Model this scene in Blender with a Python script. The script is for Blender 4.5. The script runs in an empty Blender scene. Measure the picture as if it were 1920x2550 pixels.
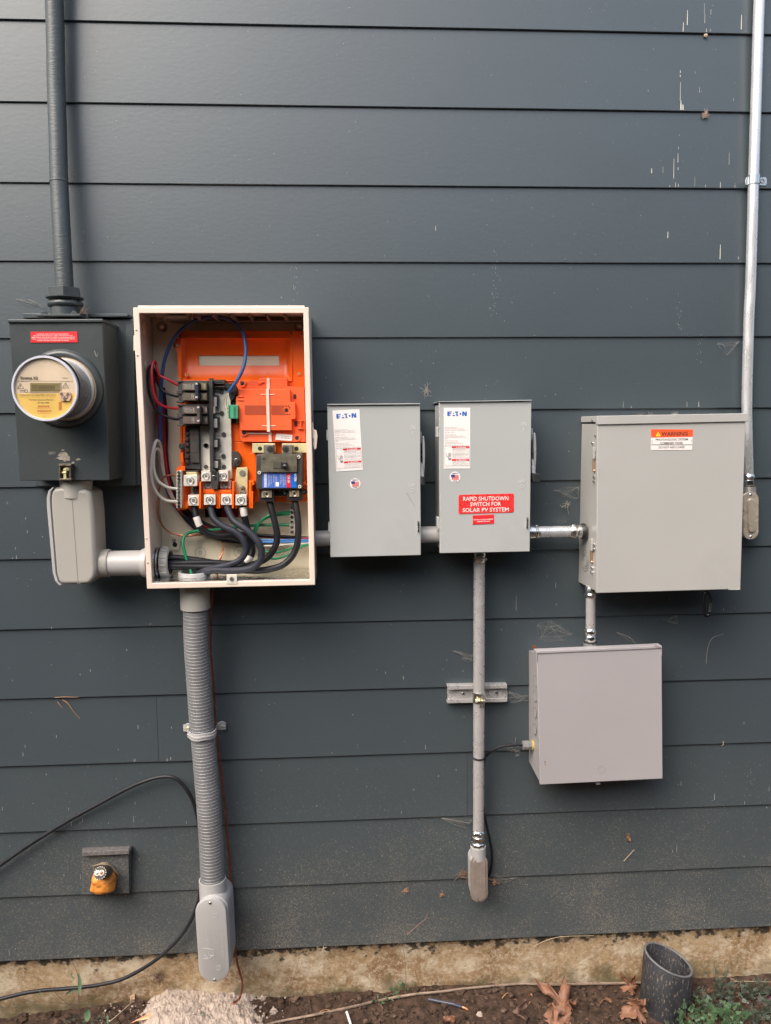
import bpy, bmesh, math, random
from mathutils import Vector, Matrix, noise
random.seed(7)
R = math.radians
scene = bpy.context.scene
# ------------------------------------------------------------------ camera, sky, sun, exposure
F_PX, PITCH, YAW, ROLL = 1600.0, R(6.6278), R(3.0708), R(-0.498)
CAM = Vector((0, -1.85827, 1.60522))
fw = Vector((math.sin(YAW)*math.cos(PITCH), math.cos(YAW)*math.cos(PITCH), -math.sin(PITCH)))
r0 = Vector((math.cos(YAW), -math.sin(YAW), 0)); u0 = r0.cross(fw)
rt = r0*math.cos(ROLL)+u0*math.sin(ROLL); up = -r0*math.sin(ROLL)+u0*math.cos(ROLL)
cd = bpy.data.cameras.new('camera'); cam = bpy.data.objects.new('camera', cd); scene.collection.objects.link(cam)
cam.matrix_world = Matrix(((rt.x, up.x, -fw.x, CAM.x), (rt.y, up.y, -fw.y, CAM.y), (rt.z, up.z, -fw.z, CAM.z), (0, 0, 0, 1)))
cd.sensor_fit = 'VERTICAL'; cd.sensor_height = 24; cd.lens = F_PX/2212*24; cd.clip_start = .02; cd.clip_end = 400
scene.camera = cam
SUN_EL, SUN_AZ = R(49), R(-41)      # azimuth measured from the camera side towards the left
world = bpy.data.worlds.new('World'); scene.world = world; world.use_nodes = True
wn = world.node_tree; bgn = wn.nodes['Background']
sky = wn.nodes.new('ShaderNodeTexSky'); sky.sky_type = 'NISHITA'; sky.sun_disc = False
sky.sun_elevation = SUN_EL; sky.sun_rotation = math.pi+SUN_AZ*-1; sky.dust_density = 4; sky.air_density = 1.2
hs = wn.nodes.new('ShaderNodeHueSaturation'); hs.inputs['Saturation'].default_value = .8
wn.links.new(sky.outputs[0], hs.inputs['Color']); wn.links.new(hs.outputs[0], bgn.inputs[0]); bgn.inputs[1].default_value = .14
sd = bpy.data.lights.new('sun', 'SUN'); sd.energy = 1.6; sd.angle = R(52); sd.color = (1, .91, .8)
sun = bpy.data.objects.new('sun', sd); scene.collection.objects.link(sun)
sv = Vector((math.sin(SUN_AZ)*math.cos(SUN_EL), -math.cos(SUN_AZ)*math.cos(SUN_EL), math.sin(SUN_EL)))
sun.rotation_euler = sv.to_track_quat('Z', 'Y').to_euler(); sun.location = sv*6
vs = scene.view_settings; vs.view_transform = 'Standard'; vs.look = 'None'; vs.gamma = 1; vs.exposure = 1.23
scene.render.film_transparent = False

# ------------------------------------------------------------------ measured points -> places on a plane d metres in front of the wall
def wp(u, v, d):
    D = fw+rt*((u-833)/F_PX)+up*((1106-v)/F_PX)
    return CAM+D*((-d-CAM.y)/D.y)
def wg(u, v, z):
    D = fw+rt*((u-833)/F_PX)+up*((1106-v)/F_PX)
    return CAM+D*((z-CAM.z)/D.z)
def crop(x0, y0, s):
    k = 1920/1666
    f = lambda u, v, d=0.: wp((x0+u*s)/k, (y0+v*s)/k, d)
    f.g = lambda u, v, z: wg((x0+u*s)/k, (y0+v*s)/k, z)
    return f
cZ = crop(0, 0, 1920/1666); cA = crop(0, 650, .2401); cB = crop(320, 740, .28812); cC = crop(320, 1100, .28812)
cD = crop(780, 960, .36014); cE = crop(1380, 1000, .32413); cF = crop(1100, 1350, .36014); cG = crop(1100, 1900, .18083)
cH = crop(0, 1100, .2521); cI = crop(400, 1430, .18987); cJ = crop(420, 1800, .3073); cK = crop(0, 1850, .36014)
cL = crop(0, 2250, .57623); cM = crop(960, 2250, .57623); cN = crop(1540, 2270, .22809); cO = crop(0, 0, .36166)
cP = crop(1500, 0, .27132); cQ = crop(1780, 400, .27132); cR = crop(1780, 1100, .13566); cS = crop(30, 910, .10204)
cT = crop(0, 1500, .2641); cU = crop(540, 1450, .40678); cV = crop(480, 2240, .0995); cW = crop(440, 940, .05879); cY = crop(960, 1275, .57623); cX = crop(1620, 1450, .40706)

# ------------------------------------------------------------------ materials
MATS = {}
def mat(name, col, rough=.5, metal=0., var=.12, vs_=6., bump=0., bs=60., spec=.5, dirt=None, ds=30., dt=.62, stretch=(1, 1, 1), coat=0.):
    if name in MATS: return MATS[name]
    m = bpy.data.materials.new(name); m.use_nodes = True; nt = m.node_tree; N = nt.nodes; L = nt.links
    b = N['Principled BSDF']
    tc = N.new('ShaderNodeTexCoord'); mp = N.new('ShaderNodeMapping'); mp.inputs['Scale'].default_value = stretch
    L.new(tc.outputs['Object'], mp.inputs[0])
    n = N.new('ShaderNodeTexNoise'); n.inputs['Scale'].default_value = vs_; n.inputs['Detail'].default_value = 6
    L.new(mp.outputs[0], n.inputs['Vector'])
    mr = N.new('ShaderNodeMapRange'); mr.inputs[1].default_value = .3; mr.inputs[2].default_value = .7
    mr.inputs[3].default_value = 1-var; mr.inputs[4].default_value = 1+var; L.new(n.outputs[0], mr.inputs[0])
    vm = N.new('ShaderNodeVectorMath'); vm.operation = 'SCALE'; vm.inputs[0].default_value = col[:3]; L.new(mr.outputs[0], vm.inputs['Scale'])
    out = vm.outputs[0]
    if dirt:
        n2 = N.new('ShaderNodeTexNoise'); n2.inputs['Scale'].default_value = ds; n2.inputs['Detail'].default_value = 8; n2.inputs['Roughness'].default_value = .65
        L.new(mp.outputs[0], n2.inputs['Vector'])
        m2 = N.new('ShaderNodeMapRange'); m2.inputs[1].default_value = dt; m2.inputs[2].default_value = dt+.08; L.new(n2.outputs[0], m2.inputs[0])
        mx = N.new('ShaderNodeMix'); mx.data_type = 'RGBA'; L.new(m2.outputs[0], mx.inputs[0]); L.new(out, mx.inputs[6]); mx.inputs[7].default_value = (*dirt, 1)
        out = mx.outputs[2]
    L.new(out, b.inputs['Base Color'])
    r2 = N.new('ShaderNodeMapRange'); r2.inputs[1].default_value = .3; r2.inputs[2].default_value = .7
    r2.inputs[3].default_value = max(.03, rough-.07); r2.inputs[4].default_value = min(1, rough+.07); L.new(n.outputs[0], r2.inputs[0])
    L.new(r2.outputs[0], b.inputs['Roughness'])
    b.inputs['Metallic'].default_value = metal; b.inputs['Specular IOR Level'].default_value = spec; b.inputs['Coat Weight'].default_value = coat
    if bump:
        n3 = N.new('ShaderNodeTexNoise'); n3.inputs['Scale'].default_value = bs; n3.inputs['Detail'].default_value = 4
        L.new(mp.outputs[0], n3.inputs['Vector'])
        bp = N.new('ShaderNodeBump'); bp.inputs['Strength'].default_value = bump; bp.inputs['Distance'].default_value = .002
        L.new(n3.outputs[0], bp.inputs['Height']); L.new(bp.outputs[0], b.inputs['Normal'])
    MATS[name] = m
    return m

# ------------------------------------------------------------------ mesh builder
ICO = {}
class MB:
    def __init__(s): s.bm = bmesh.new()
    def raw(s, vs, fs, mi=0):
        v = [s.bm.verts.new(p) for p in vs]
        for f in fs:
            try: s.bm.faces.new([v[i] for i in f]).material_index = mi
            except ValueError: pass
        return s
    def hexa(s, f, b, mi=0):
        return s.raw(list(f)+list(b), [(0, 3, 2, 1), (4, 5, 6, 7), (0, 1, 5, 4), (1, 2, 6, 5), (2, 3, 7, 6), (3, 0, 4, 7)], mi)
    def quad(s, c, px, d0, d1, mi=0):          # four measured front corners, box back to d0
        f = [c(x, y, d1) for x, y in px]; b = [Vector((p.x, -d0, p.z)) for p in f]
        return s.hexa(f, b, mi)
    def rect(s, c, x0, y0, x1, y1, d0, d1, mi=0): return s.quad(c, [(x0, y0), (x1, y0), (x1, y1), (x0, y1)], d0, d1, mi)
    def box(s, x0, x1, z0, z1, d0, d1, mi=0):
        f = [Vector(p) for p in ((x0, -d1, z1), (x1, -d1, z1), (x1, -d1, z0), (x0, -d1, z0))]
        return s.hexa(f, [Vector((p.x, -d0, p.z)) for p in f], mi)
    def prism(s, pts, d0, mi=0):               # polygon of world points (front), extruded back to d0
        n = len(pts); b = [Vector((p.x, -d0, p.z)) for p in pts]
        return s.raw(list(pts)+b, [tuple(range(n))[::-1], tuple(range(n, 2*n))]+[(i, (i+1) % n, n+(i+1) % n, n+i) for i in range(n)], mi)
    def poly(s, c, px, d0, d1, mi=0): return s.prism([c(x, y, d1) for x, y in px], d0, mi)
    def ring4(s, o, i, d0, mi=0):              # rectangular ring, front loops given, extruded to d0
        ob = [Vector((p.x, -d0, p.z)) for p in o]; ib = [Vector((p.x, -d0, p.z)) for p in i]; fs = []
        for k in range(4):
            j = (k+1) % 4
            fs += [(k, 4+k, 4+j, j), (8+k, 8+j, 12+j, 12+k), (k, j, 8+j, 8+k), (4+k, 12+k, 12+j, 4+j)]
        return s.raw(list(o)+list(i)+ob+ib, fs, mi)
    def lathe(s, p0, ax, prof, seg=24, mi=0, cap=True):
        ax = ax.normalized(); a = ax.orthogonal().normalized(); b = ax.cross(a); vs = []; fs = []
        for t, r in prof:
            for k in range(seg):
                an = 2*math.pi*k/seg; vs.append(p0+ax*t+(a*math.cos(an)+b*math.sin(an))*r)
        m = len(prof)
        for i in range(m-1):
            for k in range(seg):
                j = (k+1) % seg; fs.append((i*seg+k, i*seg+j, (i+1)*seg+j, (i+1)*seg+k))
        if cap: fs += [tuple(range(seg))[::-1], tuple(range((m-1)*seg, m*seg))]
        return s.raw(vs, fs, mi)
    def cyl(s, p0, p1, r0, r1=None, seg=24, mi=0, cap=True):
        d = p1-p0; return s.lathe(p0, d, [(0, r0), (d.length, r0 if r1 is None else r1)], seg, mi, cap)
    def disc(s, c, r, d0, d1, seg=20, mi=0):    # disc facing the viewer side, centre c world point
        a = Vector((c.x, -d0, c.z)); b = Vector((c.x, -d1, c.z)); return s.cyl(a, b, r, seg=seg, mi=mi)
    def annulus(s, c, r0, r1, d, mi=0, seg=28, th=.0006):
        for k in range(1): pass
        vs = []; fs = []
        for dd in (d, d-th):
            for r in (r0, r1):
                for k in range(seg):
                    a = 2*math.pi*k/seg; vs.append(Vector((c.x+r*math.cos(a), -dd, c.z+r*math.sin(a))))
        for k in range(seg):
            j = (k+1) % seg
            fs += [(k, j, seg+j, seg+k), (seg+k, seg+j, 3*seg+j, 3*seg+k), (k, 2*seg+k, 2*seg+j, j)]
        return s.raw(vs, fs, mi)
    def tube(s, pts, r, seg=12, mi=0, sub=6, twist=0, taper=None):
        P = smooth(pts, sub) if sub > 1 else list(pts)
        n = len(P); t = [(P[min(i+1, n-1)]-P[max(i-1, 0)]).normalized() for i in range(n)]
        a = t[0].orthogonal().normalized(); vs = []; fs = []
        for i in range(n):
            a = (a-t[i]*a.dot(t[i])).normalized(); b = t[i].cross(a)
            rr = r if taper is None else r+(taper-r)*i/(n-1)
            for k in range(seg):
                an = 2*math.pi*k/seg; vs.append(P[i]+(a*math.cos(an)+b*math.sin(an))*rr)
        for i in range(n-1):
            for k in range(seg):
                j = (k+1) % seg; fs.append((i*seg+k, i*seg+j, (i+1)*seg+j, (i+1)*seg+k))
        fs += [tuple(range(seg))[::-1], tuple(range((n-1)*seg, n*seg))]
        return s.raw(vs, fs, mi)
    def rope(s, pts, r, strands=3, pitch=.03, mi=0, seg=6):
        P = smooth(pts, 24); acc = [0]
        for i in range(1, len(P)): acc.append(acc[-1]+(P[i]-P[i-1]).length)
        n = int(acc[-1]/pitch*8)+2; Q = []; j = 0
        for i in range(n):
            L = acc[-1]*i/(n-1)
            while j < len(P)-2 and acc[j+1] < L: j += 1
            q = (L-acc[j])/max(1e-9, acc[j+1]-acc[j]); Q.append(P[j].lerp(P[j+1], q))
        a = (Q[1]-Q[0]).orthogonal().normalized(); fr = []
        for i in range(n):
            t = (Q[min(i+1, n-1)]-Q[max(i-1, 0)]).normalized(); a = (a-t*a.dot(t)).normalized(); fr.append((a.copy(), t.cross(a)))
        for k in range(strands):
            pp = []
            for i in range(n):
                an = 2*math.pi*(i/8+k/strands); pp.append(Q[i]+(fr[i][0]*math.cos(an)+fr[i][1]*math.sin(an))*r*.52)
            s.tube(pp, r*.56, seg, mi, sub=1)
        return s
    def ball(s, c, r, mi=0, sc=(1, 1, 1), sub=2, rough=0, seed=0):
        if sub not in ICO:
            t = bmesh.new(); bmesh.ops.create_icosphere(t, subdivisions=sub, radius=1); t.verts.index_update()
            ICO[sub] = ([v.co.copy() for v in t.verts], [tuple(v.index for v in f.verts) for f in t.faces]); t.free()
        vs = []
        for q in ICO[sub][0]:
            k = r*(1+rough*noise.noise(q*1.7+Vector((seed, seed*.7, 0)))) if rough else r
            vs.append(Vector((q.x*sc[0], q.y*sc[1], q.z*sc[2]))*k+c)
        return s.raw(vs, ICO[sub][1], mi)
    def text(s, st, pl, pr, h, mi=1, bold=0., lift=.0004):
        cu = bpy.data.curves.new('t', 'FONT'); cu.body = st; cu.size = 1; cu.offset = bold; cu.resolution_u = 2
        o = bpy.data.objects.new('t', cu); me = bpy.data.meshes.new_from_object(o)
        if len(me.vertices):
            xs = [v.co.x for v in me.vertices]; x0, x1 = min(xs), max(xs); ux = (pr-pl); w = ux.length; ux.normalize()
            uy = ux.cross(Vector((0, 1, 0))); uy = -uy if uy.dot(ux.cross(Vector((0, 1, 0)))) < 0 else uy
            uy = Vector((-ux.z, 0, ux.x)); o_ = pl+Vector((0, -lift, 0))
            s.raw([o_+ux*((v.co.x-x0)/(x1-x0)*w)+uy*(v.co.y/.72*h) for v in me.vertices], [tuple(p.vertices) for p in me.polygons], mi)
        bpy.data.objects.remove(o); bpy.data.curves.remove(cu); bpy.data.meshes.remove(me)
        return s
    def done(s, name, mats, parent=None, bev=0., ang=40, normals=True, bseg=2, **kw):
        if normals: bmesh.ops.recalc_face_normals(s.bm, faces=s.bm.faces)
        if parent is not None:
            off = parent.location.copy(); q = parent.parent
            while q is not None: off += q.location; q = q.parent
            bmesh.ops.translate(s.bm, verts=s.bm.verts, vec=-off)
        me = bpy.data.meshes.new(name); s.bm.to_mesh(me); s.bm.free()
        o = bpy.data.objects.new(name, me); scene.collection.objects.link(o)
        for m in (mats if isinstance(mats, (list, tuple)) else [mats]): me.materials.append(m)
        for p in me.polygons: p.use_smooth = True
        me.set_sharp_from_angle(angle=R(ang))
        if bev:
            b = o.modifiers.new('bevel', 'BEVEL'); b.width = bev; b.segments = bseg; b.limit_method = 'ANGLE'; b.angle_limit = R(40); b.harden_normals = True
        if parent is not None: o.parent = parent
        for k, v in kw.items(): o[{'cat': 'category'}.get(k, k)] = v
        return o
def smooth(P, sub):
    P = [Vector(p) for p in P]
    if len(P) < 3: return P
    Q = [P[0]*2-P[1]]+P+[P[-1]*2-P[-2]]; out = []
    for i in range(1, len(Q)-2):
        a, b, c, d = Q[i-1:i+3]
        for k in range(sub):
            t = k/sub; out.append(.5*((2*b)+(c-a)*t+(2*a-5*b+4*c-d)*t*t+(3*b-a-3*c+d)*t*t*t))
    out.append(P[-1]); return out
def thing(name, label, cat, loc, group=None):
    o = bpy.data.objects.new(name, None); scene.collection.objects.link(o); o.location = loc; o.empty_display_size = .05
    o['label'] = label; o['category'] = cat
    if group: o['group'] = group
    return o
def stadium(pt, pb, r, n=14, inset=0):
    """outline in the wall plane: half circle round pt, half circle round pb"""
    ax = (pt-pb).normalized(); sx = Vector((ax.z, 0, -ax.x)); out = []; r -= inset
    for k in range(n+1):
        a = math.pi*k/n; out.append(pt+sx*(r*math.cos(a))+ax*(r*math.sin(a)))
    for k in range(n+1):
        a = math.pi+math.pi*k/n; out.append(pb+sx*(r*math.cos(a))+ax*(r*math.sin(a)))
    return out
def at(p, d): return Vector((p.x, -d, p.z))
X = Vector((1, 0, 0)); Zv = Vector((0, 0, 1)); OUT = Vector((0, -1, 0))
def screw(par, p, d, r=.004, m=None, name='screw'):
    b = MB(); b.lathe(at(p, d), OUT, [(0, r), (.0012, r), (.0022, r*.7), (.0026, r*.3)], 12)
    b.box(p.x-r*.7, p.x+r*.7, p.z-.0005, p.z+.0005, d+.002, d+.0029, 1)
    return b.done(name, [m or M_ZINC, M_BLACK], par)
M_SLATE = mat('slate_paint', (.048, .06, .065), .38, var=.06, bump=.25, bs=140, dirt=(.07, .075, .075), ds=3)
M_SLATE_BOX = mat('slate_paint_on_metal', (.044, .052, .054), .34, var=.1, bump=.2, bs=90, dirt=(.035, .038, .038), ds=9, dt=.6)
M_SLATE_PIPE = mat('slate_paint_rough', (.052, .062, .064), .42, var=.12, bump=.45, bs=75, stretch=(1, 1, 3.2), dirt=(.3, .28, .22), ds=60, dt=.72)
M_GREY = mat('grey_enamel', (.378, .388, .378), .36, var=.03, bump=.7, bs=6, vs_=3, dirt=(.366, .375, .364), ds=5, dt=.54)
M_GREY2 = mat('warm_grey_enamel', (.378, .37, .352), .38, var=.025, bump=.7, bs=6, vs_=3, dirt=(.365, .357, .338), ds=4, dt=.54)
M_GREY3 = mat('faded_grey_enamel', (.335, .316, .322), .45, var=.035, bump=.6, bs=6, vs_=3, dirt=(.26, .23, .215), ds=20, dt=.66)
M_PVC = mat('grey_plastic', (.36, .345, .31), .34, var=.03, vs_=5)
M_PVC2 = mat('cool_grey_plastic', (.39, .38, .375), .36, var=.03, vs_=5, dirt=(.3, .29, .28), ds=40, dt=.7)
M_FLEX = mat('ribbed_grey_plastic', (.185, .185, .19), .36, var=.1, vs_=9, dirt=(.1, .1, .1), ds=50, dt=.66)
M_EMT = mat('galvanised_steel', (.64, .64, .65), .28, metal=.6, var=.06, vs_=50, stretch=(1, 1, .35))
M_EMTD = mat('dusty_galvanised_steel', (.56, .545, .54), .3, metal=.5, var=.05, vs_=50)
M_ZINC = mat('zinc', (.72, .72, .7), .25, metal=1, var=.12, vs_=40)
M_ALU = mat('aluminium', (.7, .66, .57), .36, metal=.15, var=.06, vs_=30)
M_BRASS = mat('plated_brass', (.8, .72, .4), .3, metal=.4, var=.08, vs_=30)
M_CREAM = mat('cream_enamel', (.68, .57, .48), .4, var=.03, vs_=4)
M_CREAM_IN = mat('cream_enamel_inside', (.78, .7, .53), .38, var=.03, vs_=4)
M_BLACK = mat('black_plastic', (.018, .018, .019), .45, var=.15)
M_DK = mat('dark_brown_plastic', (.05, .043, .036), .5, var=.25, vs_=40)
M_DK2 = mat('charcoal_plastic', (.045, .043, .04), .5, var=.2, vs_=40)
M_ORANGE = mat('orange_plastic', (.86, .125, .008), .34, var=.05, vs_=14)
M_ORANGE2 = mat('red_orange_plastic', (.84, .115, .03), .42, var=.06, vs_=22)
M_RED = mat('red_sticker', (.62, .022, .03), .35, var=.08, vs_=60)
M_WHITE = mat('white_print', (.8, .76, .72), .5, var=.03)
M_LABEL = mat('white_label', (.76, .71, .68), .45, var=.03, vs_=20)
M_INK = mat('black_print', (.03, .03, .03), .5, var=.02)
M_BLUEINK = mat('blue_print', (.02, .11, .4), .5, var=.02)
M_GREYINK = mat('grey_print', (.22, .21, .2), .5, var=.02)
M_CABLE = mat('black_cable', (.011, .011, .014), .5, spec=.3, var=.3, vs_=30, bump=.1, bs=90)
M_CABLE2 = mat('slate_black_cable', (.02, .022, .032), .55, spec=.3, var=.3, vs_=30, dirt=(.1, .1, .12), ds=160, dt=.66)
M_REDW = mat('red_wire', (.45, .02, .03), .35, var=.1)
M_WHITEW = mat('white_wire', (.66, .62, .53), .38, var=.06)
M_GREENW = mat('green_wire', (.006, .22, .085), .35, var=.1)
M_BLUEW = mat('blue_cable', (.03, .085, .24), .4, var=.12)
M_BLUEW2 = mat('bright_blue_wire', (.06, .22, .55), .4, var=.12)
M_COPPER = mat('bare_copper', (.56, .235, .13), .36, metal=.75, var=.2, vs_=60)
M_COPPERD = mat('tarnished_copper', (.24, .075, .045), .5, metal=.45, var=.3, vs_=50)
M_STREAK = mat('bird_streak', (.56, .53, .45), .7, var=.12)
M_LINE = mat('recess_line', (.16, .16, .15), .5, var=.05)

# ---- siding: slate paint with pale dust and fibres that get denser towards the ground
def siding_mat():
    m = mat('siding_paint', (.045, .059, .068), .43, spec=.68, var=.05, vs_=2.2, bump=.09, bs=70, stretch=(1, 1, 1.9))
    nt = m.node_tree; N = nt.nodes; L = nt.links; b = N['Principled BSDF']; src = b.inputs['Base Color'].links[0].from_socket
    tc = N.new('ShaderNodeTexCoord'); sp = N.new('ShaderNodeSeparateXYZ'); L.new(tc.outputs['Object'], sp.inputs[0])
    def specks(scale, lo, zmin, zmax, amt, col, src, stretch=(1, 1, 1)):
        mp = N.new('ShaderNodeMapping'); mp.inputs['Scale'].default_value = stretch; L.new(tc.outputs['Object'], mp.inputs[0])
        n = N.new('ShaderNodeTexNoise'); n.inputs['Scale'].default_value = scale; n.inputs['Detail'].default_value = 3; n.inputs['Distortion'].default_value = 1.5; L.new(mp.outputs[0], n.inputs['Vector'])
        big = N.new('ShaderNodeTexNoise'); big.inputs['Scale'].default_value = 5; big.inputs['Detail'].default_value = 5; L.new(tc.outputs['Object'], big.inputs['Vector'])
        z = N.new('ShaderNodeMapRange'); z.inputs[1].default_value = zmin; z.inputs[2].default_value = zmax; z.inputs[3].default_value = amt; z.inputs[4].default_value = 0; L.new(sp.outputs['Z'], z.inputs[0])
        mu = N.new('ShaderNodeMath'); mu.operation = 'MULTIPLY'; L.new(z.outputs[0], mu.inputs[0])
        bm_ = N.new('ShaderNodeMapRange'); bm_.inputs[1].default_value = .3; bm_.inputs[2].default_value = .68; bm_.inputs[3].default_value = .45; bm_.inputs[4].default_value = 1.2; L.new(big.outputs[0], bm_.inputs[0]); L.new(bm_.outputs[0], mu.inputs[1])
        ad = N.new('ShaderNodeMath'); ad.operation = 'ADD'; L.new(n.outputs[0], ad.inputs[0]); L.new(mu.outputs[0], ad.inputs[1])
        r = N.new('ShaderNodeMapRange'); r.inputs[1].default_value = lo; r.inputs[2].default_value = lo+.07; r.inputs[4].default_value = .8; L.new(ad.outputs[0], r.inputs[0])
        mx = N.new('ShaderNodeMix'); mx.data_type = 'RGBA'; L.new(r.outputs[0], mx.inputs[0]); L.new(src, mx.inputs[6]); mx.inputs[7].default_value = (*col, 1)
        return mx.outputs[2]
    # film of fine dust low on the wall
    big = N.new('ShaderNodeTexNoise'); big.inputs['Scale'].default_value = 3; big.inputs['Detail'].default_value = 6
    mpb = N.new('ShaderNodeMapping'); mpb.inputs['Scale'].default_value = (1.6, 1, .5); L.new(tc.outputs['Object'], mpb.inputs[0]); L.new(mpb.outputs[0], big.inputs['Vector'])
    zz = N.new('ShaderNodeMapRange'); zz.inputs[1].default_value = .15; zz.inputs[2].default_value = .8; zz.inputs[3].default_value = .14; zz.inputs[4].default_value = 0; L.new(sp.outputs['Z'], zz.inputs[0])
    mm = N.new('ShaderNodeMath'); mm.operation = 'MULTIPLY'; L.new(zz.outputs[0], mm.inputs[0]); L.new(big.outputs[0], mm.inputs[1])
    mx = N.new('ShaderNodeMix'); mx.data_type = 'RGBA'; L.new(mm.outputs[0], mx.inputs[0]); L.new(src, mx.inputs[6]); mx.inputs[7].default_value = (.19, .165, .135, 1); src = mx.outputs[2]
    src = specks(330, .69, .2, .82, .19, (.25, .215, .165), src)
    src = specks(150, .78, .2, 1.3, .09, (.36, .33, .27), src, (1, 1, .7))
    L.new(src, b.inputs['Base Color'])
    zr = N.new('ShaderNodeMapRange'); zr.inputs[1].default_value = .2; zr.inputs[2].default_value = 1.1; zr.inputs[3].default_value = .6; zr.inputs[4].default_value = .36; L.new(sp.outputs['Z'], zr.inputs[0]); L.new(zr.outputs[0], b.inputs['Roughness'])
    return m
M_SIDING = siding_mat()

def foundation_mat():
    m = bpy.data.materials.new('stained_concrete'); m.use_nodes = True; nt = m.node_tree; N = nt.nodes; L = nt.links; b = N['Principled BSDF']
    tc = N.new('ShaderNodeTexCoord'); sp = N.new('ShaderNodeSeparateXYZ'); L.new(tc.outputs['Object'], sp.inputs[0])
    def nz(sc, det=6, st=(1, 1, 1), rg=.6, off=0):
        mp = N.new('ShaderNodeMapping'); mp.inputs['Scale'].default_value = st; mp.inputs['Location'].default_value = (off, off, off); L.new(tc.outputs['Object'], mp.inputs[0])
        n = N.new('ShaderNodeTexNoise'); n.inputs['Scale'].default_value = sc; n.inputs['Detail'].default_value = det; n.inputs['Roughness'].default_value = rg; L.new(mp.outputs[0], n.inputs['Vector']); return n.outputs[0]
    def rng(s, a, b_, c=0, d=1):
        r = N.new('ShaderNodeMapRange'); r.inputs[1].default_value = a; r.inputs[2].default_value = b_; r.inputs[3].default_value = c; r.inputs[4].default_value = d; L.new(s, r.inputs[0]); return r.outputs[0]
    def mix(f, a, col):
        x = N.new('ShaderNodeMix'); x.data_type = 'RGBA'; L.new(f, x.inputs[0])
        if isinstance(a, tuple): x.inputs[6].default_value = (*a, 1)
        else: L.new(a, x.inputs[6])
        x.inputs[7].default_value = (*col, 1); return x.outputs[2]
    def math_(op, a, c):
        x = N.new('ShaderNodeMath'); x.operation = op; L.new(a, x.inputs[0])
        if isinstance(c, float): x.inputs[1].default_value = c
        else: L.new(c, x.inputs[1])
        return x.outputs[0]
    c = mix(rng(nz(7), .35, .65), (.25, .155, .075), (.41, .3, .175))
    c = mix(rng(nz(5, 5, (1, 1, 1), .6, 4), .52, .68), c, (.2, .115, .055))
    c = mix(rng(nz(85, 8, (1, 1, 1), .75), .47, .6, 0, .7), c, (.5, .41, .3))
    c = mix(rng(nz(9, 8, (1, 1, 1), .7, 2), .5, .62, 0, .7), c, (.58, .5, .38))
    c = mix(rng(nz(150, 8, (1, 1, 1), .7, 12), .56, .66, 0, .6), c, (.12, .08, .045))
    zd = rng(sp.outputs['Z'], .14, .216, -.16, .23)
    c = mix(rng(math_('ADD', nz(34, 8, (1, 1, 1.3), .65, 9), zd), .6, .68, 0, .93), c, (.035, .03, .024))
    zg = rng(sp.outputs['Z'], .07, .15, .2, -.1)
    c = mix(rng(math_('ADD', nz(12, 6, (1, 1, 1), .6, 6), zg), .58, .76, 0, .7), c, (.075, .072, .035))
    c = mix(rng(nz(14, 4, (1, 1, .12), .5, 3), .62, .72, 0, .5), c, (.15, .08, .04))
    L.new(c, b.inputs['Base Color']); b.inputs['Roughness'].default_value = .9; b.inputs['Specular IOR Level'].default_value = .25
    bp = N.new('ShaderNodeBump'); bp.inputs['Strength'].default_value = .7; bp.inputs['Distance'].default_value = .004; L.new(nz(90, 8), bp.inputs['Height']); L.new(bp.outputs[0], b.inputs['Normal'])
    return m
M_FOUND = foundation_mat()
M_SOIL = mat('dark_soil', (.055, .034, .024), .95, var=.55, vs_=45, bump=.9, bs=160, spec=.2, dirt=(.12, .085, .06), ds=110, dt=.6)
M_CLOD = mat('soil_clod', (.066, .042, .03), .95, var=.7, vs_=70, bump=.8, bs=220, spec=.2, dirt=(.15, .115, .085), ds=70, dt=.62)
M_SAND = mat('pale_mortar_sand', (.37, .3, .25), .95, var=.3, vs_=60, bump=.9, bs=260, spec=.2, dirt=(.25, .19, .15), ds=90, dt=.64)

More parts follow.
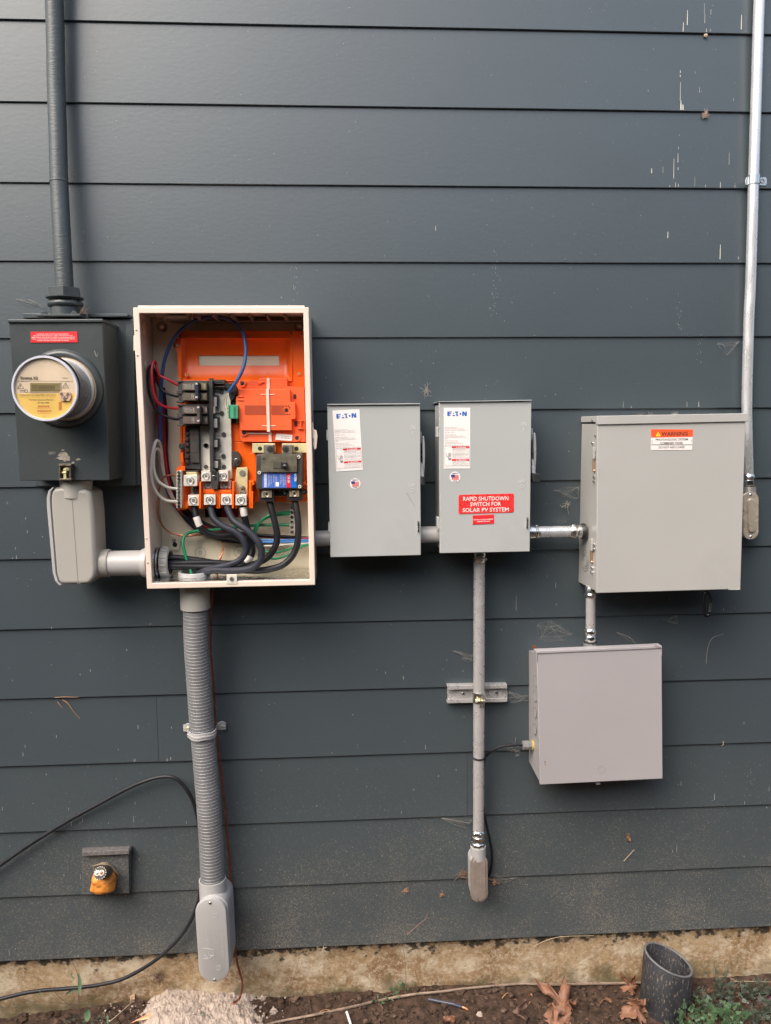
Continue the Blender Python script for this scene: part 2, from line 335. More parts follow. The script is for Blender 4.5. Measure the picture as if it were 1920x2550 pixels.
# ------------------------------------------------------------------ the house wall
EXPO, Z0 = .1778, .22
wall = thing('house_wall', 'dark slate lap siding wall above a stained concrete foundation, behind all the equipment', 'wall', (0, 0, 0))
XL, XR = -4., 4.5
seam = {3: cT(1487, 1200, .01).x, 2: cF(176, 1600, .01).x}
rb = random.Random(3)
flecks = {}
def fleck(k, x, z, w, h):     # pale drip lying on board k
    flecks.setdefault(k, []).append((x, z, w, h))
def fpx(c, u0, v0, u1, v1, w=.0014):
    a = c(u0, v0, .012); b = c(u1, v1, .012); z1, z0 = max(a.z, b.z), min(a.z, b.z); k = int((a.z+b.z)/2//EXPO*1) ; k = int(((a.z+b.z)/2-Z0)//EXPO)
    fleck(k, (a.x+b.x)/2, (z0+z1)/2, w*(.72 if u0 and w > .0024 else .5), max(z1-z0, .002))
for q in [(772, 95, 782, 235, .0028), (738, 208, 738, 292, .0026), (932, 30, 936, 130, .0012), (936, 130, 938, 215, .0018), (994, 85, 994, 135, .0016), (950, 265, 950, 298, .0024), (987, 268, 987, 292, .0016), (1270, 138, 1274, 275, .0026),
          (716, 645, 716, 668, .0026), (715, 685, 715, 705, .0026), (715, 755, 712, 925, .002), (716, 925, 716, 1012, .0034), (727, 960, 727, 1013, .0028), (738, 965, 738, 1013, .0026), (890, 800, 890, 850, .0014), (1199, 903, 1199, 930, .0016), (418, 825, 418, 842, .0014), (852, 655, 852, 672, .0014),
          (450, 1545, 450, 1590, .0026), (655, 1455, 652, 1640, .0022), (694, 1405, 692, 1490, .0024), (693, 1533, 693, 1562, .0022), (700, 1348, 700, 1366, .002), (554, 1530, 554, 1585, .0012), (1163, 1400, 1162, 1510, .0014), (615, 1700, 615, 1720, .002), (667, 1675, 667, 1720, .0024), (692, 1688, 692, 1720, .002), (845, 1620, 845, 1712, .0009), (941, 1695, 941, 1722, .0016), (1077, 1675, 1079, 1724, .0026), (1212, 1688, 1212, 1722, .002), (600, 2125, 600, 2185, .0026), (708, 1230, 708, 1240, .002)]:
    fpx(cP, *q)
for q in [(45, 770, 47, 905, .0026), (211, 880, 211, 905, .002), (44, 200, 46, 245, .002), (180, 210, 181, 240, .0016)]: fpx(cQ, *q)
for q in [(1017, 0, 1017, 40, .0014), (1107, 0, 1107, 40, .0022), (590, 30, 590, 50, .0016), (528, 0, 528, 45, .0014), (12, 1390, 12, 1430, .002), (1297, 1583, 1297, 1604, .0016)]: fpx(cE, *q)
for q in [(897, 1040, 899, 1062, .002), (152, 707, 153, 712, .002)]: fpx(crop(600, 0, .54022), *q)
for q in [(788, 280, 789, 315, .002), (790, 420, 791, 435, .0016), (520, 370, 508, 470, .0012), (729, 230, 729, 242, .0014)]: fpx(cF, *q)
for q in [(18, 440, 18, 465), (497, 540, 497, 572), (555, 542, 555, 556), (573, 515, 573, 545), (475, 445, 475, 465), (935, 405, 935, 425), (925, 500, 925, 545), (752, 545, 752, 556), (1290, 535, 1290, 555), (963, 795, 963, 812), (558, 905, 558, 938), (937, 105, 937, 125), (1182, 92, 1182, 115), (66, 1420, 66, 1465), (175, 10, 175, 30)]: fpx(cK, *q)
for q in [(757, 668, 757, 686), (1194, 438, 1194, 458), (853, 630, 853, 650), (532, 1250, 533, 1275), (1303, 1155, 1300, 1190), (1617, 1170, 1617, 1188), (220, 1410, 220, 1445), (1268, 1472, 1268, 1498), (1613, 1455, 1613, 1475), (1578, 1465, 1578, 1495), (491, 228, 491, 248), (1420, 190, 1420, 210)]: fpx(cT, *q, .0022)
for q in [(1276, 992, 1276, 1018), (1141, 572, 1141, 592), (1129, 1398, 1129, 1412), (1206, 1262, 1206, 1274), (1033, 545, 1033, 558)]: fpx(cU, *q, .0018)
for q in [(389, 1290, 389, 1328), (572, 1335, 572, 1355), (160, 1605, 160, 1645), (133, 1635, 133, 1650), (570, 850, 570, 868), (186, 1215, 186, 1242), (723, 1248, 723, 1275)]: fpx(cX, *q, .0018)
for q in [(157, 1040, 157, 1060), (168, 1118, 168, 1160), (130, 1140, 130, 1155), (68, 590, 68, 615), (272, 875, 272, 898), (252, 745, 252, 765)]: fpx(cH, *q, .0016)
rf = random.Random(11)
for i in range(620):
    x = rf.uniform(-1.15, 1.2); z = .225+1.5*rf.random()**2.3
    s = rf.choice((.0007, .001, .001, .0013)); h = s*rf.choice((1, 1, 1, 1.5, 3)); fleck(int((z-Z0)//EXPO), x, z, s, h)
for i in range(150): x = rf.uniform(-1.15, 1.2); z = rf.uniform(1.2, 2.6); fleck(int((z-Z0)//EXPO), x, z, .001, .0014)
for i in range(14):            # little clusters of spatter
    x = rf.uniform(-1, 1.1); z = rf.uniform(.6, 2.2)
    for j in range(14): zz = z+rf.gauss(0, .025); fleck(int((zz-Z0)//EXPO), x+rf.gauss(0, .005), zz, .001, .0014)
def board(k, x0, x1):
    z0 = Z0+k*EXPO+rb.uniform(-.0008, .0008); z1 = z0+EXPO+.02; fb, ft = .0135, .0072; b = MB()
    n = max(1, int((x1-x0)/.09)); vs = []; fs = []
    for i in range(n+1):
        x = x0+(x1-x0)*i/n; w = .0006*noise.noise(Vector((x*2.1, k*3.3, 0)))
        wz = .0007*noise.noise(Vector((x*1.3, k*5.1, 7)))
        vs += [Vector((x, -(fb+w), z0+wz+.0012)), Vector((x, -ft, z1)), Vector((x, -ft+.008, z1)), Vector((x, -fb+.008, z0+wz)), Vector((x, -(fb+w)+.0012, z0+wz))]
    for i in range(n):
        for j in range(5): a, c = i*5+j, i*5+(j+1) % 5; fs.append((a, c, c+5, a+5))
    fs += [(0, 4, 3, 2, 1), tuple(n*5+j for j in range(5))]
    b.raw(vs, fs, 0)
    for (x, z, w, h) in flecks.get(k, []):
        if not x0 < x < x1: continue
        zc = [max(z0+.001, z-h/2), min(z0+EXPO-.004, z+h/2)]
        if zc[1] <= zc[0]: continue
        d = lambda zz: fb+(ft-fb)*(zz-z0)/(z1-z0)+.0009
        t = w*.5; q = w*.32
        b.raw([Vector((x-t, -d(zc[0]), zc[0])), Vector((x+t, -d(zc[0]), zc[0])), Vector((x+q, -d(zc[1]), zc[1])), Vector((x-q, -d(zc[1]), zc[1]))], [(0, 1, 2, 3)], 1)
    bmesh.ops.recalc_face_normals(b.bm, faces=b.bm.faces)
    return b.done('siding_board', [M_SIDING, M_STREAK], wall, ang=25)
for k in range(0, 21):
    if k in seam: board(k, XL, seam[k]-.0004); board(k, seam[k]+.0004, XR)
    else: board(k, XL, XR)
b = MB(); n = 170
vs = []; fs = []
for i in range(n+1):
    x = XL+(XR-XL)*i/n
    for j in range(9):
        z = -.3+.545*j/8; vs.append(Vector((x, .004+.0025*noise.noise(Vector((x*9, z*14, 0))), z)))
for i in range(n):
    for j in range(8): a = i*9+j; fs.append((a, a+9, a+10, a+1))
b.raw(vs, fs); b.raw([Vector((XL, .2, -.3)), Vector((XR, .2, -.3)), Vector((XR, .2, .245)), Vector((XL, .2, .245)), Vector((XL, .01, .245)), Vector((XR, .01, .245))], [(0, 1, 2, 3), (3, 2, 5, 4)])
b.done('foundation', M_FOUND, wall)
b = MB(); b.box(XL, XR, .2455, 4.1, -.2, -.009); b.done('wall_core', M_SLATE, wall)

# ------------------------------------------------------------------ added unseen foliage screen behind the viewer, darkens the lower wall
b = MB(); vs = []; fs = []; nx, nz = 150, 26
for i in range(nx+1):
    for j in range(nz+1):
        a = -1.35+2.7*i/nx; rd = 3.6; z = -.1+(3.5+.5*noise.noise(Vector((a*4, 0, 3))))*j/nz
        rr_ = rd+.9*noise.noise(Vector((a*9, z*1.3, 1)))+.35*noise.noise(Vector((a*30, z*5, 2)))
        vs.append(Vector((rr_*math.sin(a)*1.6, -rr_*math.cos(a)-1.2, z)))
for i in range(nx):
    for j in range(nz): a = i*(nz+1)+j; fs.append((a, a+1, a+nz+2, a+nz+1))
b.raw(vs, fs); b.done('sky_blocker', mat('sky_blocker_green', (.045, .07, .03), .7, var=.5, vs_=9), None, ang=20, kind='stuff')
# ------------------------------------------------------------------ the ground
GP = sorted([(p.x, p.z) for p in [cL(0, 505), cL(300, 462), cL(560, 425), cL(720, 400), cL(1050, 415), cL(1300, 408), cL(1500, 385), cM(0, 388), cM(150, 355), cM(700, 352), cM(1100, 345), cM(1666, 305)]])
def gline(x):
    if x <= GP[0][0]: return GP[0][1]
    for (a, za), (c, zc) in zip(GP, GP[1:]):
        if x <= c: t = (x-a)/(c-a); t = t*t*(3-2*t); return za+(zc-za)*t
    return GP[-1][1]
def gz(x, d, fine=True):
    z = gline(x)*.82+gline(x+.25)*.09+gline(x-.25)*.09
    z -= min(d, 1.2)*.06
    k = 1 if d < 1.2 else .4
    z += k*(.008*noise.noise(Vector((x*6, d*6, 1)))+.006*noise.noise(Vector((x*17, d*17, 2))))*min(1, .35+d*8)
    if fine: z += .0035*noise.noise(Vector((x*55, d*55, 3)))+.0022*noise.noise(Vector((x*130, d*130, 5)))
    return z
def axis(parts):
    out = []
    for a, c, n in parts: out += [a+(c-a)*i/n for i in range(n)]
    return out+[parts[-1][1]]
xs = axis([(-60, -6, 12), (-6, -1.3, 24), (-1.3, 1.5, 520), (1.5, 6, 24), (6, 60, 12)])
ds = axis([(-.02, .36, 84), (.36, 1.2, 40), (1.2, 6, 24), (6, 60, 12)])
b = MB(); vs = [Vector((x, -d, gz(x, d))) for d in ds for x in xs]; W = len(xs)
b.raw(vs, [(j*W+i, (j+1)*W+i, (j+1)*W+i+1, j*W+i+1) for j in range(len(ds)-1) for i in range(W-1)])
g = b.done('ground', M_SOIL, None, ang=180, kind='structure')
def gspot(c, u, v, lift=0.):     # the point of the ground seen at a measured place
    z = .09
    for _ in range(8):
        p = c.g(u, v, z); z = gz(p.x, max(0, -p.y), False)
    return Vector((p.x, p.y, z+lift))
# pale sandy mortar heap at the foot of the wall
b = MB(); cx = cL(880, 440).x; vs = []; fs = []; nx, nd = 300, 110; hw = .17
for i in range(nx+1):
    for j in range(nd+1):
        x = cx+(i/nx*2-1)*hw; d = -.01+.3*j/nd
        q = 1-((x-cx)/hw)**2-(max(0, d-.02)/.29)**2
        q += .6*noise.noise(Vector((x*12, d*12, 4)))+.35*noise.noise(Vector((x*40, d*40, 14)))
        h = gz(x, d, False)+max(-.02, min(.022, .03*q))+.0045*noise.noise(Vector((x*55, d*55, 8)))+.0035*noise.noise(Vector((x*150, d*150, 8)))+.002*noise.noise(Vector((x*330, d*330, 8)))-.003
        vs.append(Vector((x, -d, h)))
for i in range(nx):
    for j in range(nd): a = i*(nd+1)+j; fs.append((a, a+1, a+nd+2, a+nd+1))
b.raw(vs, fs); b.done('sand_heap', M_SAND, None, ang=180, kind='structure')
def clods(name, mt, n, lo, hi, xr, seed, kind='stuff', lift=.3, sub=1, fn=None):
    r = random.Random(seed); b = MB()
    for i in range(n):
        x = r.uniform(*xr); d = r.uniform(.0, .42); s = lo+(hi-lo)*r.random()**2.5
        if fn and not fn(x, d): continue
        b.ball(Vector((x, -d, gz(x, d)+s*lift)), s, sc=(1, r.uniform(.6, 1), r.uniform(.5, .9)), sub=sub, rough=.75, seed=i*1.7)
    return b.done(name, mt, None, ang=50, kind=kind)
clods('soil_clods', M_CLOD, 4200, .0015, .0105, (-1.15, 1.3), 5, sub=2, fn=lambda x, d: abs(x-cx) > .15 or (noise.noise(Vector((x*30, d*30, 0))) > .3))
clods('sand_grains', M_SAND, 1300, .0008, .004, (cx-.26, cx+.22), 6, sub=2, lift=2.0)
# ------------------------------------------------------------------ meter group
# painted service conduit
t = thing('service_conduit', 'slate painted conduit rising from the top of the dark meter box', 'conduit', wp(150, 640, .085))
P = [cO(u, v, d) for u, v, d in ((372, -500, .05), (374, -200, .05), (375, 0, .05), (382, 250, .05), (388, 600, .052), (398, 900, .058), (408, 1250, .066), (428, 1650, .078), (446, 1990, .086))]
b = MB(); b.tube(P, .0196, 28, sub=10); b.lathe(P[6], (P[6]-P[7]), [(-.004, .0197), (-.003, .0206), (.0, .0206), (.001, .0197)], 28); b.done('pipe', M_SLATE_PIPE, t)
c0 = cA(685, 560, .088)
def zat(v): return cA(685, v, .088).z
gx = c0.x
b = MB(); b.lathe(Vector((gx, -.088, zat(380))), Zv, [(0, .0365), (0, .037), (zat(285)-zat(380), .0365), (zat(280)-zat(380), .031)], 6); b.done('gland_nut', M_SLATE_BOX, t, bev=.001)
b = MB(); b.lathe(Vector((gx, -.088, zat(408))), Zv, [(0, .034), (.004, .0405), (.006, .0405), (.0065, .03)], 36); b.done('washer', M_SLATE_BOX, t)
b = MB(); b.lathe(Vector((gx, -.088, zat(495))), Zv, [(0, .028), (zat(408)-zat(495), .03)], 24); b.lathe(Vector((gx, -.088, zat(478))), Zv, [(0, .0375), (.0035, .0405), (zat(428)-zat(478)-.003, .0405), (zat(428)-zat(478), .038)], 8); b.done('lock_nut', M_SLATE_BOX, t)
# mounting board
t = thing('mounting_board', 'slate painted wooden board on the siding behind the dark meter box', 'board', wp(180, 1040, .02))
b = MB(); b.quad(cH, [(235-15, -1210), (1322, -1210), (1340, 432), (345, 440)], .006, .036); b.quad(cH, [(1322, -1190), (1366, -1190), (1386, 425), (1342, 430)], .006, .026); b.done('board', M_SLATE, t, bev=.002)
b = MB(); b.quad(cA, [(235, 540), (1325, 545), (1328, 575), (235, 592)], .006, .05); b.done('drip_cap', M_SLATE, t, bev=.0015)
b = MB()
for i in range(7): b.quad(cA, [(1238+i*10, 640), (1240+i*10, 640), (1262+i*10, 2082), (1260+i*10, 2082)], .035, .0368)
b.done('wood_grain', M_SLATE_BOX, t)
# meter base
t = thing('meter_box', 'dark slate painted meter box with bare metal chips and a small latch at the bottom', 'meter box', wp(150, 1035, .04))
F = [cA(90, 628, .145), cA(1062, 622, .145), cH(1085, 380, .145), cH(195, 384, .145)]
b = MB(); b.hexa([at(p, .138) for p in F], [at(p, .036) for p in F]); b.done('box', M_SLATE_BOX, t, bev=.002)
b = MB(); b.hexa(F, [at(p, .1385) for p in F]); 
b.done('cover', M_SLATE_BOX, t, bev=.0015)
Fc = [cA(76, 603, .15), cA(1068, 598, .15), cA(1066, 632, .15), cA(78, 638, .15)]
b = MB(); b.hexa(Fc, [at(p, .036) for p in Fc]); b.done('top_cap', M_SLATE_BOX, t, bev=.002)
b = MB(); b.lathe(Vector((gx, -.088, cA(685, 598, .088).z+.001)), Zv, [(0, .034), (zat(488)-zat(598), .0325), (zat(488)-zat(598)+.001, .028)], 32)
zc = cA(685, 598, .1).z; hb = b.done('hub', M_SLATE_BOX, t)
b = MB(); b.box(gx-.05, gx+.047, zc+.0005, zc+.006, .045, .133)
for s in (-1, 1): b.disc(Vector((gx+s*.033, 0, zc+.006)), .007, .12, .131)
b.done('hub_plate', M_SLATE_BOX, t, bev=.001)
mc = cA(652, 1322, .15); rO = cA(1064, 1322, .15).x-mc.x
b = MB(); b.lathe(Vector((mc.x, -.144, mc.z)), OUT, [(0, rO), (.004, rO), (.013, rO-.006), (.0145, rO-.011), (.012, rO-.02), (.0, rO-.022)], 64, cap=False); b.done('meter_ring', M_SLATE_BOX, t)
# bare chips
M_CHIP = mat('bare_metal_chip', (.3, .27, .22), .6, var=.4, vs_=160)
b = MB()
def blob(c, u, v, rx, ry, d, sd, mi=0, n=22, jag=.5):
    p = [(u+math.cos(a)*rx*(1+jag*noise.noise(Vector((math.cos(a)*2, math.sin(a)*2, sd)))), v+math.sin(a)*ry*(1+jag*noise.noise(Vector((math.cos(a)*2, math.sin(a)*2, sd+5))))) for a in [2*math.pi*i/n for i in range(n)]]
    b.poly(c, p, d-.0004, d+.0002, mi)
for k_, a_ in enumerate(((630, 150, 62, 42, .9), (622, 82, 15, 7, .5), (772, 174, 24, 10, .5), (722, 205, 15, 12, .5))):
    b = MB(); blob(cH, *a_[:4], .1455, k_+1, jag=a_[4]); b.done('paint_chip', M_CHIP, t)
for i in range(5): b = MB(); b.poly(cH, [(480+i*14, 100-i*2), (484+i*14, 98), (498+i*14, 128-i*3), (494+i*14, 130-i*3)], .145, .1457); b.done('scratch', M_CHIP, t)
for p_ in ([(975, 925), (980, 925), (1003, 990), (997, 990)], [(1018, 950), (1021, 950), (1008, 992), (1003, 992)]): b = MB(); b.poly(cA, p_, .145, .1457); b.done('scratch', M_CHIP, t)
M_LATCH = mat('dark_brass_latch', (.2, .165, .12), .45, metal=.6, var=.5, vs_=120)
b = MB(); b.rect(cH, 582, 222, 596, 375, .145, .156); b.rect(cH, 682, 222, 702, 375, .145, .156); b.rect(cH, 582, 218, 702, 240, .1455, .16); b.rect(cH, 590, 362, 706, 378, .1455, .158); b.done('latch', M_LATCH, t, bev=.0008)
b = MB(); b.rect(cH, 628, 262, 655, 372, .146, .153); b.cyl(cH(640, 272, .15), cH(668, 268, .158), .004, seg=10); b.cyl(cH(615, 305, .15), cH(660, 300, .155), .0025, seg=8); b.done('latch_hook', M_BRASS, t)
b = MB(); b.quad(cA, [(318, 732), (802, 730), (806, 842), (320, 845)], .145, .1462)
for i, s in enumerate(('WARNING: DUAL POWER SOURCES PRESENT', '15000 WATT PHOTOVOLTAIC ARRAY LOCATED ON ROOF.', 'MAIN SERVICE DISCONNECT INSIDE AT HOUSE MAIN SERVICE', 'PANEL. AC DISCONNECT AND RAPID SHUTDOWN INITIATION', 'DEVICE LOCATED OUTSIDE NEXT TO METER.')):
    x0, x1 = ((378, 715), (345, 758), (328, 780), (332, 776), (390, 718))[i]; v = 762+i*16.8; b.text(s, cA(x0, v, .1462), cA(x1, v-1, .1462), .0019, 1, .012)
b.done('warning_label', [M_RED, M_WHITE], t, label='red sticker with five lines of small white capitals')
# the electric meter
t = thing('electric_meter', 'round utility meter with digital display and yellow face under clear cover, on the dark box', 'electric meter', at(mc, .15))
mb_ = cA(668, 1330, .16); rB = cA(985, 1330, .16).x-mb_.x
fc = cA(465, 1322, .258); rF = cA(803, 1322, .258).x-fc.x
ax = (Vector((fc.x, -.258, fc.z))-Vector((mb_.x, -.158, mb_.z))); L_ = ax.length; base = Vector((mb_.x, -.15, mb_.z))
M_MGREY = mat('meter_grey_plastic', (.15, .15, .155), .28, var=.08, vs_=12, coat=.4)
M_GLASS = bpy.data.materials.new('clear_cover'); M_GLASS.use_nodes = True; _n = M_GLASS.node_tree
_p = _n.nodes['Principled BSDF']; _n.nodes.remove(_p); _t = _n.nodes.new('ShaderNodeBsdfTransparent'); _g = _n.nodes.new('ShaderNodeBsdfGlossy'); _g.inputs['Roughness'].default_value = .08
_t.inputs[0].default_value = (.93, .93, .92, 1)
_m = _n.nodes.new('ShaderNodeMixShader'); _m.inputs[0].default_value = .06; _n.links.new(_t.outputs[0], _m.inputs[1]); _n.links.new(_g.outputs[0], _m.inputs[2]); _n.links.new(_m.outputs[0], _n.nodes['Material Output'].inputs[0])
b = MB(); b.lathe(base, OUT, [(0, rB+.002), (.009, rB+.003), (.012, rB+.001), (.013, rB-.004)], 64); b.done('base_flange', mat('amber_flange', (.42, .3, .17), .3, var=.15, coat=.5), t)
b = MB(); b.lathe(base+OUT*.013, OUT, [(0, rB-.0015), (.003, rB+.0005), (.006, rB-.002)], 64); b.done('cover_rim', mat('grey_rim', (.45, .44, .42), .25, var=.05), t)
b = MB(); b.lathe(base+OUT*.019, OUT, [(0, rB-.005), (.03, rB-.008), (.084, rF+.0005)], 64, cap=False); b.done('meter_body', M_MGREY, t)
b = MB(); b.lathe(Vector((fc.x, -.2505, fc.z)), OUT, [(0, rF+.0015), (.004, rF+.002), (.0085, rF+.0005), (.0085, rF-.0032), (.002, rF-.0045)], 64, cap=False); b.done('cover_ring', mat('clear_ring', (.56, .56, .62), .15, var=.05, coat=.8), t)
b = MB(); b.raw([Vector((fc.x+(rF-.004)*math.cos(math.pi*k/32), -.2565, fc.z+(rF-.004)*math.sin(math.pi*k/32))) for k in range(64)], [tuple(range(64))]); b.done('glass', M_GLASS, t)
M_MFACE = mat('meter_face_cream', (.72, .58, .43), .4, var=.1, vs_=14, coat=.5); M_MYEL = mat('meter_face_yellow', (.8, .53, .14), .4, var=.06, vs_=10, coat=.5)
fd = .2535
b = MB(); fcc = Vector((fc.x, 0, fc.z)); b.disc(fcc, rF-.0035, .245, fd, 64)
zy = cS(800, 682, fd).z; rr = rF-.004; pts = []
th = math.asin((zy-fc.z)/rr)
for i in range(41): a = math.pi-th+(math.pi+2*th)*i/40; pts.append(Vector((fc.x+rr*math.cos(a), -(fd+.0004), fc.z+rr*math.sin(a))))
b.prism(pts, fd-.0002, 1)
M_TXT = mat('meter_print', (.13, .105, .08), .5, var=.02); M_ORP = mat('orange_print', (.62, .22, .08), .5, var=.1)
def ft(s, x0, x1, v, h, mi=2, bold=0): b.text(s, cS(x0, v, fd+.0004), cS(x1, v, fd+.0004), h, mi, bold)
kk = (cS(0, 0, fd).z-cS(0, 100, fd).z)/100
ft('Stratus IQ', 205, 638, 330, 62*kk, bold=.045); ft('WATTHOUR METER', 205, 640, 358, 15*kk); ft('aclara', 1222, 1375, 310, 20*kk, bold=.02)
ft('CL200 240V 3W 60Hz FM2S 30TA Kh7.2', 198, 1080, 732, 30*kk, 2, .01); ft('WATTHOUR   CATALOG NO. 070, 14 IN CANADA', 220, 1060, 775, 18*kk)
ft('Portland General Electric', 430, 1025, 852, 42*kk); ft('37 655 420', 630, 910, 925, 38*kk, 2, .01); ft('MADE IN U.S.A.', 750, 850, 1255, 12*kk)
b.rect(cS, 110, 380, 1480, 384, fd, fd+.0006, 2)
for x0, x1, v0, v1, n in ((628, 925, 972, 1015, 26), (610, 960, 1082, 1135, 30)):
    for i in range(n):
        if (i*7) % 5: b.rect(cS, x0+(x1-x0)*i/n, v0, x0+(x1-x0)*(i+.55)/n, v1, fd, fd+.0007, 3)
for i in range(18): b.rect(cS, 1140, 885+i*11.4, 1215, 885+i*11.4+(7 if i % 3 else 4), fd, fd+.0007, 3)
b.rect(cS, 590, 1030, 965, 1042, fd, fd+.0006, 3); b.rect(cS, 650, 1160, 940, 1168, fd, fd+.0006, 3)
for (x, y, s) in ((210, 430, 75), (1308, 415, 75)):
    for A_, B_ in (((x, y), (x-s, y+130)), ((x, y), (x+s, y+130)), ((x-s, y+130), (x+s, y+130))):
        p0, p1 = cS(*A_, fd+.0006), cS(*B_, fd+.0006); b.tube([p0, p1], .00035, 5, 2, sub=1)
    b.rect(cS, x-3, y+50, x+3, y+100, fd, fd+.0008, 2)
b.annulus(cS(345, 620, fd+.0006), .0028, .0034, fd+.0008, 2); b.rect(cS, 190, 600, 310, 605, fd, fd+.0007, 2); b.rect(cS, 190, 637, 310, 642, fd, fd+.0007, 2)
b.done('face_plate', [M_MFACE, M_MYEL, M_TXT, M_ORP], t)
b = MB(); b.rect(cS, 418, 400, 1195, 655, fd, fd+.0012, 0); b.rect(cS, 445, 425, 1180, 635, fd, fd+.0016, 1)
M_LCD = mat('lcd', (.24, .2, .09), .3, var=.1); M_SEG = mat('lcd_segment', (.1, .06, .035), .4, var=.02)
b.text('888888', cS(655, 585, fd+.0017), cS(1050, 585, fd+.0017), 120*kk, 2, -.01); b.text('000', cS(490, 548, fd+.0017), cS(625, 548, fd+.0017), 85*kk, 2, -.01)
b.text('kWh', cS(1065, 485, fd+.0017), cS(1160, 485, fd+.0017), 24*kk, 2); b.rect(cS, 490, 600, 1160, 606, fd+.001, fd+.0019, 2); b.rect(cS, 490, 568, 625, 573, fd+.001, fd+.0019, 2)
b.done('display', [M_MFACE, M_LCD, M_SEG], t)
b = MB(); pc = [(1190, 640), (1400, 640), (1432, 700), (1432, 800), (1395, 862), (1200, 862), (1152, 790), (1150, 700)]; b.poly(cS, pc, fd, fd+.004, 0)
for u, v in ((1208, 692), (1368, 700), (1247, 766), (1325, 768), (1292, 824)):
    b.disc(cS(u, v, fd+.004), .0033, fd+.003, fd+.0046, 14, 1); b.disc(cS(u, v, fd+.004), .0019, fd+.003, fd+.005, 12, 0 if u in (1247, 1325) else 2)
b.done('port_cover', [mat('port_tan', (.5, .33, .24), .4, var=.06), M_TXT, mat('port_hole', (.12, .09, .08), .5)], t)
# plastic conduit body below the meter box
t = thing('conduit_elbow', 'large tan grey plastic conduit elbow box hanging under the dark meter box', 'conduit body', cH(750, 1400, .1))
tp, bt = cH(660, 620, .13), cH(735, 1260, .13)
fr = [cH(*q, .132) for q in ((520, 452), (600, 445), (860, 470), (905, 520), (925, 700), (950, 1250), (945, 1330), (905, 1395), (860, 1412), (600, 1418), (565, 1385), (540, 1300), (488, 640), (486, 560), (495, 490))]
b = MB(); b.prism(fr, .045); b.done('body', M_PVC, t, bev=.012, bseg=5, ang=60)
lid = [cH(*q, .134) for q in ((520, 446), (532, 452), (505, 490), (496, 560), (500, 640), (552, 1300), (576, 1385), (610, 1418), (585, 1418), (545, 1375), (520, 1290), (462, 640), (460, 560), (475, 490))]
b = MB(); b.prism(lid, .042); b.done('cover', M_PVC2, t, bev=.0015)
b = MB(); b.cyl(cH(752, 375, .1), cH(752, 545, .1), .0362, .0355, 40); b.done('top_hub', M_PVC, t)
b = MB(); b.poly(cH, [(706, 500), (708, 500), (772, 1390), (770, 1390)], .131, .1326); b.rect(cH, 760, 1391, 800, 1399, .131, .1335); b.done('mould_seam', M_LINE, t)
y0, y1 = cH(1000, 1060, .088).z, cH(1000, 1335, .088).z; yc = (y0+y1)/2; rh = (y0-y1)/2
b = MB(); xa, xb = cH(870, 1200, .088).x, cH(1090, 1200, .088).x
b.lathe(Vector((xa, -.088, yc)), X, [(0, rh*.9), (.006, rh), (xb-xa-.002, rh), (xb-xa, rh-.001), (xb-xa, rh-.004)], 40); b.done('side_hub', M_PVC, t)
t = thing('plastic_pipe', 'short thick tan grey plastic pipe running from the elbow box into the open panel', 'pipe', Vector((xb, -.088, yc)))
rp = (cH(1200, 1075, .088).z-cH(1200, 1320, .088).z)/2; zc = (cH(1200, 1075, .088).z+cH(1200, 1320, .088).z)/2
xe = cH(1470, 1200, .088).x
b = MB(); b.cyl(Vector((xb-.02, -.088, zc)), Vector((xe, -.088, zc)), rp, seg=40); b.done('pipe', M_PVC2, t)
b = MB(); b.lathe(Vector((cH(1410, 1200, .088).x, -.088, zc)), X, [(0, rp+.003), (.008, rp+.006), (.014, rp+.006)], 40); b.done('adapter', M_PVC2, t)
# ------------------------------------------------------------------ open panel
FD = .165
pnl = thing('electrical_panel', 'open cream electrical panel with orange inner tray, breakers and metal lugs showing', 'electrical panel', cZ(500, 1268, .02))
FO = [cB(38, 88, FD), cB(1558, 86, FD), cC(1614, 1238, FD), cC(160, 1272, FD)]
FI = [cB(93, 138, FD), cB(1511, 138, FD), cC(1566, 1192, FD), cC(205, 1222, FD)]
def ins(q, a):
    c = (q[0]+q[1]+q[2]+q[3])/4
    return [Vector((p.x+(a if p.x < c.x else -a), p.y, p.z+(-a if p.z > c.z else a))) for p in q]
b = MB(); b.ring4(FO, FI, .158); b.done('front_frame', M_CREAM, pnl, bev=.0016)
So = [at(p, .159) for p in ins(FO, .0012)]; Si = [at(p, .159) for p in ins(FO, .0032)]
b = MB(); b.ring4(So, Si, .012, 0)
Bk = [at(p, .022) for p in ins(FO, .0035)]; b.hexa(Bk, [at(p, .014) for p in Bk], 1)
shell = b.done('enclosure', [M_CREAM, M_CREAM_IN], pnl)
b = MB(); b.rect(cB, 80, 71, 1522, 92, .02, .15); b.done('top_hood', M_CREAM, pnl, bev=.001)
# steel floor strip, ceiling louvres
zt = FI[0].z; zb = FI[2].z; xl = So[0].x+.003; xr = So[2].x-.003
b = MB()
for i in range(6):
    x = cB(600+i*150, 150, .1).x; b.box(x, x+.004, zt-.004, zt+.006, .03, .15)
b.box(xl+.05, xr-.004, zt-.0035, zt-.002, .03, .06); b.done('ceiling_rib', mat('shadowed_steel', (.3, .25, .22), .4, metal=.4), pnl)
b = MB()
for x, y in ((262, 160), (318, 185), (432, 170), (508, 158), (552, 183)): b.cyl(cB(x, y-12, .08), cB(x, y+14, .08), .0025, seg=8)
b.rect(cB, 320, 158, 500, 172, .06, .1); b.done('ceiling_bracket', M_ALU, pnl)
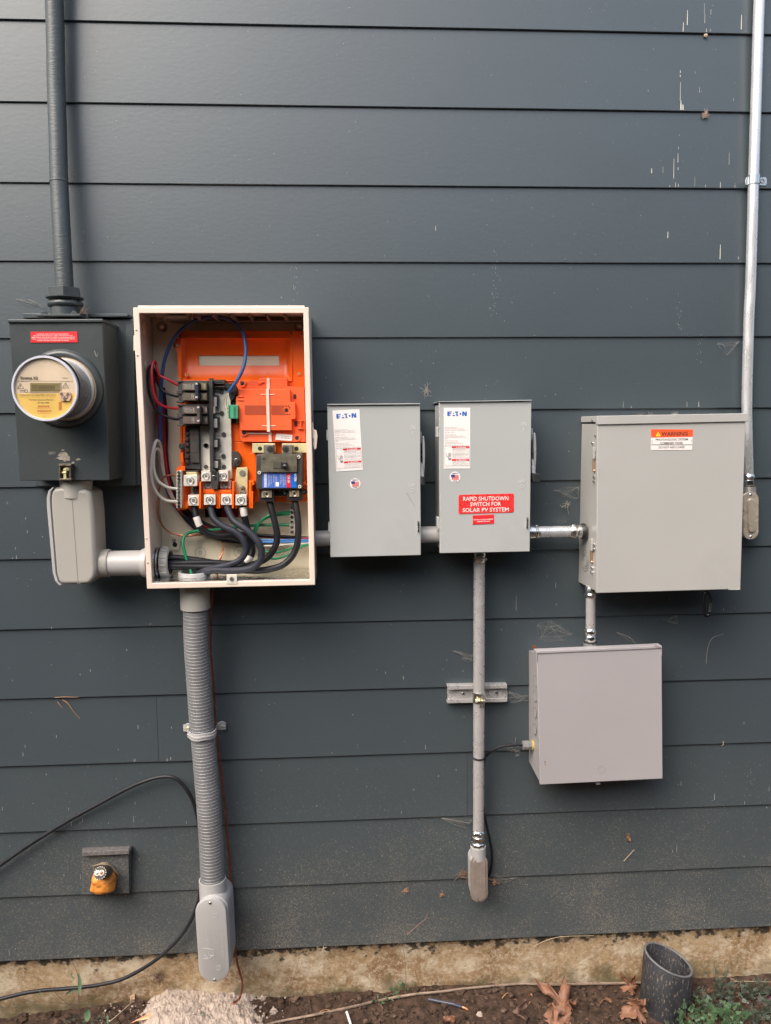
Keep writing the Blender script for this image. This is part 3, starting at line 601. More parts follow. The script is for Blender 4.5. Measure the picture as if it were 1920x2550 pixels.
# bosses & mounting screws
for u, v in ((293, 258), (1478, 250)):
    p = cB(u, v, .024); b = MB(); b.lathe(at(p, .021), OUT, [(0, .0125), (.002, .0125), (.001, .0085), (.001, .004)], 28, mi=0); b.lathe(at(p, .022), OUT, [(0, .006), (.003, .006), (.003, .003), (.006, .0028)], 16, mi=1)
    b.annulus(p, .0108, .0118, .0242, 2); b.done('mounting_boss', [M_CREAM_IN, M_ZINC, M_BLACK], pnl)
b = MB(); b.poly(cC, [(360, 812), (440, 808), (450, 860), (430, 940), (360, 938), (345, 860)], .02, .028); b.disc(cC(393, 848, .03), .0045, .028, .033, mi=1); b.disc(cC(400, 890, .03), .006, .027, .0286, mi=2); b.rect(cC, 385, 850, 402, 885, .027, .0286, 2)
b.done('keyhole_boss', [M_CREAM_IN, M_ZINC, M_BLACK], pnl, bev=.001)
for u, v, r in ((622, 957, .0135), (960, 950, .0135), (1310, 940, .012)):
    b = MB(); p = cC(u, v, .0225); b.annulus(p, r-.0006, r, .0235, 0); b.annulus(p, .0035, .0042, .0235, 0); b.done('knockout', M_LINE, pnl)
for (u, v, r) in ((175, 270, .014), (165, 590, .012)): # raised pads on the left inner wall
    b = MB(); p = cB(u, v, .09); b.lathe(Vector((xl-.001, p.y, p.z)), X, [(0, r), (.0015, r), (.003, r-.003)], 24); b.done('side_boss', M_CREAM_IN, pnl)
b = MB(); p = cC(180, 960, .09); b.lathe(Vector((xl-.001, p.y, p.z)), X, [(0, .013), (.0015, .013), (.002, .011)], 24); b.done('side_boss', M_CREAM_IN, pnl)
b = MB(); b.cyl(cB(103, 240, .1), cB(138, 243, .09), .0014, seg=8); b.done('side_pin', M_BRASS, pnl)
for u, v in ((67, 283), (78, 503)): screw(pnl, cB(u, v, FD), FD-.001, .0022, M_CREAM)
for u, v in ((155, 835), (165, 1043)): screw(pnl, cC(u, v, FD), FD-.001, .0022, M_CREAM)
b = MB(); b.rect(cB, 44, 330, 56, 460, .12, .163); b.done('side_tab', M_CREAM, pnl)
b = MB(); b.poly(cB, [(1585, 1080), (1596, 1080), (1600, 1140), (1625, 1150), (1633, 1200), (1625, 1300), (1612, 1319), (1600, 1300), (1590, 1220)], .148, .156); b.disc(cB(1580, 1230, .157), .006, .15, .158, mi=1); b.poly(cC, [(1565, 60), (1590, 60), (1596, 225), (1570, 225)], .148, .1565); b.done('door_hinge', [M_CREAM, M_GREYINK], pnl, bev=.0008)
b = MB(); b.rect(cC, 848, 1147, 938, 1228, FD-.002, FD+.0015, 0); b.disc(cC(893, 1183, FD), .0052, FD, FD+.003, mi=1); b.disc(cC(893, 1183, FD), .0028, FD, FD+.0034, mi=2, seg=6); b.done('latch_tab', [M_ALU, M_LINE, M_BLACK], pnl, bev=.0006)
b = MB(); pz = cC(900, 1100, .06).z; b.box(xl+.002, xr-.002, zb-.0002, zb+.0015, .03, .158); b.done('floor_plate', M_ZINC, pnl)
# --- orange tray
T0, T1 = .034, .056
b = MB()
b.poly(cB, [(440, 290), (1515, 290), (1530, 330), (1530, 352), (440, 352)], T0, T1); b.poly(cB, [(415, 352), (456, 352), (462, 1180), (470, 1249), (448, 1249), (436, 900), (418, 480), (402, 455), (395, 400), (402, 372)], T0, T1)
b.poly(cB, [(1405, 352), (1530, 352), (1540, 1249), (1425, 1249)], T0, T1-.001)
b.poly(cB, [(456, 722), (1425, 722), (1440, 1249), (470, 1249)], T0, T1-.001)
b.poly(cC, [(448, 0), (905, 0), (1030, 0), (1540, 0), (1545, 520), (1092, 520), (1085, 560), (1035, 565), (880, 575), (760, 570), (620, 580), (560, 570), (470, 592), (415, 575), (412, 240), (452, 235)], T0, T1-.002)
b.poly(cC, [(1040, 100), (1105, 90), (1105, 520), (1040, 520)], T0, T1+.003)
b.done('orange_tray', M_ORANGE, pnl, bev=.0015)
b = MB(); b.rect(cB, 596, 494, 1314, 600, .022, .0335); b.done('back_pad', M_CREAM_IN, pnl)
b = MB(); nU, nV = 30, 22; idx = {}; vs = []; fs = []       # scooped recess with a slot through which the cream back shows
us = [456+i*(1405-456)/nU for i in range(nU+1)]; vv = [352+j*(722-352)/nV for j in range(nV+1)]
us = sorted(set(us+[607, 1303])); vv = sorted(set(vv+[503, 590]))
for j, v in enumerate(vv):
    for i, u in enumerate(us):
        a = (v-352)/(722-352); e = min((u-456)/26, (1405-u)/26, 1); dd = T1-.001-(.019*math.sin(math.pi*min(1, max(0, a)))**.6)*max(0, e)**.5
        idx[i, j] = len(vs); vs.append(cB(u, v, dd))
for j in range(len(vv)-1):
    for i in range(len(us)-1):
        if 607 <= (us[i]+us[i+1])/2 <= 1303 and 503 <= (vv[j]+vv[j+1])/2 <= 590: continue
        fs.append((idx[i, j], idx[i+1, j], idx[i+1, j+1], idx[i, j+1]))
b.raw(vs, fs); b.done('tray_recess', M_ORANGE, pnl, ang=80)
b = MB(); b.ring4([cB(*q, .059) for q in ((446, 342), (1412, 342), (1418, 728), (446, 728))], [cB(*q, .059) for q in ((460, 356), (1398, 356), (1403, 716), (460, 716))], .05); b.done('recess_rim', M_ORANGE, pnl, bev=.002, bseg=3)
M_GOLDS = M_BRASS
for u, v in ((447, 331), (1407, 311), (502, 667), (1475, 660), (447, 702)):
    p = cB(u, v, .056); b = MB(); b.annulus(p, .003, .0052, .0575, 0, th=.003); b.disc(p, .0032, .055, .0572, mi=1); b.disc(p, .0014, .055, .0578, mi=2); b.done('screw_hole', [M_ORANGE, M_GOLDS if v > 400 else M_LINE, M_BLACK], pnl)
for c, u, v in ((cB, 423, 415), (cB, 1500, 322), (cC, 1520, 430)):
    p = c(u, v, .05); b = MB(); b.disc(p, .0095, .03, .05, mi=0); b.disc(p, .006, .05, .0555, mi=1); b.disc(p, .0025, .055, .057, mi=2); b.done('tray_bolt', [M_DK, M_BLACK, M_ZINC], pnl)
# --- right-hand orange module
b = MB()
b.poly(cB, [(945, 718), (1110, 722), (1140, 697), (1370, 697), (1375, 770), (1520, 775), (1532, 1250), (985, 1250), (962, 1225), (952, 1050), (940, 800)], T1, .074)
b.poly(cB, [(955, 795), (1395, 795), (1402, 905), (1440, 905), (1445, 1050), (1410, 1055), (1412, 1150), (968, 1150), (955, 1050), (932, 1045), (930, 860), (952, 855)], .073, .088)
b.poly(cB, [(1115, 728), (1175, 728), (1175, 738), (1150, 740), (1150, 752), (1128, 752), (1115, 745)], .074, .078)
b.rect(cB, 1465, 1062, 1512, 1072, .074, .082); b.rect(cB, 1480, 1062, 1494, 1135, .074, .082); b.rect(cB, 1462, 1128, 1512, 1138, .074, .082)
for v in (855, 885): b.rect(cB, 940, v, 995, v+9, .086, .0905)
mod = b.done('orange_module', M_ORANGE2, pnl, bev=.0016)
M_VENT = mat('vent_dark', (.035, .005, .002), .6)
for base, lim in ((1010, 9), (1240, 8)):
    b = MB()
    for r in range(6):
        for i in range(lim):
            u = base+i*20.5+(10 if r % 2 else 0); v = 941+r*14.3
            if base == 1240 and (u-1365)**2+(v-975)**2 < 900: continue
            b.disc(cB(u, v, .088), .0019, .087, .0884, 8)
    b.done('vent_grille', M_VENT, mod)
b = MB(); b.disc(cB(1365, 976, .088), .005, .087, .0888, 18); b.done('round_hole', M_VENT, mod)
for u, v, w, h in ((1427, 838, 22, 40), (1436, 1072, 22, 42)): b = MB(); b.rect(cB, u, v, u+w, v+h, .0745, .0757); b.done('slot', M_VENT, mod)
b = MB(); b.quad(cB, [(1195, 697), (1219, 697), (1222, 793), (1195, 793)], .074, .0765); b.quad(cB, [(1188, 793), (1214, 793), (1224, 1163), (1198, 1163)], .088, .0915); b.quad(cB, [(1212, 1163), (1236, 1163), (1238, 1250), (1214, 1250)], .074, .078)
b.rect(cB, 1143, 836, 1262, 843, .088, .0895); b.rect(cB, 1153, 1108, 1272, 1115, .088, .0895); b.quad(cB, [(1025, 1170), (1212, 1172), (1212, 1184), (1025, 1182)], .074, .077)
b.done('cream_strip', M_CREAM, mod, bev=.0005)
b = MB(); b.quad(cB, [(1275, 1177), (1418, 1190), (1412, 1242), (1270, 1232)], .074, .0765, 0)
b.text('P/N: 1801482-01-D', cB(1318, 1204, .0765), cB(1400, 1210, .0765), .0022, 1); b.text('S/N: 2148NG002', cB(1316, 1218, .0765), cB(1398, 1224, .0765), .0022, 1); b.done('serial_label', [M_LABEL, M_INK], mod, label='small white serial number sticker')
for u, v in ((985, 745), (1000, 1170), (1457, 1215)):
    p = cB(u, v, .074); b = MB(); b.annulus(p, .005, .0085, .0775, 0, th=.003); b.disc(p, .0048, .073, .077, mi=1); b.disc(p, .002, .076, .0778, 6, mi=2); b.done('screw', [M_ORANGE2, M_ZINC, M_BLACK], mod)
# --- bus assembly
b = MB(); b.poly(cB, [(738, 775), (880, 770), (890, 1249), (892, 1330+0), (740, 1330)], .05, .068); b.poly(cC, [(610, -140), (712, -140), (722, 250), (632, 250)], .05, .068); b.poly(cC, [(735, -30), (890, -30), (893, 320), (745, 320)], .05, .0682); b.done('bus_plate', M_ALU, pnl, bev=.0008)
b = MB(); b.quad(cB, [(690, 722), (726, 716), (733, 1249), (700, 1249)], .05, .1); b.quad(cC, [(700, 0), (730, 0), (735, 262), (704, 262)], .05, .1); b.rect(cB, 716, 712, 832, 750, .055, .082); b.rect(cB, 720, 768, 835, 776, .055, .085); b.rect(cB, 695, 698, 722, 715, .055, .08); b.rect(cB, 738, 722, 818, 742, .08, .0825, 1); b.done('centre_rail', [M_DK2, M_BLACK], pnl, bev=.0012)
for c, q in ((cB, (736, 848, 775, 960)), (cB, (736, 1035, 780, 1142)), (cB, (738, 1220, 782, 1310)), (cC, (738, 152, 788, 240))):
    b = MB(); b.rect(c, *q, .06, .084, 0); b.rect(c, q[0]-8, q[1]+14, q[2]-14, q[3]-14, .08, .087, 1); b.done('bus_stab', [M_BLACK, M_ALU], pnl, bev=.001)
for c, u, v in ((cB, 805, 815), (cB, 808, 1002), (cB, 825, 1184), (cB, 670, 1280), (cC, 672, 31), (cC, 822, 123), (cC, 672, 216), (cC, 826, 216)):
    b = MB(); b.disc(c(u, v, .068), .0052, .067, .0715, 14)
    if c is cB and u < 810: b.rect(cB, 735, v-3, 800, v+5, .067, .071)
    b.done('bus_screw', M_DK, pnl)
for c, q in ((cB, (718, 945, 745, 1003, .07, .095)), (cB, (742, 1180, 795, 1196, .067, .0705)), (cC, (752, 112, 815, 130, .067, .0705))): b = MB(); b.rect(c, *q, 0); b.done('bus_link', M_CREAM, pnl, bev=.0006)
b = MB(); b.poly(cB, [(492, 1110), (612, 1105), (618, 1249), (622, 1480), (622, 1489), (498, 1480), (486, 1249)], .055, .078, 0); b.poly(cC, [(488, -10), (615, -10), (622, 235), (500, 232)], .055, .0783, 0)
b.poly(cB, [(525, 1112), (606, 1112), (612, 1430), (540, 1430)], .078, .0835, 1)
for v in (1120, 1165, 1215, 1262, 1310, 1365, 1410): b.rect(cB, 488, v, 520, v+26, .07, .086, 2)
b.rect(cB, 536, 1185, 608, 1190, .083, .0842, 2); b.rect(cB, 540, 1338, 612, 1343, .083, .0842, 2)
b.done('plug_rail', [M_DK2, M_DK, mat('dark_maroon', (.05, .012, .012), .5)], pnl, bev=.0008)
for c, u, v in ((cB, 470, 1288),): 
    p = c(u, v, .06); b = MB(); b.disc(p, .0075, .05, .07, mi=0); b.disc(p, .004, .07, .0725, mi=1); b.done('tray_bolt', [M_DK, M_ZINC], pnl)
b = MB(); b.poly(cC, [(893, 85), (935, 82), (968, 125), (970, 180), (935, 218), (903, 218), (895, 150)], .055, .074, 0); b.disc(cC(936, 160, .07), .0052, .07, .078, mi=1); b.disc(cC(920, 203, .07), .004, .07, .077, mi=2); b.done('black_bracket', [M_DK, M_ZINC, M_BLACK], pnl, bev=.001)
b = MB(); b.poly(cB, [(862, 820), (870, 745), (905, 740), (940, 790), (935, 840), (900, 890), (878, 890)], .06, .086, 0); b.disc(cB(910, 830, .086), .0052, .08, .09, mi=1); b.rect(cB, 885, 895, 945, 1090, .056, .06, 0); b.rect(cB, 925, 905, 945, 935, .06, .064, 2); b.rect(cB, 932, 1050, 952, 1088, .06, .064, 2)
b.poly(cB, [(820, 735), (860, 745), (880, 775), (862, 800), (835, 770)], .06, .08, 0); b.done('terminal_bracket', [M_BLACK, M_DK2, M_BRASS], pnl, bev=.001)
b = MB(); b.rect(cB, 862, 930, 944, 1047, .06, .1, 0)
for i in range(7): b.rect(cB, 905, 945+i*14.5, 930, 948+i*14.5, .1, .1015, 1)
b.rect(cB, 868, 936, 876, 1042, .1, .1012, 1); b.done('terminal_plug', [mat('green_plastic', (.07, .33, .19), .4), mat('green_dark', (.02, .1, .06), .5)], pnl, bev=.0008)
# --- plug-in breakers (built once each, alike but for the lever place)
def breaker(y0, x0, lv, tint, lab, s1):
    p = MB(); p.poly(cB, [(x0, y0), (x0+262, y0), (x0+265, y0+182), (x0+8, y0+184)], .07, .1, 0)
    for q in (0, 83, 98, 176): p.rect(cB, x0-10, y0+q, x0+40, y0+q+16, .08, .104, 0)
    body = p.done('breaker', M_DK2, pnl, bev=.001, label=lab)
    m = mat('breaker_'+tint, {'olive': (.105, .085, .06), 'brown': (.1, .07, .06)}[tint], .5, var=.22, vs_=60)
    for k in (0, 1):
        yy = y0+20+k*88
        b = MB(); b.quad(cB, [(x0+36+k*4, yy), (x0+248+k*4, yy), (x0+250+k*4, yy+62), (x0+38+k*4, yy+62)], .1, .112, 0)
        b.rect(cB, lv+40, yy+8, lv+56, yy+52, .112, .1128, 1)
        if tint == 'olive': b.rect(cB, lv+58, yy+4, lv+100, yy+58, .112, .1126, 3)
        if k == 0:
            for i, w in enumerate((60, 82, 70, 78)): b.text(('LISTED 120', 'TYPE BR 240V', '10 kAIC 2 POLE', 'AWG 60/75C CU-AL')[i], cB(x0+48+i*2, yy+20+i*11, .1121), cB(x0+48+w, yy+20+i*11, .1121), .0022, 2, .02)
        else: b.rect(cB, x0+118, yy+10, x0+121, yy+50, .112, .1128, 2)
        pb, pt_ = cB(x0+140, yy+54, .1121), cB(x0+140, yy+10, .1121); b.text('OFF', pb, pt_, .003, 2, .02)
        pb, pt_ = cB(lv+88, yy+46, .1127), cB(lv+88, yy+14, .1127); b.text('ON', pb, pt_, .003, 2, .02)
        b.done('breaker_face', [m, M_BLACK, M_GREYL, mat('olive_tag', (.2, .17, .085), .5, var=.1)], body, bev=.0007)
    b = MB(); b.quad(cB, [(lv, y0+14), (lv+27, y0+14), (lv+33, y0+162), (lv+6, y0+162)], .11, .135, 0)
    for v in (y0+34, y0+150): b.text(s1, cB(lv+7, v, .1351), cB(lv+26, v, .1351), .0036, 1, .03)
    b.done('breaker_lever', [mat('lever_blue_black', (.022, .025, .05), .4) if tint == 'olive' else M_DK, M_WHITE], body, bev=.0012)
M_GREYL = mat('pale_grey_print', (.45, .43, .38), .5, var=.1)
breaker(720, 425, 572, 'olive', 'upper two-pole breaker with olive faces and blue-black tie bar', '50')
breaker(923, 430, 588, 'brown', 'lower two-pole breaker with brown faces and brown tie bar', '60')
# --- lugs
def lug(c, q, d0, d1, r, name='lug', base=True, m=None):
    b = MB(); b.rect(c, *q, d0, d1, 0); p = c((q[0]+q[2])/2, (q[1]+q[3])/2, d1)
    b.lathe(at(p, d1-.001), OUT, [(0, r), (.0025, r), (.003, r*.86), (.0005, r*.62), (.0005, 0.0001)], 24, mi=1); b.disc(p, r*.48, d1-.001, d1+.0006, 6, 2)
    return b.done(name, [m or M_ALU, M_ZINC, M_LINE], pnl, bev=.001)
lug(cC, (476, 288, 594, 382), .06, .1, .0095); lug(cC, (630, 250, 711, 341), .06, .094, .0085); lug(cC, (779, 247, 861, 341), .06, .094, .0085)
lug(cC, (515, 460, 609, 551), .055, .1, .0095); lug(cC, (652, 456, 752, 545), .055, .1, .0095); lug(cC, (799, 454, 894, 545), .055, .1, .0095); lug(cC, (924, 457, 1020, 548), .055, .1, .0095)
b = MB()
for u, v in ((688, 378), (840, 375)): b.rect(cC, u-50, v-36, u+42, v+28, .06, .082, 0); b.lathe(cC(u, v-3, .081), OUT, [(0, .0095), (.003, .0095), (.004, .006), (.002, .004)], 24, mi=1); b.rect(cC, u-12, v-6, u+12, v, .084, .0858, 2)
b.done('bus_bolt', [M_ALU, M_LINE, M_BLACK], pnl, bev=.0008)
b = MB(); b.poly(cC, [(712, 268), (778, 262), (780, 330), (768, 410), (722, 410), (712, 340)], .07, .102, 0); b.disc(cC(740, 302, .102), .0045, .1, .106, mi=1); b.disc(cC(740, 262, .1), .006, .095, .104, mi=2); b.done('rail_end', [M_DK2, M_ZINC, M_BLACK], pnl, bev=.001)
b = MB(); b.poly(cC, [(642, 412), (888, 418), (886, 450), (642, 446)], .07, .094, 0); b.text('REMOVE - REMOVE FOR PANEL', cC(655, 437, .0942), cC(878, 440, .0942), .0028, 1)
b.done('bar_cover', [M_ORANGE, mat('orange_emboss', (.5, .08, .02), .5)], pnl, bev=.0008)
for x in (612, 632, 760, 778, 896, 925, 1045, 1062): b = MB(); b.quad(cC, [(x, 345 if x in (612, 896, 1045) else 430), (x+16, 345 if x in (612, 896, 1045) else 430), (x+14, 575), (x-2, 575)], .055, .104 if x in (612, 896) else .092, 0); b.done('orange_barrier', M_ORANGE, pnl, bev=.0008)
for p_, d_ in (([(1040, 335), (1080, 340), (1090, 370), (1068, 380), (1075, 560), (1040, 560)], .09), ([(440, 100), (470, 96), (478, 175), (448, 178)], .085), ([(452, 200), (490, 215), (490, 250), (410, 250), (412, 232)], .085), ([(415, 560), (470, 545), (512, 500), (515, 570), (430, 592)], .085), ([(1490, 345), (1535, 345), (1535, 375), (1490, 375)], .09)):
    b = MB(); b.poly(cC, p_, .05, d_, 0); b.done('orange_tab', M_ORANGE, pnl, bev=.0008)
b = MB(); b.poly(cC, [(560, 385), (606, 385), (608, 448), (560, 450)], .055, .075, 1); b.rect(cC, 540, 380, 620, 458, .05, .066, 0); b.disc(cC(582, 405, .08), .0048, .07, .082, mi=1); b.rect(cC, 500, 262, 590, 290, .06, .095, 2); b.poly(cC, [(486, 250), (600, 246), (600, 262), (486, 268)], .06, .09, 1); b.done('neutral_link', [M_ALU, M_BLACK, M_BRASS], pnl, bev=.0006)
b = MB(); b.poly(cC, [(935, 225), (1020, 222), (1030, 238), (1028, 452), (926, 455), (922, 380), (930, 240)], .055, .074, 0); b.disc(cC(985, 270, .074), .0072, .073, .0765, mi=1); b.lathe(cC(988, 392, .074), OUT, [(0, .0048), (.004, .0048), (.009, .0035)], 16, mi=1); b.rect(cC, 962, 425, 1012, 455, .06, .084, 1); b.done('neutral_plate', [M_BRASS, M_LINE], pnl, bev=.001)
# neutral and ground bars
def termbar(c, q, n, d, m, name, us):
    b = MB(); b.rect(c, *q, d-.02, d, 0); bar = b.done(name, m, pnl, bev=.0006)
    for i in range(n):
        v = q[1]+(q[3]-q[1])*(i+.5)/n; p = c(us, v, d); s = MB(); s.disc(p, .0039, d-.001, d+.002, 14, 0)
        a = .6+i*1.1; dx, dz = math.cos(a)*.0034, math.sin(a)*.0034; s.tube([Vector((p.x-dx, -d-.002, p.z-dz)), Vector((p.x+dx, -d-.002, p.z+dz))], .0007, 5, 1, sub=1); s.done('screw', [M_ZINC if m is not M_BRASS else M_ALU, M_BLACK], bar)
termbar(cC, (415, 250, 458, 572), 11, .1, M_ALU, 'neutral_bar', 437); termbar(cC, (1392, 545, 1440, 797), 6, .06, mat('dull_aluminium', (.5, .45, .4), .4, metal=.5), 'ground_bar', 1413)
b = MB(); b.quad(cC, [(658, 566), (806, 566), (806, 652), (664, 652)], .021, .0228, 0); b.quad(cC, [(806, 566), (952, 566), (950, 652), (806, 652)], .021, .0228, 1); b.done('phase_sticker', [M_BLACK, mat('maroon_sticker', (.3, .015, .03), .4)], pnl)
# top right busbars, main breaker
for (a0, a1, l0, l1, h1, h2) in ((1070, 1266, 1168, 1254, 1137, 1225), (1326, 1542, 1330, 1416, 1452, 1357)):
    b = MB(); b.rect(cC, a0, 14, a1, 94, .056, .08, 0); b.disc(cC(h1, 58, .08), .0052, .079, .0806, mi=1); b.done('busbar', [M_BRASS, M_BLACK], pnl, bev=.0008)
    b = MB(); b.rect(cC, l0, 26, l1, 104, .08, .108, 0); b.disc(cC(h2, 62, .108), .008, .107, .1095, mi=1); b.disc(cC(h2, 62, .108), .0055, .108, .1105, mi=2); b.done('breaker_lug', [mat('dull_lug', (.2, .18, .15), .4, metal=.4), M_DK, M_BLACK], pnl, bev=.001)
b = MB(); b.poly(cC, [(1102, 118), (1110, 108), (1495, 104), (1500, 115), (1503, 410), (1110, 412), (1103, 400)], .06, .122, 0); mb = b.done('main_breaker', M_DK2, pnl, bev=.003, label='large two-pole main breaker with blue rating label')
M_WORN = mat('worn_olive_plastic', (.1, .09, .062), .55, var=.35, vs_=70)
b = MB(); b.poly(cC, [(1145, 108), (1440, 110), (1455, 122), (1455, 262), (1145, 262)], .122, .13, 0); b.rect(cC, 1250, 170, 1372, 230, .13, .1312, 1); b.rect(cC, 1316, 174, 1368, 228, .1312, .132, 2); b.disc(cC(1170, 145, .13), .0022, .129, .1305, mi=2); b.done('breaker_cover', [M_WORN, mat('olive_recess', (.07, .065, .045), .5), M_BLACK], mb, bev=.001)
b = MB(); b.rect(cC, 1328, 180, 1366, 222, .132, .146, 0); b.text('OFF', cC(1336, 207, .1461), cC(1358, 207, .1461), .003, 1); b.done('breaker_lever', [M_BLACK, M_WHITE], mb, bev=.001)
b = MB(); b.poly(cC, [(1160, 268), (1448, 268), (1453, 275), (1453, 396), (1162, 397), (1157, 390)], .122, .1236, 0); b.rect(cC, 1366, 268, 1402, 396, .1236, .1241, 1); b.rect(cC, 1404, 268, 1453, 396, .1236, .1241, 2)
b.text('CSR 25k', cC(1377, 362, .1242), cC(1377, 285, .1242).lerp(cC(1377, 362, .1242), 0), .0048, 3, .02) if False else None
def vtext(m_, s, c, u, v0, v1, d, h, mi, bold=0.):
    m_.text(s, c(u, v0, d), c(u, v1, d), h, mi, bold)
vtext(b, 'CSR 25k', cC, 1377, 290, 356, .1241, .0052, 3, .02); vtext(b, 'EATON', cC, 1434, 276, 340, .1241, .0052, 3, .03)
for i, u in enumerate((1205, 1218, 1231, 1252, 1265, 1278, 1310, 1323, 1336, 1350)): vtext(b, ('CAT NO CSR2200N', 'TYPE CSR 200A', '120/240 VAC 60Hz', 'WIRE RANGE CU/AL', '2-250 kcmil', 'TORQUE 250 in lb', 'HACR TYPE', 'SWD 25,000 A', 'INTERRUPTING', 'CIRCUIT BREAKER')[i], cC, u, 276+(i % 3)*8, 388-(i % 4)*12, .1236, .0018, 3)
b.rect(cC, 1174, 274, 1194, 392, .1236, .1241, 3); b.rect(cC, 1272, 348, 1300, 386, .1236, .1241, 3)
for i in range(9): b.rect(cC, 1176, 284+i*12, 1192, 286+i*12+(i % 3), .1241, .1245, 2)
M_SKY = mat('rating_label_blue', (.055, .14, .48), .35, var=.1, vs_=90); b.done('rating_label', [M_SKY, M_RED, mat('rating_blue', (.01, .14, .6), .35), M_WHITE], mb)
for u, v in ((1131, 265), (1471, 131), (1480, 386)):
    b = MB(); p = cC(u, v, .122); b.disc(p, .004, .121, .124, 16, 0); b.disc(p, .0018, .123, .1245, 6, 1); b.done('screw', [M_ALU, M_BLACK], mb)
for (q, r) in (((1128, 412, 1258, 516), (1150, 418, 1237, 482)), ((1370, 410, 1502, 508), (1391, 418, 1474, 474))):
    b = MB(); b.rect(cC, *q, .065, .108, 0); b.rect(cC, *r, .1, .112, 1); p = cC((r[0]+r[2])/2, (r[1]+r[3])/2, .112); b.lathe(at(p, .111), OUT, [(0, .0078), (.0025, .0078), (.003, .0066), (.0008, .005), (.0008, .0001)], 22, mi=2); b.disc(p, .0035, .111, .1125, 6, 3); b.done('breaker_lug', [M_BLACK, mat('gold_lug', (.72, .56, .36), .35, metal=.6), M_ZINC, M_BLACK], mb, bev=.001)
b = MB(); b.rect(cC, 1262, 412, 1366, 470, .06, .09, 0); b.disc(cC(1350, 432, .09), .005, .09, .094, mi=1); b.rect(cC, 1300, 418, 1318, 430, .088, .092, 2); b.done('breaker_foot', [M_BLACK, M_ZINC, M_ORANGE2], mb, bev=.001)

# --- bushings
pz = cC(300, 1045, .088).z
t = thing('conduit_bushing', 'grey threaded bushing with steel locknuts on the left inner wall of the open panel', 'bushing', Vector((xl, -.088, pz)))
b = MB()
for k in range(2): b.lathe(Vector((xl+.001+k*.0065, -.088, pz)), X, [(0, .0365), (.0005, .038), (.004, .038), (.0045, .034)], 16, mi=0)
b.done('locknut', M_ZINC, t)
b = MB(); x_ = xl+.0145
for k in range(1): b.lathe(Vector((x_, -.088, pz)), X, [(0, .033), (.001, .0365), (.019, .036), (.021, .0335), (.021, .0285), (0, .0285)], 48, cap=False)
for k in range(12):
    a = 2*math.pi*k/12; c_ = Vector((0, math.cos(a), math.sin(a))); b.cyl(Vector((x_+.003, -.088, pz))+c_*.0365, Vector((x_+.017, -.088, pz))+c_*.036, .0028, seg=8)
b.done('bushing_ring', M_PVC, t)
hx = cC(575, 1185, .088).x
t = thing('floor_bushing', 'flat grey plastic ring around the cables at the bottom of the open panel', 'bushing', Vector((hx, -.095, zb)))
b = MB(); b.lathe(Vector((hx, -.095, zb+.002)), Zv, [(0, .0345), (0, .037), (.008, .037), (.0095, .0355), (.0095, .031), (0, .0305)], 48, cap=False); b.done('ring', M_PVC2, t)

# ------------------------------------------------------------------ cables and wires inside
def cable(label, pts, r, m, name='power_cable', cat='cable', group=None, tapes=(), sub=8, seg=14):
    P = [c(u, v, d) for c, u, v, d in pts]
    t = thing(name, label, cat, P[0], group)
    b = MB(); b.tube(P, r, seg, sub=sub); b.done('cable_jacket' if r > .005 else 'insulation', m, t)
    if tapes:
        Q = smooth(P, 12)
        for i0, i1 in tapes:
            b = MB(); b.tube(Q[i0:i1+1], r+.0006, seg, sub=1); b.done('white_tape', mat('white_tape', (.72, .68, .62), .45, var=.06), t)
    return t
GC = 'thick black service cables inside the open panel'
def C_(*q): return [(cC,)+p for p in q]
cable('leftmost thick black cable with white tape, from the first lower lug to the side bushing', C_((566, 545, .085), (575, 600, .088), (590, 660, .092), (622, 735, .09), (680, 785, .086), (780, 810, .08), (900, 812, .076), (1000, 860, .07), (1040, 940, .07), (1010, 1010, .075), (900, 1050, .08), (740, 1045, .085), (560, 1045, .088), (360, 1052, .09), (230, 1050, .09)), .0076, M_CABLE, tapes=((22, 34),), group=GC)
cable('second thick black cable, from the second lower lug down through the floor ring', C_((708, 540, .086), (715, 590, .09), (745, 670, .1), (830, 735, .108), (920, 775, .112), (990, 840, .115), (1015, 930, .115), (975, 1010, .115), (890, 1055, .115), (770, 1085, .112), (650, 1115, .108), (590, 1160, .1), (565, 1215, .095)), .0079, M_CABLE2, group=GC)
cable('third thick black cable sweeping widest to the right before the floor ring', C_((850, 540, .088), (868, 600, .094), (910, 680, .105), (1000, 745, .118), (1085, 820, .124), (1142, 910, .128), (1145, 1010, .128), (1085, 1080, .126), (980, 1108, .122), (850, 1112, .118), (720, 1112, .115), (630, 1145, .108), (585, 1190, .1), (575, 1230, .095)), .0082, M_CABLE2, group=GC)
cable('thick black cable with two white tapes, from the lug below the brass plate', C_((985, 540, .084), (995, 600, .086), (1015, 690, .082), (1040, 790, .076), (1062, 880, .074), (1070, 950, .078), (1030, 1030, .085), (930, 1055, .085), (780, 1050, .08), (600, 1025, .078), (450, 1005, .08), (340, 1000, .082), (230, 1000, .084)), .0079, M_CABLE, tapes=((6, 17), (66, 75)), group=GC)
cable('thick black cable from the left lug of the main breaker to the side bushing', C_((1213, 480, .088), (1230, 560, .095), (1262, 680, .1), (1285, 800, .1), (1270, 900, .1), (1210, 990, .1), (1120, 1045, .1), (1000, 1075, .096), (850, 1078, .092), (650, 1080, .09), (480, 1078, .092), (350, 1078, .094), (230, 1075, .094)), .0079, M_CABLE, group=GC)
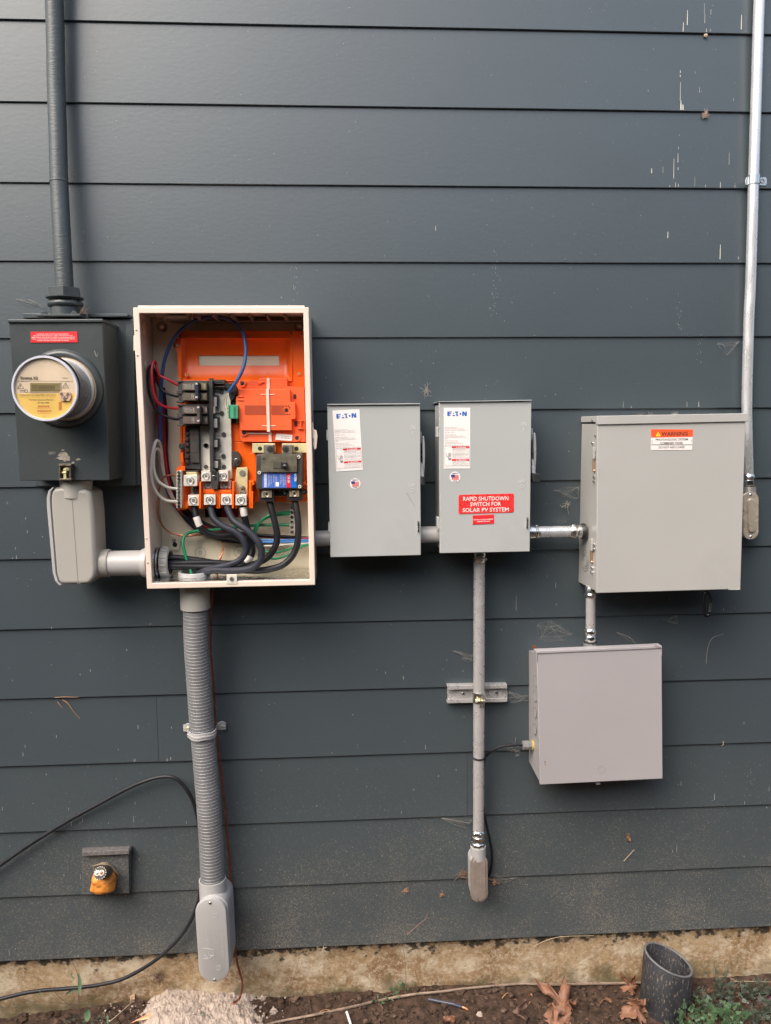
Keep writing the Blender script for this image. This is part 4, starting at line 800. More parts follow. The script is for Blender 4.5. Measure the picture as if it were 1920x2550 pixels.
cable('thick black cable from the right lug of the main breaker to the side bushing', C_((1436, 470, .088), (1445, 540, .095), (1464, 660, .102), (1468, 790, .104), (1455, 900, .106), (1410, 995, .108), (1330, 1065, .11), (1220, 1100, .11), (1100, 1112, .108), (980, 1108, .1), (820, 1095, .085), (600, 1060, .08), (400, 1030, .08), (230, 1025, .08)), .0079, M_CABLE, group=GC)
GW = 'thin wires inside the open panel'
red = [(cB, 448, 770, .092), (cB, 400, 745, .095), (cB, 340, 712, .1), (cB, 272, 675, .1), (cB, 245, 610, .1), (cB, 228, 556, .095), (cB, 210, 590, .075), (cB, 225, 760, .055), (cC, 290, 150, .045), (cC, 340, 420, .04), (cC, 440, 590, .04), (cC, 600, 700, .04), (cC, 760, 760, .04), (cC, 1000, 800, .045), (cC, 1250, 825, .045), (cC, 1500, 832, .05), (cC, 1600, 835, .055)]
cable('red wire from the top terminal of the upper breaker', red, .0031, M_REDW, 'red_wire', 'wire', GW, seg=10)
cable('red wire making the wide left loop to the lower breaker', [(cB, 450, 962, .092), (cB, 380, 958, .1), (cB, 310, 945, .112), (cB, 250, 900, .122), (cB, 215, 810, .126), (cB, 203, 700, .126), (cB, 203, 610, .122), (cB, 220, 555, .112), (cB, 243, 590, .095), (cB, 262, 720, .07), (cB, 300, 1000, .055), (cC, 320, 150, .045), (cC, 380, 450, .04), (cC, 500, 620, .035), (cC, 700, 740, .035), (cC, 950, 790, .035), (cC, 1300, 820, .045), (cC, 1600, 838, .05)], .0031, M_REDW, 'red_wire', 'wire', GW, seg=10)
cable('black wire from the upper breaker dipping behind the red loop', [(cB, 450, 860, .092), (cB, 395, 852, .098), (cB, 330, 828, .1), (cB, 275, 785, .095), (cB, 247, 735, .085), (cB, 240, 700, .07), (cB, 262, 720, .06), (cB, 300, 900, .05), (cB, 318, 1100, .045), (cC, 320, 50, .045), (cC, 350, 300, .04), (cC, 450, 550, .04), (cC, 620, 690, .04), (cC, 850, 770, .04), (cC, 1100, 800, .05), (cC, 1350, 815, .05), (cC, 1600, 830, .05)], .0029, M_CABLE, 'black_wire', 'wire', GW, seg=10)
cable('black wire looping furthest left inside the panel to the lower breaker', [(cB, 458, 1055, .092), (cB, 400, 1052, .098), (cB, 330, 1030, .1), (cB, 260, 995, .1), (cB, 205, 910, .1), (cB, 176, 800, .1), (cB, 168, 690, .1), (cB, 178, 610, .098), (cB, 205, 600, .085), (cB, 240, 680, .07), (cB, 290, 850, .05), (cB, 322, 1050, .04), (cC, 328, 80, .04), (cC, 365, 330, .04), (cC, 480, 560, .045), (cC, 680, 710, .05), (cC, 900, 775, .055), (cC, 1150, 805, .055), (cC, 1400, 822, .05), (cC, 1600, 840, .05)], .0033, M_CABLE, 'black_wire', 'wire', GW, seg=10)
for i, (off, dd) in enumerate(((0, .034), (24, .03))):
    cable(('black wire in the bundle lying against the back plate, nearer the tray', 'black wire in the bundle lying lowest against the back plate')[i], [(cB, 290+off*.6, 780, dd), (cB, 308+off*.6, 950, dd), (cB, 320+off*.5, 1150, dd), (cC, 318+off*.4, 100, dd), (cC, 345-off*.2, 330, dd), (cC, 440-off, 560, dd+.006), (cC, 590-off, 720+off, dd+.01), (cC, 760, 810+off, dd+.012), (cC, 950, 860+off*.4, dd+.012), (cC, 1150, 872, dd+.012), (cC, 1350, 862, dd+.012), (cC, 1590, 850-off, .05)], .0033, M_CABLE, 'black_wire', 'wire', GW, seg=10)
cable('blue cable arching over the orange tray down the left side of the panel', [(cB, 868, 818, .095), (cB, 900, 775, .1), (cB, 950, 700, .104), (cB, 995, 600, .104), (cB, 1012, 500, .1), (cB, 1010, 400, .096), (cB, 985, 300, .09), (cB, 930, 225, .085), (cB, 860, 185, .082), (cB, 770, 170, .08), (cB, 660, 178, .078), (cB, 560, 210, .076), (cB, 460, 280, .074), (cB, 380, 380, .07), (cB, 325, 500, .068), (cB, 295, 640, .068), (cB, 282, 800, .068), (cB, 278, 1000, .068), (cB, 278, 1200, .065), (cC, 285, 120, .05), (cC, 330, 400, .04), (cC, 460, 620, .035), (cC, 700, 780, .035), (cC, 950, 850, .04), (cC, 1200, 862, .045)], .0042, M_BLUEW, 'blue_cable', 'cable', GW, seg=12)
for i in range(2):
    cable(('upper of two bright blue wires leaving through the right side of the panel', 'lower of two bright blue wires leaving through the right side of the panel')[i], C_((1010, 845+i*14, .05), (1130, 850+i*16, .055), (1300, 850+i*16, .06), (1450, 848+i*15, .06), (1600, 850+i*8, .06)), .0026, M_BLUEW2, 'blue_wire', 'wire', GW, seg=10)
cable('white wire with the tighter loop, ending in the middle of the neutral bar', C_((418, 405, .095), (370, 400, .1), (320, 385, .105), (255, 335, .11), (222, 250, .11), (215, 160, .108), (228, 75, .1), (255, 62, .088), (278, 110, .075), (290, 220, .06), (330, 380, .045), (400, 520, .04), (470, 600, .035)), .0036, M_WHITEW, 'white_wire', 'wire', GW, seg=12)
cable('white wire with the outer loop, ending near the foot of the neutral bar', C_((425, 515, .095), (380, 515, .1), (310, 500, .105), (245, 440, .112), (205, 350, .116), (194, 240, .116), (205, 120, .112), (228, 20, .105), (250, -10, .095), (275, 25, .08), (290, 130, .065), (310, 280, .055), (345, 400, .045), (420, 540, .04), (480, 620, .035)), .0036, M_WHITEW, 'white_wire', 'wire', GW, seg=12)
cable('thin white wire leaving low through the right side of the panel', C_((1140, 900, .06), (1250, 898, .06), (1400, 885, .06), (1500, 880, .06), (1600, 870, .06)), .0022, M_WHITEW, 'white_wire', 'wire', GW, seg=10)
cable('green wire rising from the floor ring and running level to the ground bar', C_((552, 1200, .1), (540, 1120, .095), (515, 1060, .09), (487, 960, .085), (470, 880, .08), (490, 810, .07), (560, 775, .06), (700, 762, .055), (850, 748, .052), (1000, 728, .05), (1180, 718, .05), (1398, 718, .055)), .0038, M_GREENW, 'green_wire', 'wire', GW, seg=12)
cable('green wire curving up to the top of the ground bar', C_((1095, 830, .055), (1098, 780, .058), (1125, 710, .062), (1180, 655, .066), (1260, 622, .066), (1398, 605, .058)), .0032, M_GREENW, 'green_wire', 'wire', GW, seg=12)
cable('green wire curving up to the second screw of the ground bar', C_((1080, 815, .05), (1095, 745, .053), (1140, 690, .056), (1215, 648, .058), (1300, 632, .058), (1398, 625, .058)), .0028, M_GREENW, 'green_wire', 'wire', GW, seg=12)
cable('green wire sagging between the two breaker cables towards the right side', C_((1120, 925, .06), (1200, 950, .07), (1290, 955, .07), (1380, 930, .06), (1450, 905, .06), (1600, 880, .06)), .0026, M_GREENW, 'green_wire', 'wire', GW, seg=12)
cable('lowest green wire sagging towards the right side of the panel', C_((1120, 975, .06), (1190, 998, .07), (1270, 1010, .07), (1350, 990, .065), (1420, 955, .06), (1500, 905, .06), (1600, 885, .06)), .0028, M_GREENW, 'green_wire', 'wire', GW, seg=12)
t = thing('bare_copper_wire', 'bare twisted copper wire looping from the neutral bar behind the cables', 'wire', cC(415, 290, .09), GW)
b = MB(); b.rope([c(u, v, d) for c, u, v, d in C_((418, 292, .09), (360, 288, .092), (310, 305, .09), (278, 370, .085), (262, 460, .075), (255, 570, .065), (265, 660, .06), (310, 745, .055), (390, 795, .05), (500, 812, .046), (640, 800, .04), (760, 800, .035), (815, 870, .035), (812, 960, .04), (780, 1040, .05), (755, 1130, .055), (742, 1195, .058))], .0026, 3, .03); b.done('strands', M_COPPER, t)
t = thing('signal_wires', 'fine twisted coloured wires beside the green terminal plug', 'wire', cB(840, 900, .09), GW)
b = MB()
for i in range(3): b.tube([cB(868, 830, .095), cB(840+i*6, 860, .095), cB(826+i*10, 915, .092), cB(840+i*8, 965, .095), cB(862, 960+i*22, .097)], .0007, 6, i)
b.done('strands', [M_COPPER, M_WHITEW, M_GREENW], t)
# ------------------------------------------------------------------ pipes between boxes
def hpipe(name, label, cat, c, u0, u1, vt, vb, d, m, group=None):
    um = (u0+u1)/2; a, e = c(um, vt, d), c(um, vb, d); z = (a.z+e.z)/2; r = (a.z-e.z)/2
    x0, x1 = c(u0, vt, d).x, c(u1, vt, d).x; t = thing(name, label, cat, Vector((x0, -d, z)), group)
    b = MB(); b.cyl(Vector((x0, -d, z)), Vector((x1, -d, z)), r, seg=36); b.done('pipe', m, t); return t, z, r, x0, x1
hpipe('plastic_pipe', 'grey plastic pipe stub between the open panel and the first safety switch', 'pipe', cD, -20, 135, 1002, 1110, .07, M_PVC2, 'plastic pipe stubs')
hpipe('plastic_pipe', 'grey plastic pipe stub between the two safety switches', 'pipe', cD, 730, 885, 973, 1085, .07, M_PVC2, 'plastic pipe stubs')
def coupling(t, p, ax, r, L, hexes=1):
    ax = ax.normalized()
    b = MB(); b.lathe(p, ax, [(0, r*1.02), (L*.12, r*1.22), (L*.34, r*1.26), (L*.42, r*1.1), (L*.5, r*1.08), (L*.55, r*1.2), (L*.9, r*1.22), (L, r*1.08)], 28); b.done('compression_nut', M_ZINC, t)
    b = MB(); b.lathe(p+ax*L*.1, ax, [(0, r*1.2), (L*.04, r*1.34), (L*.24, r*1.34), (L*.28, r*1.2)], 6); b.done('hex_nut', M_ZINC, t, bev=.001)
t, z, r, x0, x1 = hpipe('metal_conduit', 'short horizontal metal conduit between the right safety switch and the largest box', 'conduit', cD, 1505, 1830, 971, 1050, .07, M_EMT)
coupling(t, Vector((cD(1556, 1000, .07).x, -.07, z)), -X, r, .024)
b = MB(); b.cyl(Vector((x0-.01, -.07, z)), Vector((x0+.02, -.07, z)), r*1.15, seg=28); b.done('connector_neck', M_ZINC, t)
coupling(t, Vector((cE(118, 1000, .07).x, -.07, z)), X, r, .034)
b = MB(); b.lathe(Vector((cE(205, 1000, .07).x, -.07, z)), X, [(0, r*1.3), (.006, r*1.42), (.009, r*1.42), (.0092, r*1.3)], 32); b.done('sealing_ring', M_BLACK, t)

# ------------------------------------------------------------------ safety switches
E_LOGO = [[(0, 1), (.235, 1), (.215, .78), (.1, .78), (.1, .62), (.205, .62), (.185, .4), (.1, .4), (.1, .24), (.165, .24), (.15, 0), (0, 0)], [(.325, .78), (.36, .5), (.292, .5)], [(.285, .27), (.385, .27), (.405, 0), (.26, 0)],
          [(.39, 1), (.61, 1), (.54, .86), (.52, .6), (.53, .3), (.58, 0), (.455, 0), (.46, .75), (.385, .75)], [(.76, 0), (.84, 0), (.84, .52), (.9, 0), (1, 0), (1, 1), (.92, 1), (.92, .5), (.86, 1), (.76, 1)]]
def rating_sticker(t, quad, d, tail):
    TL, TR, BR, BL = [cD(x, y, d+.0008) for x, y in quad]
    def q(s, v): a = TL.lerp(TR, s); e = BL.lerp(BR, s); return a.lerp(e, v)
    b = MB(); b.hexa([TL, TR, BR, BL], [at(p, d-.001) for p in (TL, TR, BR, BL)], 0)
    def P(pts, mi, lift=.0003): b.prism([q(*p)+OUT*lift for p in pts], d+.0006, mi)
    for g in E_LOGO: P([(.13+.74*x, .135-.075*y) for x, y in g], 1)
    P([(.13+.74*(.665+.045*math.cos(a)), .1+.019*math.sin(a)) for a in [i*math.pi/6 for i in range(12)]], 1)
    h = (TL-BL).length
    def T(s, x0, x1, v, hh, mi=2, bold=0.): b.text(s, q(x0, v)+OUT*.0002, q(x1, v)+OUT*.0002, h*hh, mi, bold)
    for s, x1, v in (('General Duty Safety Switch', .5, .325), ('Interrupteur de securite a usage general', .75, .348), ('Interruptor de seguridad de servicio general', .82, .371), ('60 A, 240 V~, 60 Hz', .4, .41), ('Complete ratings inside', .46, .445), ("Valeurs nominales completes a l'interieur", .78, .468), ('Informacion completa de capacidades en el', .83, .491), ('interior', .14, .511), ('Further instructions inside', .52, .545), ("Autres instructions a l'interieur", .6, .568), ('Instrucciones adicionales en el interior', .74, .591), ('Made in U.S.A. / Fabrique aux E.-U. / Hecho en E.U.A.', .93, .619)):
        T(s, .03, x1, v, .0115, 3, .01)
    P([(.03, .628), (.97, .628), (.97, .631), (.03, .631)], 3); P([(.03, .952), (.97, .952), (.97, .956), (.03, .956)], 3); P([(.03, .631), (.04, .631), (.04, .952), (.03, .952)], 3); P([(.96, .631), (.97, .631), (.97, .952), (.96, .952)], 3)
    P([(.3, .631), (.96, .631), (.96, .66), (.3, .66)], 4); P([(.3, .842), (.96, .842), (.96, .872), (.3, .872)], 4)
    P([(.46, .655), (.485, .636), (.51, .655)], 0, .0006); T('DANGER', .54, .84, .655, .0155, 0, .04); P([(.46, .867), (.485, .848), (.51, .867)], 0, .0006); T('PELIGRO', .54, .86, .867, .0155, 0, .04)
    for i, s in enumerate(('HAZARDOUS VOLTAGE. WILL CAUSE', 'DEATH OR SERIOUS INJURY.', 'Turn off power before working on', 'or inside. Replace all covers', 'before power is turned on.', 'TENSION DANGEREUSE. PEUT CAUSER', 'DES BLESSURES GRAVES OU LA MORT.', 'Couper le courant avant de', "travailler sur l'appareil. Remettre", 'tous les couvercles en place.')): T(s, .32, .94-(.13 if i in (1, 4, 7) else 0), .679+i*.0168, .0095, 3, .02 if i in (0, 1, 5, 6) else 0)
    for i, s in enumerate(('VOLTAJE PELIGROSO. PUEDE CAUSAR', 'LESIONES SERIAS O LA MUERTE.', 'Desconectar antes de trabajar', 'en el equipo. Volver a colocar', 'las tapas.')): T(s, .32, .93-(.1 if i == 1 else 0), .889+i*.0145, .0085, 3)
    P([(.06, .735), (.1, .748), (.115, .77), (.1, .79), (.13, .812), (.12, .816), (.085, .79), (.1, .77), (.085, .75)], 3)
    for i in range(4): P([(.165+i*.03, .745-(.008 if i in (1, 2) else 0)), (.182+i*.03, .745-(.008 if i in (1, 2) else 0)), (.19+i*.026, .805), (.174+i*.026, .805)], 3)
    P([(.13, .79), (.15, .786), (.185, .815), (.175, .83)], 3); P([(.16, .826), (.285, .82), (.262, .862), (.185, .862)], 3)
    T('22-12345', .04, .16, .978, .008, 3)
    b.done('rating_sticker', [M_LABEL, M_BLUEINK, M_INK, M_GREYINK, M_RED], t)
def flag_sticker(t, u, v, d):
    p = cD(u, v, d); k = (cD(u+10, v, d).x-p.x)/10; b = MB(); b.disc(p, 37*k, d-.001, d+.0006, 28, 0)
    for i in range(5): b.box(p.x-22*k, p.x+26*k, p.z+(13-i*7-3.4)*k, p.z+(13-i*7)*k, d, d+.0011, 1)
    b.box(p.x-28*k, p.x-2*k, p.z+0*k, p.z+17*k, d, d+.0014, 2)
    b.text('MADE IN', Vector((p.x-18*k, -d-.0008, p.z+22*k)), Vector((p.x+20*k, -d-.0008, p.z+22*k)), 8*k, 2, .03); b.text('U.S.A.', Vector((p.x-15*k, -d-.0008, p.z-30*k)), Vector((p.x+16*k, -d-.0008, p.z-30*k)), 8*k, 2, .03)
    b.done('flag_sticker', [M_LABEL, M_RED, mat('navy_print', (.03, .045, .2), .5)], t)
M_EMBT = mat('embossed_enamel', (.56, .56, .53), .34, var=.02)
def switch(label, TL, TR, BR, BL, hood, sticker, flag, on, off, latch, handle, hinges, extra=None):
    d = .125; t = thing('safety_switch', label, 'safety switch', cD((BL[0]+BR[0])/2, BR[1], .02), 'grey safety switches')
    F = [cD(*q, d) for q in (TL, TR, BR, BL)]
    Fb = ins(F, .004); b = MB(); b.hexa([at(p, d-.0125) for p in Fb], [at(p, .012) for p in Fb]); b.done('enclosure', M_GREY, t, bev=.001)
    b = MB(); b.hexa(F, [at(p, d-.012) for p in F]); door = b.done('door', M_GREY, t, bev=.0018)
    H = [cD(*q, .13) for q in hood]; b = MB(); b.hexa(H, [at(p, .012) for p in H]); b.done('hood', M_GREY, t, bev=.0006)
    b = MB(); b.box(F[0].x+.002, F[1].x-.002, F[0].z+.0002, H[3].z-.0002, .012, d-.006); b.done('shadow_gap', M_GREYINK, t)
    rating_sticker(t, sticker, d, 0); flag_sticker(t, *flag, d)
    b = MB()
    def em(s, u, v, w, hpx): b.text(s, cD(u-w, v+hpx, d+.0002), cD(u+w, v+hpx, d+.0002), (cD(0, 0, d).z-cD(0, 2*hpx, d).z), 0, .01, .0006)
    em('ON', on[0], on[1], 18, 14); b.rect(cD, on[0]-2, on[1]+26, on[0]+2, on[1]+48, d, d+.0008, 0)
    b.done('embossed_on', M_EMBT, door); b = MB(); em('OFF', off[0], off[1], 24, 12)
    p = cD(off[0]+2, off[1]+35, d); b.annulus(p, .0032, .0042, d+.001, 0, th=.001)
    b.done('embossed_off', M_EMBT, door)
    u0, v0, v1 = latch; b = MB(); b.rect(cD, u0-4, v0-4, u0+10, v0+32, d-.001, d+.0006, 1); b.quad(cD, [(u0, v0), (u0+7, v0), (u0+8, v1), (u0-3, v1-4)], d, d+.0045, 0); b.done('latch', [M_ZINC, M_BLACK], t, bev=.0008)
    b = MB()
    for (ha, hb, hc, hd) in hinges: b.rect(cD, ha, hb, hc, hd, .095, .118)
    b.done('hinge', M_GREY, t, bev=.001)
    hx0, ht, hb_, gx0, gx1, gt, gb = handle; dd = .1
    b = MB(); sh = [(hx0, ht), (hx0+6, ht+45), (hx0+8, ht+130), (hx0+5, ht+230), (hx0, hb_), (hx0-7, hb_), (hx0-9, ht+60), (hx0-5, ht+6)]
    b.poly(cD, sh, .085, .118); b.poly(cD, [(gx0-4, gt-100), (gx0+12, gt-80), (gx0+22, gt+5), (gx0+22, gb-14), (gx0, gb-20), (gx0-4, gt-40)], .07, .122); hd_ = b.done('handle', mat('handle_steel', (.5, .5, .52), .3, metal=.5), t, bev=.0008)
    b = MB(); b.quad(cD, [(gx0+2, gt), (gx1, gt+6), (gx1+2, gb), (gx0+8, gb-6)], .098, .135); b.done('grip', M_BLACK, hd_, bev=.002)
    b = MB(); b.rect(cD, TR[0]-2, ht-30, TR[0]+10, ht+50, .06, .1, 0); b.rect(cD, TR[0]-2, ht+50, hx0-5, ht+210, .045, .095, 1); b.done('handle_bracket', [M_GREY, M_BLACK], t, bev=.0006)
    return t
s1 = switch('left grey safety switch with tilted white rating sticker and no red signs', (97, 141), (740, 135), (745, 1173), (120, 1188), ((97, 127), (740, 122), (741, 129), (97, 134)), ((133, 172), (320, 163), (343, 583), (160, 594)), (290, 678), (687, 288), (680, 686), (724, 940, 1015), (765, 348, 640, 745, 772, 625, 695), ((92, 305, 104, 378), (104, 948, 118, 1012)))
s2 = switch('right grey safety switch with two red signs on its door', (870, 118), (1510, 112), (1498, 1148), (876, 1160), ((870, 110), (1511, 98), (1511, 104), (870, 114)), ((903, 153), (1086, 153), (1086, 573), (903, 574)), (980, 632), (1455, 262), (1440, 660), (1477, 914, 990), (1535, 325, 600, 1517, 1572, 605, 672), ((850, 283, 868, 356), (856, 910, 872, 990)))
d = .125
b = MB(); b.poly(cD, [(1014, 755), (1380, 746), (1387, 752), (1387, 868), (1379, 876), (1012, 887), (1005, 880), (1006, 762)], d-.001, d+.001, 0)
for s, x0, x1, v, dv in (('RAPID SHUTDOWN', 1036, 1349, 794, -2), ('SWITCH FOR', 1085, 1298, 832, -2), ('SOLAR PV SYSTEM', 1033, 1351, 872, -3)): b.text(s, cD(x0, v+2, d+.001), cD(x1, v+dv, d+.001), cD(0, 0, d).z-cD(0, 30, d).z, 1, .008)
b.done('shutdown_sign', [mat('reflective_red', (.66, .035, .035), .3, var=.25, vs_=180), M_WHITE], s2, label='large glossy red sign with white capitals')
b = MB(); b.quad(cD, [(1103, 898), (1249, 891), (1250, 954), (1104, 961)], d-.001, d+.001, 0)
b.text('SOLAR AC DISCONNECT', cD(1108, 931, d+.001), cD(1246, 927, d+.001), .0028, 1, .02); b.text('240VAC 95 AAC', cD(1134, 944, d+.001), cD(1222, 941, d+.001), .0028, 1, .02); b.done('disconnect_sign', [M_RED, M_WHITE], s2, label='small plain red sign with two lines of white capitals')
# scuffs on the first door
b = MB()
for q in ([(640, 740), (652, 742), (708, 840), (704, 840), (668, 790)], [(195, 1138), (206, 1134), (206, 1137), (190, 1142)]): b.poly(cD, q, d, d+.0003)
b.done('scuff', mat('faint_scuff', (.3, .31, .29), .55, var=.05), s1)

# ------------------------------------------------------------------ vertical conduit, strut, T body
def vpipe(label, c, u0, v0, u1, v1, hw, d0, d1, m, name='metal_conduit'):
    a, e = c(u0, v0, d0), c(u1, v1, d1); r = (c(u0+hw, v0, d0).x-c(u0-hw, v0, d0).x)/2
    t = thing(name, label, 'conduit', e); b = MB(); b.cyl(a, e, r, seg=36); b.done('pipe', m, t); return t, a, e, r
t, a, e, r = vpipe('long vertical galvanised conduit running down from the right safety switch', cF, 260, 60, 254, 2050, 39.5, .058, .058, M_EMTD)
coupling(t, cF(260, 135, .058), cF(260, 70, .058)-cF(260, 135, .058), r, .03)
vt = (e-a).normalized()
p = cG(500, 960, .058); coupling(t, cG(500, 915, .058), vt, r, .03); b = MB(); b.lathe(cG(500, 1075, .058), vt, [(0, r*1.2), (.003, r*1.36), (.010, r*1.36), (.013, r*1.2)], 8); b.done('hex_nut', M_ZINC, t, bev=.001)
zt_ = thing('zip_tie', 'thin black zip tie round the long vertical conduit holding the black cable', 'zip tie', cF(255, 1490, .058))
zp = cF(256, 1487, .058); b = MB(); b.lathe(zp, Zv, [(-.0022, r+.0005), (-.0022, r+.0018), (.0022, r+.0018), (.0022, r+.0005)], 36, cap=False); b.box(zp.x+r-.001, zp.x+r+.004, zp.z-.003, zp.z+.003, .052, .06); b.done('strap', M_BLACK, zt_)
ss = thing('strut_channel', 'short galvanised strut channel on the siding behind the long vertical conduit', 'strut channel', cF(240, 1115, .01))
b = MB()
b.quad(cF, [(38, 994), (452, 988), (453, 1100), (40, 1112)], .012, .015)
for ya, yb in ((992, 1020), (1085, 1114)): b.quad(cF, [(38, ya), (452, ya-7), (452, yb-10), (38, yb)], .03, .0325); 
b.quad(cF, [(38, 992), (452, 985), (452, 991), (38, 998)], .012, .032); b.quad(cF, [(38, 1107), (452, 1095), (452, 1102), (38, 1114)], .012, .032)
b.done('channel', M_EMTD, ss, bev=.0008)
for u, v in ((145, 1050), (374, 1044)):
    b = MB(); b.quad(cF, [(u-44, v-24), (u+42, v-26), (u+42, v+25), (u-44, v+27)], .015, .019, 0); q_ = cF(u+4, v-4, .02); b.lathe(at(q_, .018), OUT, [(0, .0055), (.005, .0055), (.0055, .003)], 6, mi=1); b.done('bolt_washer', [M_EMTD, M_ZINC], ss, bev=.001)
cl = thing('pipe_clamp', 'small zinc two-piece clamp with a screw holding the conduit to the strut channel', 'clamp', cF(256, 1080, .06))
zc_ = cF(256, 1070, .058).z; xc_ = cF(256, 1070, .058).x
b = MB(); pts = []
for i in range(2):
    x_ = xc_+(-.0015 if i == 0 else .0065)
    b.box(x_, x_+.0016, zc_-.019, zc_+.014, .058+r*.9, .058+r+.011)
b.lathe(Vector((xc_, -.058, zc_-.012)), Zv, [(0, r+.0005), (0, r+.0022), (.026, r+.0022), (.026, r+.0005)], 36, cap=False); b.done('band', M_ZINC, cl)
b = MB(); b.cyl(Vector((xc_-.012, -.058-r-.006, zc_-.002)), Vector((xc_+.012, -.058-r-.006, zc_-.002)), .0025, seg=10); b.cyl(Vector((xc_-.012, -.058-r-.006, zc_-.002)), Vector((xc_-.007, -.058-r-.006, zc_-.002)), .0048, seg=12); b.done('clamp_screw', M_BRASS, cl)
tb = thing('conduit_elbow', 'small conduit elbow with dirty brown metal cover at the foot of the long vertical conduit', 'conduit body', cG(515, 1920, .05))
top = cG(512, 1375, .07); bot = cG(515, 1800, .07); rr_ = cG(640, 1600, .07).x-cG(400, 1600, .07).x; rr_ /= 2
bod = stadium(top+Vector((-.001, 0, .002)), bot+Vector((-.001, 0, .006)), rr_-.001); b = MB(); b.prism([at(p, .0665) for p in bod], .03); b.done('body', M_PVC2, tb, bev=.003, bseg=3)
b = MB(); b.cyl(cG(500, 1135, .058), cG(504, 1300, .056), cG(605, 1200, .058).x-cG(500, 1200, .058).x, seg=32); b.done('hub', M_PVC2, tb)
M_COV = mat('dirty_steel_cover', (.36, .3, .265), .32, metal=.45, var=.15, vs_=40, bump=.1, bs=200, dirt=(.36, .31, .27), ds=260, dt=.56)
st = stadium(top, bot, rr_); b = MB(); b.prism([at(p, .0715) for p in st], .067); st2 = stadium(top, bot, rr_*.74); b.prism([at(p, .0745) for p in st2], .0713); b.done('cover', M_COV, tb, bev=.0012)
b = MB(); vtext(b, 'T CANADA', cG, 545, 1690, 1570, .0746, .003, 0); vtext(b, 'CSA', cG, 545, 1540, 1480, .0746, .0045, 0); vtext(b, 'UL', cG, 510, 1540, 1490, .0746, .0035, 0); vtext(b, 'LT', cG, 500, 1640, 1600, .0746, .003, 0); b.done('cover_text', mat('faint_emboss', (.5, .43, .36), .4, metal=.4), tb)
for p in (cG(522, 1290, .072), cG(512, 1890, .072)): screw(tb, p, .071, .0036)
# second black cable beside it
t = thing('thin_black_cable', 'thin black cable from the lower box gland passing behind the conduit and down', 'cable', cG(655, 1530, .03))
b = MB(); b.tube([c(u, v, dd) for c, u, v, dd in ((cF, 560, 1402, .05), (cF, 500, 1402, .05), (cF, 430, 1408, .048), (cF, 370, 1428, .044), (cF, 320, 1462, .038), (cF, 296, 1500, .032), (cF, 286, 1580, .026), (cF, 285, 1750, .024), (cG, 575, 640, .024), (cG, 605, 800, .024), (cG, 645, 980, .026), (cG, 678, 1150, .028), (cG, 690, 1280, .028), (cG, 682, 1420, .026), (cG, 655, 1530, .02), (cG, 630, 1560, .006))], .0034, 12); b.done('jacket', M_CABLE, t)

# ------------------------------------------------------------------ combiner box
cb = thing('combiner_box', 'large warm grey metal box with an orange and white warning label and a carabiner below', 'combiner box', cE(880, 1472, .01))
d = .15
F = [cE(*q, d) for q in ((330, 170), (1471, 150), (1432, 1440), (325, 1472))]
xl_ = cE(200, 400, .012).x
b = MB(); Bf = [Vector((xl_, -.138, F[0].z)), Vector((F[1].x-.004, -.138, F[1].z)), Vector((F[2].x-.004, -.138, F[2].z+.004)), Vector((cE(192, 1385, .012).x, -.138, F[3].z+.006))]
Bb = [Vector((p.x, -.012, p.z+(.0 if i < 2 else .0))) for i, p in enumerate(Bf)]
zb2 = cE(192, 1385, .012).z
xL = cE(196, 900, .012).x
Bf = [Vector((xL, -.138, F[0].z)), Vector((F[1].x-.004, -.138, F[1].z)), Vector((F[2].x-.004, -.138, F[2].z+.004)), Vector((xL, -.138, F[3].z+.004))]
Bb = [Vector((xL, -.012, F[0].z)), Vector((F[1].x-.004, -.012, F[1].z)), Vector((F[2].x-.004, -.012, zb2)), Vector((xL, -.012, zb2))]
b.hexa(Bf, Bb); b.done('enclosure', M_GREY2, cb, bev=.0012)
b = MB(); b.hexa(F, [at(p, .1385) for p in F]); dr = b.done('door', M_GREY2, cb, bev=.002)
cap_ = [cE(*q, .154) for q in ((331, 109), (1497, 88), (1497, 152), (331, 177))]; cx0 = xL-.002
b = MB(); b.hexa(cap_, [at(p, .141) for p in cap_]); b.hexa([Vector((cx0, -.1408, cap_[0].z)), Vector((cap_[1].x, -.1408, cap_[1].z)), Vector((cap_[1].x, -.1408, cap_[2].z+.006)), Vector((cx0, -.1408, cap_[3].z+.006))], [Vector((cx0, -.01, cap_[0].z)), Vector((cap_[1].x, -.01, cap_[1].z)), Vector((cap_[1].x, -.01, cap_[2].z+.006)), Vector((cx0, -.01, cap_[3].z+.006))]); b.done('rain_hood', M_GREY2, cb, bev=.0014)
b = MB()
for u in (660, 728, 925): p = cE(u, 86, .08); b.lathe(Vector((p.x, -.08, cap_[0].z+.0002)), Zv, [(0, .008), (.009, .008), (.01, .005)], 6); b.lathe(Vector((p.x, -.08, cap_[0].z)), Zv, [(0, .008), (.0012, .008)], 16)
b.done('top_bolt', M_ZINC, cb)
xw = xL-.0004
